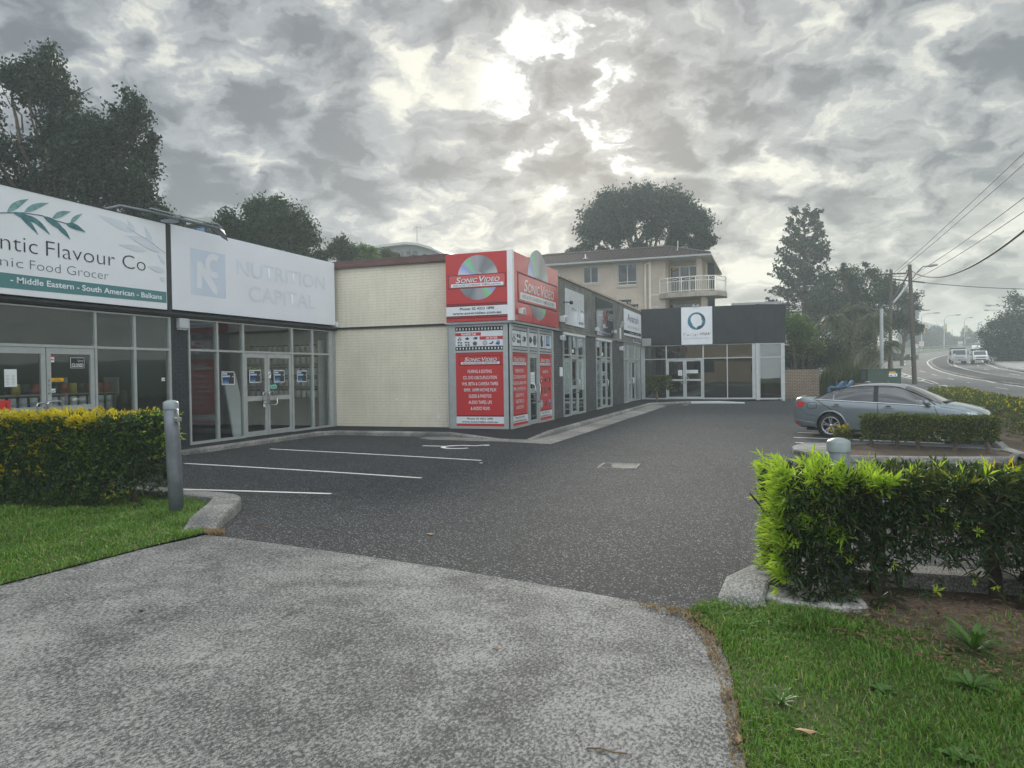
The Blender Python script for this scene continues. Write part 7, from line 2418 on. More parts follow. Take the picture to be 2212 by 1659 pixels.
def wheel(root, x, y, sgn, r=.318, rim_r=.235, w=.21, detail=True):
    """tyre and spoked rim, turning round local y; sgn is the outer side"""
    W = WM[root.name] @ Matrix.Translation((x, y, r)) @ Matrix.Rotation(rad(90) * sgn, 4, 'X')   # local z -> outwards
    h = w / 2
    t = MB().lathe([(rim_r - .01, -h * .9), (r * .93, -h), (r, -h * .75), (r, h * .75), (r * .95, h * .97), (rim_r + .012, h), (rim_r, h * .86), (rim_r - .01, h * .3)], 0, 0, 36)
    tyre = t.build('tyre', 'tyre', root, W)
    rm = MB().lathe([(rim_r + .002, h * .88), (rim_r + .004, h * 1.0), (rim_r - .012, h * 1.02), (rim_r - .025, h * .8), (rim_r - .03, h * .2)], 0, 0, 36)
    rim = rm.build('rim', 'rim', root, W)
    MB().lathe([(0, -.02), (rim_r - .03, -.02), (rim_r - .028, -.03)], 0, 0, 24).build('brake_disc', 'trim_black', root, W)
    MB().lathe([(.045, h * .45), (.05, h * .8), (.03, h * .92), (0, h * .93)], 0, 0, 14).build('hub', 'rim', rim, W)
    if detail:
        for i in range(5):
            a = i * 2 * PI / 5 + .35
            for d in (-.17, .17):
                c, s_ = math.cos(a + d), math.sin(a + d)
                c2, s2 = math.cos(a + d * .5), math.sin(a + d * .5)
                p0, p1 = Vector((c2 * .045, s2 * .045, h * .72)), Vector((c * (rim_r - .014), s_ * (rim_r - .014), h * .88))
                dd = (p1 - p0)
                nn = Vector((-dd.y, dd.x, 0)).normalized()
                vs = []
                for p, ww in ((p0, .015), (p1, .019)):
                    vs += [p - nn * ww, p + nn * ww, p + nn * ww * .6 + Vector((0, 0, .012)), p - nn * ww * .6 + Vector((0, 0, .012))]
                MB().add(vs, [(0, 1, 5, 4), (1, 2, 6, 5), (2, 3, 7, 6), (3, 0, 4, 7), (4, 5, 6, 7), (3, 2, 1, 0)]).build('spoke', 'rim', rim, W)
    return tyre


def side_patch(name, m, root, pts, sgn, lift=.005, dens=.06, thick=.006):
    """a panel that follows the car's flank, outlined in x,z"""
    out = []
    for a, b in zip(pts, pts[1:] + pts[:1]):
        n = max(1, int(math.hypot(b[0] - a[0], b[1] - a[1]) / dens))
        out += [(a[0] + (b[0] - a[0]) * i / n, a[1] + (b[1] - a[1]) * i / n) for i in range(n)]
    bm = bmesh.new()
    f = bm.faces.new([bm.verts.new((x, 0, z)) for x, z in out])
    xs = [p[0] for p in out]
    zs = [p[1] for p in out]
    for ax, lo, hi in ((0, min(xs), max(xs)), (2, min(zs), max(zs))):
        k = math.floor(lo / .09) + 1
        while k * .09 < hi:
            co, no = [0, 0, 0], [0, 0, 0]
            co[ax] = k * .09
            no[ax] = 1
            bmesh.ops.bisect_plane(bm, geom=bm.verts[:] + bm.edges[:] + bm.faces[:], plane_co=co, plane_no=no)
            k += 1
    for v in bm.verts:
        v.co.y = sgn * (CAR.side(v.co.x, v.co.z) + lift)
    bmesh.ops.recalc_face_normals(bm, faces=bm.faces[:])
    fs = bm.faces[:]
    avg = sum((q.normal.y for q in fs))
    if avg * sgn < 0:
        bmesh.ops.reverse_faces(bm, faces=fs)
    for q in bm.faces:
        q.smooth = True
    me = bpy.data.meshes.new(name)
    bm.to_mesh(me)
    bm.free()
    me.materials.append(MATS[m])
    o = bpy.data.objects.new(name, me)
    link(o, WM[root.name], root)
    return o


def side_line(name, m, root, pts, sgn, r=.006, lift=.0, dens=.06):
    out = []
    for a, b in zip(pts, pts[1:]):
        n = max(1, int(math.hypot(b[0] - a[0], b[1] - a[1]) / dens))
        out += [(a[0] + (b[0] - a[0]) * i / n, a[1] + (b[1] - a[1]) * i / n) for i in range(n)]
    out.append(pts[-1])
    return MB().tube([(x, sgn * (CAR.side(x, z) + lift), z) for x, z in out], r, 5).build(name, m, root)


def top_patch(name, m, root, x0, x1, f, lift=.006, nx=8, ny=8):
    vs, fs = [], []
    for i in range(nx + 1):
        x = x0 + (x1 - x0) * i / nx
        w = CAR.sec(x)[9][0] * f
        for j in range(ny + 1):
            y = -w + 2 * w * j / ny
            vs.append((x, y, CAR.over(x, y) + lift))
    for i in range(nx):
        for j in range(ny):
            a = i * (ny + 1) + j
            fs.append((a, a + ny + 1, a + ny + 2, a + 1))
    return MB().add(vs, fs, True).build(name, m, root)


def sedan(label, W, paint, group=None, detail=True, me=None):
    root = thing('parked_car' if detail else 'car', label, 'car', W=W, group=group)
    me = me.copy()
    me.materials.append(MATS[paint])
    body = link(bpy.data.objects.new('body', me), W, root)
    glass_ = 'car_glass'
    up = [(-.40, 1.02), (-.20, 1.13), (.10, 1.26), (.42, 1.335), (.8, 1.372), (1.06, 1.375)]
    for sgn in (-1, 1):
        side_patch('window', glass_, root, [(-.42, 1.012), (-.30, 1.085), (-.08, 1.19), (.02, 1.228), (.04, .998)], sgn)
        side_patch('window', glass_, root, [(.07, 1.0), (.06, 1.245), (.35, 1.322), (.7, 1.365), (.99, 1.375), (1.03, .968)], sgn)
        side_patch('window', glass_, root, [(1.16, .964), (1.11, 1.377), (1.45, 1.365), (1.72, 1.305), (2.0, 1.19), (2.28, 1.045), (2.38, .925)], sgn)
        side_patch('pillar', 'trim_black', root, [(1.035, .968), (.995, 1.378), (1.105, 1.38), (1.155, .964)], sgn, .004)
        side_line('belt_strip', 'chrome', root, [(-.44, 1.005), (.3, .985), (1.2, .957), (2.4, .913)], sgn, .017, .006)
        side_line('window_line', 'trim_black', root, [(-.46, 1.005), (-.32, 1.09), (-.08, 1.205), (.35, 1.337), (.8, 1.385), (1.3, 1.392), (1.6, 1.36), (1.9, 1.255), (2.25, 1.085), (2.45, .95)], sgn, .012, .001)
        if detail:
            side_line('door_gap', 'trim_black', root, [(-.40, 1.0), (-.05, .80), (.30, .50), (.36, .24)], sgn, .009)
            side_line('door_gap', 'trim_black', root, [(1.14, .955), (1.17, .70), (1.17, .22)], sgn, .009)
            side_line('door_gap', 'trim_black', root, [(2.42, .91), (2.50, .75), (2.46, .40), (2.3, .22)], sgn, .009)
            side_line('bumper_gap', 'trim_black', root, [(-.80, .74), (-.62, .60), (-.33, .55)], sgn, .005)
            side_line('bumper_crease', 'chrome', root, [(-1.0, .47), (-.7, .41), (-.42, .385)], sgn, .006, .001)
            side_line('hood_gap', 'trim_black', root, [(2.55, .905), (2.9, .86), (3.2, .80)], sgn, .005)
            for x in (.05, 1.3):
                side_patch('handle_recess', 'trim_black', root, [(x + .03, .83), (x + .17, .83), (x + .16, .885), (x + .10, .90), (x + .04, .885)], sgn, .003)
                z = .845
                MB().tube([(x - .02, sgn * (CAR.side(x, z) + .012), z), (x + .1, sgn * (CAR.side(x + .1, z) + .03), z + .003), (x + .22, sgn * (CAR.side(x + .2, z) + .012), z)], .014, 6).build('handle', paint, root)
            side_line('fuel_flap', 'trim_black', root, [(-.58, .92), (-.38, .925), (-.36, .90), (-.37, .79), (-.39, .77), (-.59, .765), (-.61, .79), (-.60, .90), (-.58, .92)], sgn, .007, -.001)
            side_patch('tail_light', 'tail_red', root, [(-.99, .93), (-.80, .945), (-.66, .935), (-.72, .83), (-.78, .79), (-1.0, .80)], sgn, .006)
            side_patch('reflector', 'tail_red', root, [(-.98, .395), (-.80, .36), (-.79, .335), (-.93, .345)], sgn, .004)
            side_patch('sill', 'trim_black', root, [(.45, .20), (2.2, .20), (2.2, .245), (.45, .245)], sgn, .004)
        side_patch('headlight', 'lamp_clear', root, [(3.10, .80), (3.28, .765), (3.44, .70), (3.42, .60), (3.22, .64)], sgn, .006)
        # mirror
        mb = MB()
        y = sgn * (CAR.side(2.25, .97) + .02)
        mb.lathe([(0, -.09), (.055, -.08), (.075, -.02), (.07, .05), (.03, .09), (0, .095)], 0, 0, 12)
        mb.build('mirror', paint, root, W @ Matrix.Translation((2.27, y + sgn * .10, 1.0)) @ Matrix.Rotation(rad(90), 4, 'X') @ Matrix.Diagonal((1, 1.0, 1, 1)))
        box('mirror_arm', 'trim_black', root, None, 2.24, 2.30, y - .03, y + .06, .93, .965)
        for x in (0, 2.65):
            arch = MB()
            N = 22
            vs = []
            for rr, yy in ((.368, .006), (.405, .008), (.405, -.03), (.368, -.05)):
                for k in range(N + 1):
                    a = rad(-14) + (PI + rad(28)) * k / N
                    xx, zz = x + rr * math.cos(a), .325 + rr * math.sin(a)
                    vs.append((xx, sgn * (CAR.side(xx, max(zz, .26)) + yy), zz))
            fs = []
            for q in range(3):
                for k in range(N):
                    fs.append((q * (N + 1) + k, q * (N + 1) + k + 1, (q + 1) * (N + 1) + k + 1, (q + 1) * (N + 1) + k))
            arch.add(vs, fs, True).build('wheel_arch', 'trim_black' if x == 0 and not detail else paint, root)
            MB().lathe([(.36, 0), (.36, .32), (0, .32)], 0, 0, 20).build('wheel_well', 'trim_black', root, W @ Matrix.Translation((x, sgn * .84, .33)) @ Matrix.Rotation(rad(90) * sgn, 4, 'X'))
            wheel(root, x, sgn * .765, -sgn, detail=detail)
    top_patch('windscreen', glass_, root, 1.72, 2.56, 1.02)
    top_patch('rear_window', glass_, root, -.42, .22, 1.0)
    MB().prism([(-1.085, .56), (-1.085, .70), (-1.07, .70), (-1.07, .56)], -.26, .26).build('number_plate', 'paper', root)
    box('grille', 'trim_black', root, None, 3.48, 3.575, -.35, .35, .50, .60)
    box('front_bumper', 'trim_black', root, None, 3.47, 3.55, -.5, .5, .27, .40)
    box('under_body', 'trim_black', root, None, -.7, 3.2, -.62, .62, .15, .26)
    box('wiper_panel', 'trim_black', root, None, 2.56, 2.66, -.55, .55, 1.0, 1.028)
    for x in (.55, 1.55):
        for y in (-.36, .36):
            box('seat', 'trim_black', root, None, x - .06, x + .06, y - .22, y + .22, .55, 1.18, .04)
    return root


cut = [MB().lathe([(0, -.35), (.365, -.35), (.365, .35), (0, .35)], 0, 0, 40) for _ in range(0)]
cutters = []
for x in (0, 2.65):
    for sgn in (-1, 1):
        c = MB()
        N = 40
        vs = [(x + .37 * math.cos(2 * PI * k / N), y, .322 + .37 * math.sin(2 * PI * k / N)) for y in (sgn * .56, sgn * 1.2) for k in range(N)]
        fs = [(k, (k + 1) % N, N + (k + 1) % N, N + k) for k in range(N)] + [tuple(reversed(range(N))), tuple(range(N, 2 * N))]
        if sgn > 0:
            fs = [tuple(reversed(f)) for f in fs]
        cutters.append(c.add(vs, fs))
BODY = bool_cut(CAR.body(), cutters)
try:
    BODY.set_sharp_from_angle(angle=rad(35))
except Exception:
    pass
Wc = Matrix.Translation((1.70, 22.14, -.205)) @ Matrix.Rotation(rad(-20), 4, 'Z') @ Matrix.Rotation(rad(.9), 4, 'Y')
sedan('dark grey four door saloon parked behind the small clipped hedge', Wc, 'car_grey', None, True, BODY)


def heading(p, a):
    return Matrix.Translation((p[0], p[1], gf(p[0], p[1]) + .02)) @ Matrix.Rotation(rad(a), 4, 'Z')


g1 = 'vehicles coming down the main road'
sedan('white car with a dark grille coming round the bend, left of the two', heading((37.7, 166), -106) @ Matrix.Diagonal((1, 1.05, 1.08, 1)), 'white_paint', g1, False, BODY)
sedan('white car behind and right of the car with the dark grille', heading((39.2, 160), -106), 'white_paint', g1, False, BODY)


def ute():
    W = heading((23.8, 104.6), -98) @ Matrix.Scale(.86, 4)
    r = thing('utility_truck', 'white utility with a roof rack in the kerbside lane', 'utility', W=W, group=g1)
    MB().prism([(-2.3, .45), (2.4, .42), (2.5, .6), (2.48, .95), (2.3, 1.12), (1.3, 1.2), (.75, 1.72), (.5, 1.8), (-.6, 1.8), (-.75, 1.2), (-2.3, 1.2)], -.92, .92).build('body', 'white_paint', r, None, .06)
    MB().add([(1.34, -.78, 1.2), (1.34, .78, 1.2), (.79, .66, 1.72), (.79, -.66, 1.72)], [(0, 1, 2, 3)]).build('windscreen', 'car_glass', r)
    for s_ in (-1, 1):
        MB().add([(1.1, s_ * .925, 1.2), (.7, s_ * .925, 1.66), (-.5, s_ * .925, 1.66), (-.6, s_ * .925, 1.2)], [(0, 1, 2, 3)]).build('window', 'car_glass', r)
        box('mirror', 'trim_black', r, None, .95, 1.05, s_ * .95, s_ * 1.18, 1.15, 1.33)
        box('headlight', 'lamp_clear', r, None, 2.40, 2.515, s_ * .62, s_ * .9, .82, .98)
        for x in (-1.4, 1.55):
            wheel(r, x, s_ * .82, -s_, .38, .25, .25, False)
    box('grille', 'trim_black', r, None, 2.45, 2.525, -.58, .58, .80, .95)
    box('lower_grille', 'trim_black', r, None, 2.45, 2.52, -.62, .62, .50, .62)
    box('number_plate', 'paper', r, None, 2.521, 2.535, -.2, .2, .64, .74)
    for x in (-.75, -2.2):
        for s_ in (-1, 1):
            box('rack_post', 'trim_black', r, None, x - .03, x + .03, s_ * .8 - .03, s_ * .8 + .03, 1.2, 2.05)
        box('rack_bar', 'trim_black', r, None, x - .03, x + .03, -.9, .9, 2.051, 2.12)
    tube('load_pipe', 'paper', r, None, [(-2.4, -.72, 2.2), (1.0, -.62, 2.17)], .09, 8)
    tube('snorkel', 'trim_black', r, None, [(1.5, -.93, 1.1), (1.2, -.93, 1.3), (.8, -.88, 1.8)], .05, 6)


ute()


def truck():
    W = heading((21.5, 104.5), -96) @ Matrix.Scale(.84, 4)
    r = thing('truck', 'grey white cab over truck with a tipper body in the inner lane', 'truck', W=W, group=g1)
    MB().prism([(-.2, .55), (1.75, .55), (1.8, .9), (1.72, 1.35), (1.5, 2.05), (1.35, 2.15), (-.2, 2.15)], -.95, .95).build('cab', 'truck_grey', r, None, .05)
    MB().add([(1.732, -.82, 1.32), (1.732, .82, 1.32), (1.535, .76, 2.0), (1.535, -.76, 2.0)], [(0, 1, 2, 3)]).build('windscreen', 'car_glass', r)
    box('tipper_body', 'gutter_grey', r, None, -3.6, -.3, -1.0, 1.0, .85, 1.75)
    box('head_board', 'trim_black', r, None, -.5, -.35, -1.0, 1.0, 1.751, 2.35)
    box('chassis', 'trim_black', r, None, -3.5, 1.6, -.6, .6, .45, .849)
    box('front_bumper', 'gutter_grey', r, None, 1.7, 1.86, -.95, .95, .42, .72)
    box('grille', 'gutter_grey', r, None, 1.74, 1.815, -.6, .6, .85, 1.1)
    box('number_plate', 'trim_black', r, None, 1.861, 1.875, -.18, .18, .5, .62)
    for s_ in (-1, 1):
        box('headlight', 'lamp_clear', r, None, 1.7, 1.83, s_ * .68, s_ * .92, .8, .96)
        box('mirror', 'trim_black', r, None, 1.45, 1.55, s_ * 1.05, s_ * 1.2, 1.35, 1.75)
        MB().add([(1.3, s_ * .956, 1.3), (1.15, s_ * .956, 1.95), (.3, s_ * .956, 1.95), (.3, s_ * .956, 1.3)], [(0, 1, 2, 3)]).build('window', 'car_glass', r)
        for x in (-2.4, .9):
            wheel(r, x, s_ * .82, -s_, .38, .22, .25, False)
    box('dash_card', 'paper', r, None, 1.72, 1.74, -.75, -.45, 1.36, 1.46)


truck()


def cyclist(p, a, top_m, lab, helmet):
    z = gf(*p) + .14
    W = Matrix.Translation((p[0], p[1], z)) @ Matrix.Rotation(rad(a), 4, 'Z')
    b = thing('bicycle', 'dark bicycle ridden by the ' + lab.split(',')[0], 'bicycle', W=W, group='bicycles on the cycle path')
    for x in (-.5, .5):
        w = MB()
        vs, fs = [], []
        N, M = 20, 6
        for i in range(N):
            u = 2 * PI * i / N
            for j in range(M):
                v = 2 * PI * j / M
                R = .33 + .018 * math.cos(v)
                vs.append((x + R * math.cos(u), .018 * math.sin(v), .35 + R * math.sin(u)))
        for i in range(N):
            for j in range(M):
                fs.append((i * M + j, ((i + 1) % N) * M + j, ((i + 1) % N) * M + (j + 1) % M, i * M + (j + 1) % M))
        w.add(vs, fs, True).build('wheel', 'tyre', b)
    fr = MB()
    for q in ([(-.5, 0, .35), (-.18, 0, .80)], [(-.18, 0, .80), (.38, 0, .82)], [(.38, 0, .82), (.5, 0, .35)], [(-.05, 0, .30), (.38, 0, .76)], [(-.05, 0, .30), (-.18, 0, .95)], [(-.5, 0, .35), (-.05, 0, .30)], [(.36, 0, .80), (.34, 0, 1.02)], [(.34, -.24, 1.02), (.34, .24, 1.02)]):
        fr.tube(q, .02, 5)
    fr.build('frame', 'trim_black', b)
    box('saddle', 'trim_black', b, None, -.3, -.04, -.07, .07, .96, 1.0)
    t = thing('person', lab, 'person', W=W, group='cyclists on the cycle path')
    J = {'pel': (-.16, 0, 1.03), 'ab': (-.06, 0, 1.22), 'ch': (.06, 0, 1.42), 'ne': (.13, 0, 1.53), 'hd': (.17, 0, 1.63), 'ht': (.18, 0, 1.72)}
    E_ = [('pel', 'ab'), ('ab', 'ch'), ('ch', 'ne'), ('ne', 'hd'), ('hd', 'ht')]
    Rr = {'pel': .15, 'ab': .14, 'ch': .16, 'ne': .06, 'hd': .10, 'ht': .075}
    for s_, n_ in ((1, 'l'), (-1, 'r')):
        J.update({'sh' + n_: (.08, s_ * .19, 1.45), 'el' + n_: (.22, s_ * .25, 1.22), 'wr' + n_: (.33, s_ * .22, 1.06), 'hp' + n_: (-.14, s_ * .10, .98), 'kn' + n_: (.18, s_ * .12, .72 if s_ > 0 else .86), 'an' + n_: (-.02, s_ * .11, .25 if s_ > 0 else .45), 'to' + n_: (.14, s_ * .11, .20 if s_ > 0 else .40)})
        E_ += [('ch', 'sh' + n_), ('sh' + n_, 'el' + n_), ('el' + n_, 'wr' + n_), ('pel', 'hp' + n_), ('hp' + n_, 'kn' + n_), ('kn' + n_, 'an' + n_), ('an' + n_, 'to' + n_)]
        Rr.update({'sh' + n_: .07, 'el' + n_: .05, 'wr' + n_: .035, 'hp' + n_: .11, 'kn' + n_: .07, 'an' + n_: .045, 'to' + n_: .035})
    names = list(J)
    me = bpy.data.meshes.new('body')
    me.from_pydata([J[k] for k in names], [(names.index(i), names.index(j)) for i, j in E_], [])
    o = bpy.data.objects.new('body', me)
    link(o, W, t)
    o.modifiers.new('skin', 'SKIN')
    for v, k in zip(me.skin_vertices[0].data, names):
        v.radius = (Rr[k], Rr[k])
    me.skin_vertices[0].data[0].use_root = True
    o.modifiers.new('sub', 'SUBSURF').levels = 1
    me.materials.append(MATS['skin'])
    # jersey and shorts are shells over the body
    j = MB()
    j.tube([(-.16, 0, 1.02), (-.06, 0, 1.22), (.04, 0, 1.38), (.11, 0, 1.49)], [.165, .165, .195, .11], 12)
    for s_ in (-1, 1):
        j.tube([(.07, s_ * .15, 1.45), (.15, s_ * .235, 1.33), (.19, s_ * .25, 1.27)], [.095, .075, .065], 8)
    j.build('jersey', top_m, t)
    s2 = MB()
    for s_ in (-1, 1):
        kz = .72 if s_ > 0 else .86
        s2.tube([(-.17, s_ * .07, 1.05), (-.13, s_ * .10, .96), (.12, s_ * .12, .76 if s_ > 0 else .88)], [.15, .135, .09], 10)
    s2.build('shorts', 'shorts', t)
    MB().lathe([(.11, 0), (.125, .03), (.11, .09), (.06, .13), (0, .14)], 0, 0, 12).build('helmet', helmet, t, W @ Matrix.Translation((.17, 0, 1.62)))


cyclist((26.9, 112.5), 76, 'hivis', 'cyclist in a bright orange vest riding away, dark legs and pale helmet', 'paper')
cyclist((28.3, 110.5), 76, 'jersey', 'cyclist in a pale blue top riding away, white helmet', 'paper')

# ------------------------------------------------------------------ bollards, poles, street things
def bollard(label, base, top, r=.083, lock=True, group=None, side=1):
    base, top = Vector(base), Vector(top)
    d = (top - base)
    L = d.length
    q = d.to_track_quat('Z', 'Y').to_matrix().to_4x4()
    W = Matrix.Translation(base) @ q
    t = thing('bollard', label, 'bollard', W=W, group=group)
    MB().lathe([(0, -.1), (r, -.1), (r, L * .4), (r * 1.003, L * .7), (r, L - .075), (0, L - .075)], 0, 0, 24).build('post', 'galv', t)
    MB().lathe([(r * 1.035, L - .09), (r * 1.035, L - .018), (r * .95, L - .006), (r * .5, L + .012), (0, L + .018)], 0, 0, 24).build('cap', 'galv_cap', t)
    return t, W


bl, Wb = bollard('tall galvanised bollard leaning beside the left hedge, padlock on its side', (-6.63, 6.78, .02), (-6.68, 6.77, 1.375))
ux = WM[bl.name].inverted().to_3x3() @ R_
ux.z = 0
ux.normalize()
un = WM[bl.name].inverted().to_3x3() @ (-F_)
un.z = 0
un.normalize()
lk = ux * .085 + un * .05
MB().tube([(lk.x, lk.y, 1.25), (lk.x * 1.15, lk.y * 1.15, 1.265), (lk.x * 1.3, lk.y * 1.3, 1.25), (lk.x * 1.32, lk.y * 1.32, 1.2), (lk.x * 1.3, lk.y * 1.3, 1.16)], .009, 6).build('shackle', 'chrome', bl)
MB().tube([(lk.x * .95, lk.y * .95, 1.255), (lk.x * 1.2, lk.y * 1.2, 1.255)], .018, 8).build('eye', 'chrome', bl)
MB().box(lk.x * 1.2 - .045, lk.x * 1.2 + .045, lk.y * 1.2 - .02, lk.y * 1.2 + .02, 1.11, 1.165).build('padlock', 'chrome', bl, WM[bl.name], .006)
br_, Wr = bollard('short looking galvanised bollard rising out of the right hedge', (.46, 6.12, -.12), (.46, 6.13, 1.10))
un = WM[br_.name].inverted().to_3x3() @ (-R_)
MB().tube([(un.x * .08, un.y * .08, 1.0), (un.x * .12, un.y * .12, 1.03), (un.x * .17, un.y * .17, 1.0), (un.x * .18, un.y * .18, .93), (un.x * .15, un.y * .15, .86)], .022, 8).build('chain', 'trim_black', br_)
MB().tube([(un.x * .09, un.y * .09, .97), (un.x * .14, un.y * .14, .95), (un.x * .16, un.y * .16, .88)], .012, 6).build('chain_link', 'chrome', br_)
for i, (px_, py_, Z, lab) in enumerate(((1932, 827, 46, 'small bollard standing in front of the green cabinet'), (1973, 834, 38.5, 'small bollard at the foot of the timber power pole'))):
    p = at(px_, py_, Z)
    bollard(lab, (p.x, p.y, gf(p.x, p.y)), (p.x, p.y, p.z), .083)

# green cabinet
p0, p1 = at(1874, 797, 45), at(1945, 797, 45)
W = Matrix.Translation((p0.x, p0.y, -.33)) @ Matrix.Rotation(math.atan2(p1.y - p0.y, p1.x - p0.x) - rad(3), 4, 'Z')
w = (p1 - p0).length
hh = p0.z + .33
t = thing('electrical_cabinet', 'dark green electrical cabinet with warning labels beside the power poles', 'cabinet', W=W)
box('case', 'box_green', t, None, 0, w, 0, 1.1, 0, hh - .05, .015)
box('lid', 'box_green', t, None, -.04, w + .04, -.04, 1.14, hh - .049, hh + .01, .01)
box('door_gap', 'trim_black', t, None, w * .49, w * .497, -.004, .0, .15, hh - .1)
box('label', 'orange_label', t, None, w * .64, w * .83, -.012, -.003, hh - .28, hh - .17)
box('label', 'paper', t, None, w * .63, w * .88, -.012, -.003, hh - .49, hh - .29)
MB().prism([(w * .65, hh - .45), (w * .73, hh - .45), (w * .73, hh - .42), (w * .66, hh - .40)], -.016, -.0125).build('label_print', 'ink_black', t)
box('label_print', 'ink_black', t, None, w * .80, w * .83, -.016, -.0125, hh - .43, hh - .37)
for k in range(10):
    z = hh - .15 - k * .055
    box('vent_slat', 'galv_cap', t, None, -.02, -.003, .25, .85, z, z + .02)
# white board behind the car
p = at(1903, 831, 43)
q = at(1934, 832, 43)
t = thing('white_board', 'white horizontal board on short legs before the green cabinet', 'board', (p.x, p.y, gf(p.x, p.y)))
MB().tube([(p.x, p.y, p.z), (q.x, q.y, q.z)], .06, 4).build('board', 'paper', t, ID)
for s_ in (.1, .9):
    a = p.lerp(q, s_)
    box('leg', 'galv', t, ID, a.x - .03, a.x + .03, a.y - .03, a.y + .03, gf(a.x, a.y) - .1, a.z - .05)
tube('handle', 'galv', t, ID, [p.lerp(q, .42) + Vector((0, 0, .05)), p.lerp(q, .42) + Vector((0, 0, .16)), p.lerp(q, .6) + Vector((0, 0, .16)), p.lerp(q, .6) + Vector((0, 0, .05))], .02, 6)
# blue water valves
a, b = at(1790, 838, 40), at(1842, 834, 40)
t = thing('water_valves', 'blue painted water pipes and valves behind the roof of the grey car', 'valves', (a.x, a.y, gf(a.x, a.y)))
tube('pipe', 'valve_blue', t, ID, [a, b], .06, 8)
for s_ in (.12, .35, .5, .72, .9):
    c = a.lerp(b, s_)
    tube('flange', 'valve_blue', t, ID, [c - (b - a).normalized() * .05, c + (b - a).normalized() * .05], .11, 10)
for s_ in (.42, .8):
    c = a.lerp(b, s_)
    tube('valve_body', 'valve_blue', t, ID, [c, c + Vector((.22, 0, .26)), c + Vector((.27, 0, .31))], [.10, .10, .04], 8)
    tube('hand_wheel', 'valve_blue', t, ID, [c + Vector((-.1, 0, .1)), c + Vector((-.1, 0, .32))], .03, 6)
for c in (a, b):
    tube('riser', 'valve_blue', t, ID, [c, Vector((c.x, c.y, gf(c.x, c.y) - .2))], .08, 8)
p = at(1862, 831, 44)
t = thing('meter_box', 'small rusty red meter box left of the green cabinet', 'meter box', (p.x, p.y, gf(p.x, p.y)))
box('case', 'brown_fence', t, ID, p.x - .4, p.x + .35, p.y, p.y + .3, gf(p.x, p.y) - .05, p.z + .1)
tube('tap', 'chrome', t, ID, [(p.x + .2, p.y - .02, p.z + .1), (p.x + .2, p.y - .02, p.z + .2), (p.x + .45, p.y - .02, p.z + .14)], .03, 6)


def pole(label, pb, pt, Z, r0, r1, m='wood_pole', name='power_pole', Zt=None):
    b = at(*pb, Z)
    b.z = gf(b.x, b.y) - .1
    t_ = at(*pt, Zt or Z)
    o = thing(name, label, 'pole', b)
    pass
    MB().tube([b, b.lerp(t_, .5), t_], [r0, (r0 + r1) / 2, r1], 12).build('post', m, o, ID)
    return o, b, t_


P1, b1, t1 = pole('tall weathered timber power pole with a street lamp arm, nearest the road', (1976, 842), (1965, 572), 61, .19, .145)
P2, b2, t2 = pole('weathered timber power pole with crossarms, left of the lamp pole', (1922, 842), (1925, 583), 66, .17, .13)
P3, b3, t3 = pole('short grey round post left of the two timber poles', (1905, 835), (1904, 667), 58, .14, .13, 'grey_pole', 'post')


def c5(x, y, Z):
    return at((3200 + x / 3.456) / 1.735985, (900 + y / 3.456) / 1.735985, Z)


def cr(x, y):
    return ((3200 + x / 3.456) / 1.735985, (900 + y / 3.456) / 1.735985)


tube('lamp_arm', 'galv', P1, ID, [c5(770, 495, 61), c5(840, 405, 60), c5(900, 345, 59.5), c5(980, 336, 59.2)], .045, 6)
MB().tube([c5(965, 340, 59.2), c5(1000, 332, 59.1), c5(1095, 320, 58.8)], [.08, .13, .07], 8).build('lamp_head', 'gutter_grey', P1, ID)
tube('pole_bracket', 'rail_steel', P1, ID, [c5(785, 690, 61), c5(915, 690, 60.5)], .05, 6)
MB().tube([c5(880, 690, 60.6), c5(880, 650, 60.6), c5(918, 655, 60.5), c5(918, 690, 60.5)], .07, 6).build('junction_box', 'gutter_grey', P1, ID)
box('pole_box', 'gutter_grey', P1, ID, b1.x + .05, b1.x + .3, b1.y - .25, b1.y - .05, 5.6, 6.3)
for (ya, yb, xa, xb) in ((447, 430, 300, 690), (470, 474, 515, 655), (508, 552, 515, 928)):
    tube('crossarm', 'wood_pole', P2, ID, [c5(xa, ya, 66), c5(xb, yb, 65.5)], .07 if ya != 470 else .025, 6)
for x in (605, 670):
    tube('insulator', 'gutter_grey', P2, ID, [c5(x, 440, 65.6), c5(x, 475, 65.6), c5(x - 20, 505, 65.6)], .035, 5)
t = thing('power_cable', 'thick black cable looping down from the timber poles to the short grey post', 'cable', b1)
tube('cable', 'cable', t, ID, [c5(690, 420, 61), c5(695, 395, 61), c5(720, 390, 61)], .06, 6)
tube('cable', 'cable', t, ID, [c5(715, 415, 61), c5(690, 480, 61), c5(560, 700, 60), c5(400, 885, 58.5)], .07, 6)
tube('guard', 'grey_pole', t, ID, [c5(725, 550, 62), c5(600, 720, 61), c5(520, 810, 60)], .09, 6)


def wire(label, a, b, sag, r, m='cable', group='overhead wires'):
    pts = []
    for i in range(25):
        s_ = i / 24
        p = a.lerp(b, s_)
        p.z -= sag * 4 * s_ * (1 - s_)
        pts.append(p)
    o = MB().tube(pts, r, 5).build('overhead_wire', m, None)
    setp(o, label, 'wire', group)


def ext(x0, y0, x1, y1, X, Z):
    return at(X, y0 + (y1 - y0) * (X - x0) / (x1 - x0), Z)


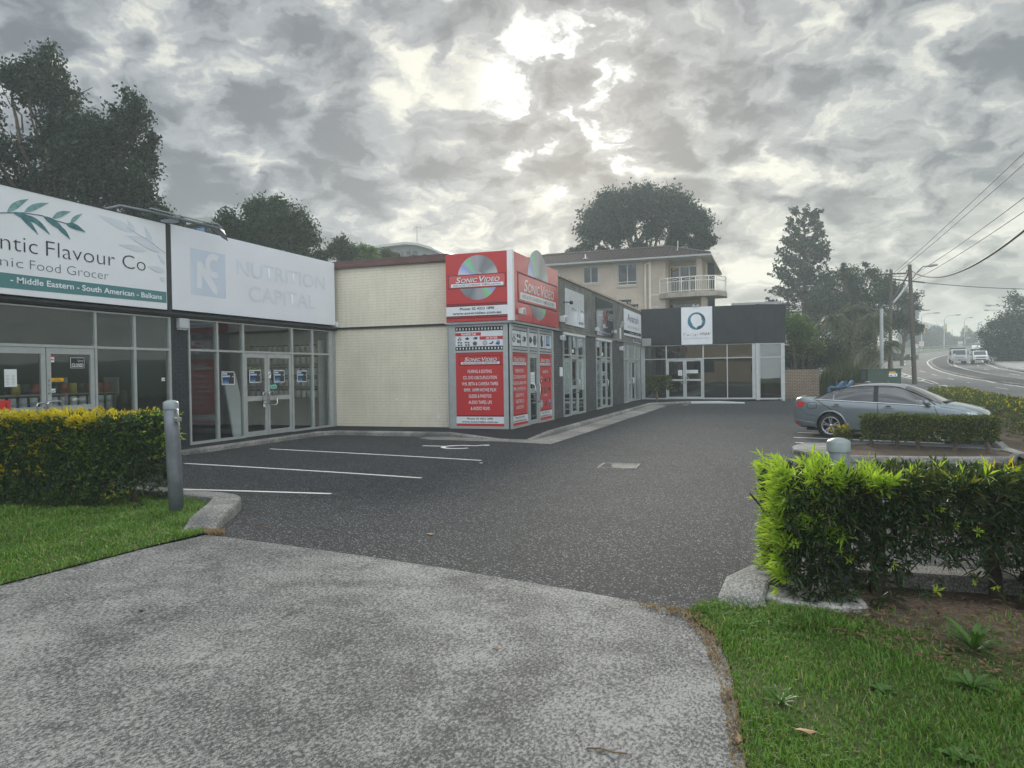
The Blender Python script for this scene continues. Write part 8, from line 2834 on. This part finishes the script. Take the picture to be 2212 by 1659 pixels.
tp = (1943, 580)
wire('thin overhead wire, topmost of the five at the right edge', at(1930, 590, 66), ext(1936, 588, 2212, 325, 2500, 16), .15, .018)
wire('thin overhead wire just below the topmost one', at(1930, 596, 66), ext(1938, 596, 2212, 351, 2500, 16), .15, .018)
wire('thin overhead wire, third from the top at the right edge', at(1965, 598, 61), ext(1965, 598, 2212, 416, 2500, 16), .25, .018)
wire('thin overhead wire, fourth from the top at the right edge', at(1972, 606, 61), ext(1975, 606, 2212, 447, 2500, 16), .25, .018)
wire('thick sagging black overhead cable from the timber lamp pole', at(1970, 586, 61), ext(1985, 561, 2212, 414, 2500, 16), 1.75, .05)
wire('thin twisted wire crossing the road from the crossarm', c5(928, 552, 65), at(2400, 622, 58), .3, .028)


def street_lamp(label, base_px, top_px, head_px, Z, banner=None, arm_up=True, group='street lamps along the bend', m='grey_pole'):
    b = at(*cr(*base_px), Z)
    b.z = min(b.z, gf(b.x, b.y) + .1) - .3
    tpt = at(*cr(*top_px), Z)
    hd = at(*cr(*head_px), Z - 1)
    o = thing('street_lamp', label, 'street lamp', b, 0, group)
    MB().tube([b, tpt], [.16, .11], 8).build('post', m, o, ID)
    L = hd - tpt
    MB().tube([tpt, tpt + Vector((L.x * .12, L.y * .12, L.z * .55)), tpt + Vector((L.x * .4, L.y * .4, L.z * .9)), hd], .07, 6).build('arm', m, o, ID)
    e = L.copy()
    e.z = 0
    e.normalize()
    MB().tube([hd - e * .2, hd + e * .4, hd + e * 1.2], [.1, .2, .12], 8).build('lamp_head', 'gutter_grey', o, ID)
    if banner:
        (x0, y0, x1, y1) = banner
        s = (x1 - x0) * .16
        A, B_, C_, D_ = at(*cr(x0, y0), Z - .3), at(*cr(x1 + s, y0 + 3), Z - .3), at(*cr(x1 - s, y1), Z - .3), at(*cr(x0, y1), Z - .3)
        bn = thing('street_banner', 'yellow street banner hanging from the ' + label.split(',')[0], 'banner', A, 0, 'yellow street banners')
        dv = F_ * .05
        MB().add([D_, C_, B_, A, D_ + dv, C_ + dv, B_ + dv, A + dv], [(0, 1, 2, 3), (7, 6, 5, 4), (0, 4, 5, 1), (2, 6, 7, 3), (1, 5, 6, 2), (3, 7, 4, 0)]).build('cloth', 'banner', bn, ID)
        cc = (A + B_) / 2 * .82 + (C_ + D_) / 2 * .18 - F_ * .06
        ww, h_ = (B_ - A).length, (A - D_).length
        r1 = (B_ - A).normalized()
        u1 = Vector((0, 0, 1))
        MB().add([cc - r1 * ww * .2 - u1 * h_ * .07, cc + r1 * ww * .25 - u1 * h_ * .05, cc + r1 * ww * .2 + u1 * h_ * .07, cc - r1 * ww * .15 + u1 * h_ * .08], [(0, 1, 2, 3)]).build('emblem', 'ink_navy', bn, ID)
        c2 = (A + B_) / 2 * .35 + (C_ + D_) / 2 * .65 - F_ * .06
        for k in range(5):
            a_ = c2 + u1 * h_ * (.2 - .1 * k)
            MB().add([a_ - r1 * ww * .12, a_ + r1 * ww * .16, a_ + r1 * ww * .16 + u1 * h_ * .07, a_ - r1 * ww * .12 + u1 * h_ * .07], [(0, 1, 2, 3)]).build('letter_mark', 'ink_navy', bn, ID)
    return o


street_lamp('first tall street lamp right of the timber pole, with a long curved arm', (885, 1430), (884, 1000), (1050, 945), 178, (888, 1085, 936, 1200))
street_lamp('second tall street lamp on the bend', (1175, 1415), (1180, 1030), (1325, 972), 192, (1197, 1100, 1212, 1195))
street_lamp('third street lamp, its arm curving over the speed sign', (1440, 1385), (1440, 1060), (1500, 1005), 228, (1449, 1105, 1482, 1190))
street_lamp('street lamp behind the white cars, with a short banner', (1645, 1370), (1643, 1130), (1670, 1110), 222, (1645, 1178, 1677, 1250))
street_lamp('thick plain lamp post left of the short bannered one', (1618, 1370), (1618, 1075), (1640, 1062), 210)
street_lamp('small lamp post between the third lamp and the thick post', (1556, 1368), (1556, 1200), (1600, 1178), 235)
street_lamp('low lamp just above the second speed sign', (1445, 1385), (1447, 1290), (1480, 1268), 215)
street_lamp('lamp mostly hidden behind the right hand tree, upper arm', (2060, 1350), (1960, 846), (1785, 848), 120)
street_lamp('lamp mostly hidden behind the right hand tree, lower arm', (2050, 1370), (1900, 906), (1750, 909), 150)
street_lamp('lamp whose head sticks out just right of the timber power pole', (770, 1440), (790, 915), (915, 910), 160)


def road_sign(label, px_, Z, h, foot, group=None):
    c = at(*cr(*px_), Z)
    b = at(*cr(px_[0], foot), Z)
    t = thing('road_sign', label, 'road sign', (b.x, b.y, b.z), 0, group)
    tube('post', 'grey_pole', t, ID, [(b.x, b.y, b.z - 1), (c.x, c.y, c.z - h / 2)], .06, 6)
    W = Matrix.Translation(c) @ Matrix.Rotation(YAW - rad(40), 4, 'Z')
    box('plate', 'paper', t, W, -h * .45, h * .45, -.05, -.02, -h / 2, h / 2)
    ring = MB()
    N = 20
    vs = [(rr * math.cos(2 * PI * k / N), -.06, rr * math.sin(2 * PI * k / N)) for rr in (h * .28, h * .38) for k in range(N)]
    ring.add(vs, [(k, (k + 1) % N, N + (k + 1) % N, N + k) for k in range(N)])
    ring.build('ring', 'red', t, W)
    text('60', 'ink_black', t, W, 0, -h * .12, h * .26, -.062)


road_sign('white speed sign on the post of the first street lamp', (884, 1345), 176, 1.1, 1425, 'speed signs')
road_sign('white speed sign standing alone between the second and third lamps', (1386, 1345), 205, 1.25, 1400, 'speed signs')
road_sign('small white sign just right of the timber power pole', (820, 1375), 172, .85, 1440)

# guard rails
def guard(label, pts, n, m='rail_steel', h=.8, group=None):
    t = thing('guard_rail', label, 'guard rail', (pts[0][0], pts[0][1], gf(*pts[0])), 0, group)
    P = [Vector((x, y, gf(x, y) + h)) for x, y in pts]
    tube('rail', m, t, ID, P, .13, 6)
    seg = []
    for a, b in zip(P[:-1], P[1:]):
        k = max(1, int((b - a).length / n))
        for i in range(k):
            p = a.lerp(b, i / k)
            box('rail_post', m, t, ID, p.x - .07, p.x + .07, p.y - .07, p.y + .07, p.z - h - .4, p.z - .05)


guard('long low guard rail along the far outer side of the bend', [(13.8, 124), (16.6, 137), (20, 150.5), (24.5, 164), (34, 182), (42.5, 200), (50, 207.5), (62, 218)], 5)
guard('guard rail with white top between the road and the cycle path', [(28.9, 120.6), (31.6, 131), (34.5, 142.3), (38.3, 156), (42.2, 169.5), (49.5, 194.8)], 3, 'paper', .75)
fw = MB()
pts = [(27.4, 114.6), (28.9, 120.8), (31.2, 129.5)]
t = thing('retaining_fence', 'dark red brown low fence where the cycle path leaves the road', 'fence', (29, 121, 2.5))
for a, b in zip(pts[:-1], pts[1:]):
    za, zb_ = gf(*a), gf(*b)
    fw.add([(a[0], a[1], za), (b[0], b[1], zb_), (b[0], b[1], zb_ + 1.0), (a[0], a[1], za + .9), (a[0] + .1, a[1], za), (b[0] + .1, b[1], zb_), (b[0] + .1, b[1], zb_ + 1.0), (a[0] + .1, a[1], za + .9)], [(0, 3, 2, 1), (4, 5, 6, 7), (3, 7, 6, 2), (0, 1, 5, 4), (0, 4, 7, 3), (1, 2, 6, 5)])
fw.build('panel', 'brown_fence', t, ID)

# wide far building on the skyline over the road
p, q = at(1983, 692, 330), at(2040, 697, 330)
t = thing('far_building', 'pale flat roofed building on the skyline above the road trees', 'building', (p.x, p.y, 10))
MB().add([(p.x, p.y, 6), (q.x, q.y, 6), (q.x, q.y, q.z - 2), (p.x, p.y, p.z), (p.x + 3, p.y + 15, 6), (q.x + 3, q.y + 15, 6), (q.x + 3, q.y + 15, q.z - 2), (p.x + 3, p.y + 15, p.z)], [(0, 1, 2, 3), (3, 2, 6, 7), (0, 3, 7, 4), (1, 5, 6, 2)]).build('wall', 'gutter_grey', t, ID)
p = at(2110, 726, 300)
t = thing('far_building', 'brick building with a thin chimney stack on the skyline between the lamps', 'building', (p.x, p.y, 10))
box('wall', 'tan_brick', t, ID, p.x - 14, p.x + 2, p.y, p.y + 10, 4, p.z)
tube('chimney', 'tan_brick', t, ID, [(p.x - 11, p.y, p.z - 2), (p.x - 11, p.y, p.z + 5.5)], .35, 6)

# far wooded hills closing the view
def wood(name, label, a0, a1, Z0, Z1, ytop, n, s, seed, m='tree_mid'):
    global rng
    rng = np.random.default_rng(seed)
    xs = a0 + (a1 - a0) * rng.random(n)
    Z = Z0 + (Z1 - Z0) * rng.random(n)
    yt = ytop + 7 * np.sin(xs * .045) + 5 * np.sin(xs * .11 + 1) + 3 * np.sin(xs * .31)
    yy = yt + np.abs(rng.normal(0, 1, n)) * 16
    yy = np.minimum(yy, 792)
    P = np.array([tuple(at(float(x), float(y), float(z))) for x, y, z in zip(xs, yy, Z)])
    V, F = quads(P, s, .2, .8)
    np_obj(name, V, F, m, label=label, cat='wood', kind='stuff')


wood('far_wood', 'hazy wooded hillside closing the road view', 1960, 2420, 300, 345, 745, 16000, 2.4, 201)
wood('far_wood', 'wooded ground behind the palms and the green cabinet', 1690, 1980, 110, 135, 770, 9000, .9, 202)

# ------------------------------------------------------------------ litter and small things on the ground
def bit(name, label, cat, x, y, pts, m, lift=.012, bend=.01):
    z = gf(x, y) + lift
    n = len(pts)
    mb = MB().add([(px_, py_, bend * math.sin(3 * i)) for i, (px_, py_) in enumerate(pts)] + [(px_, py_, bend * math.sin(3 * i) - .002) for i, (px_, py_) in enumerate(pts)], [tuple(range(n)), tuple(reversed(range(n, 2 * n)))])
    o = mb.build(name, m, None, Matrix.Translation((x, y, z)))
    setp(o, label, cat)


leafp = [(-.05, 0), (-.02, .018), (.02, .02), (.055, .0), (.02, -.016), (-.02, -.015)]
bit('fallen_leaf', 'large brown curled leaf lying on the right lawn', 'leaf', .33, 2.93, [(a * 1.5, b * 1.7) for a, b in leafp], 'dry_leaf', .06)
bit('fallen_leaf', 'small tan leaf on the left side of the right lawn', 'leaf', .12, 3.62, leafp, 'dry_leaf', .06)
bit('fallen_leaf', 'pale dry leaf on the edge of the driveway by the lawn', 'leaf', -.17, 3.5, [(b, a * .8) for a, b in leafp], 'dry_leaf', .03)
bit('fallen_leaf', 'small brown leaf lying in the middle of the driveway', 'leaf', -1.62, 4.17, [(a * .5, b * .5) for a, b in leafp], 'dry_leaf', .02)
bit('fallen_leaf', 'tiny dark leaf on the left part of the driveway', 'leaf', -4.2, 3.95, [(a * .45, b * .6) for a, b in leafp], 'ink_black', .02)
bit('fallen_leaf', 'pale crumbled leaf on the asphalt beyond the driveway edge', 'leaf', -3.4, 6.9, [(a, b * 1.3) for a, b in leafp], 'dry_leaf', .01)
bit('litter_scrap', 'small white scrap of paper on the asphalt near the wheelchair marking', 'litter', -5.3, 13.0, [(a * .9, b) for a, b in leafp], 'paper', .01)
bit('litter_scrap', 'white scrap of paper lying before the surgery', 'litter', -4.1, 36.4, [(a * 4, b * 3) for a, b in leafp], 'paper', .02)
bit('litter_scrap', 'white wrapper lying on the roadside bed', 'litter', 5.4, 17.9, [(a * 1.5, b * 2) for a, b in leafp], 'paper', .11)
o = MB().tube([(-.09, 0, .005), (-.03, .012, .008), (.03, -.005, .008), (.09, .012, .004)], .004, 5).build('twig', 'twig', None, Matrix.Translation((-.72, 3.2, gf(-.72, 3.2) + .014)))
setp(o, 'thin curved twig lying on the driveway near the right lawn', 'twig')
o = MB().tube([(-.10, 0, .005), (.02, .03, .012), (.12, .015, .004)], .004, 5).build('twig', 'twig', None, Matrix.Translation((-5.2, 6.5, gf(-5.2, 6.5) + .008)))
setp(o, 'pale twig on the asphalt beside the left kerb', 'twig')

# ------------------------------------------------------------------ morning haze
hm = bpy.data.materials.new('haze')
hm.use_nodes = True
hm.node_tree.nodes.clear()
q = G(hm.node_tree)
pv = q.n('ShaderNodeVolumePrincipled', {'Color': (.80, .91, .96), 'Density': HAZE, 'Anisotropy': .35})
q.n('ShaderNodeOutputMaterial', {'Volume': pv.outputs[0]})
MATS['haze'] = hm
hz_ = MB().box(-175, 310, -75, 475, -9, 24).build('haze', 'haze', None)
hz_['kind'] = 'stuff'

flush_texts()
print('scripted in', round(time.time() - T0, 1), 's;', len(bpy.data.objects), 'objects;', sum(len(m.polygons) for m in bpy.data.meshes), 'faces')
for o in bpy.data.objects:
    if o.get('label') and len(str(o['label']).split()) > 16:
        print('LONG', o.name, o['label'])
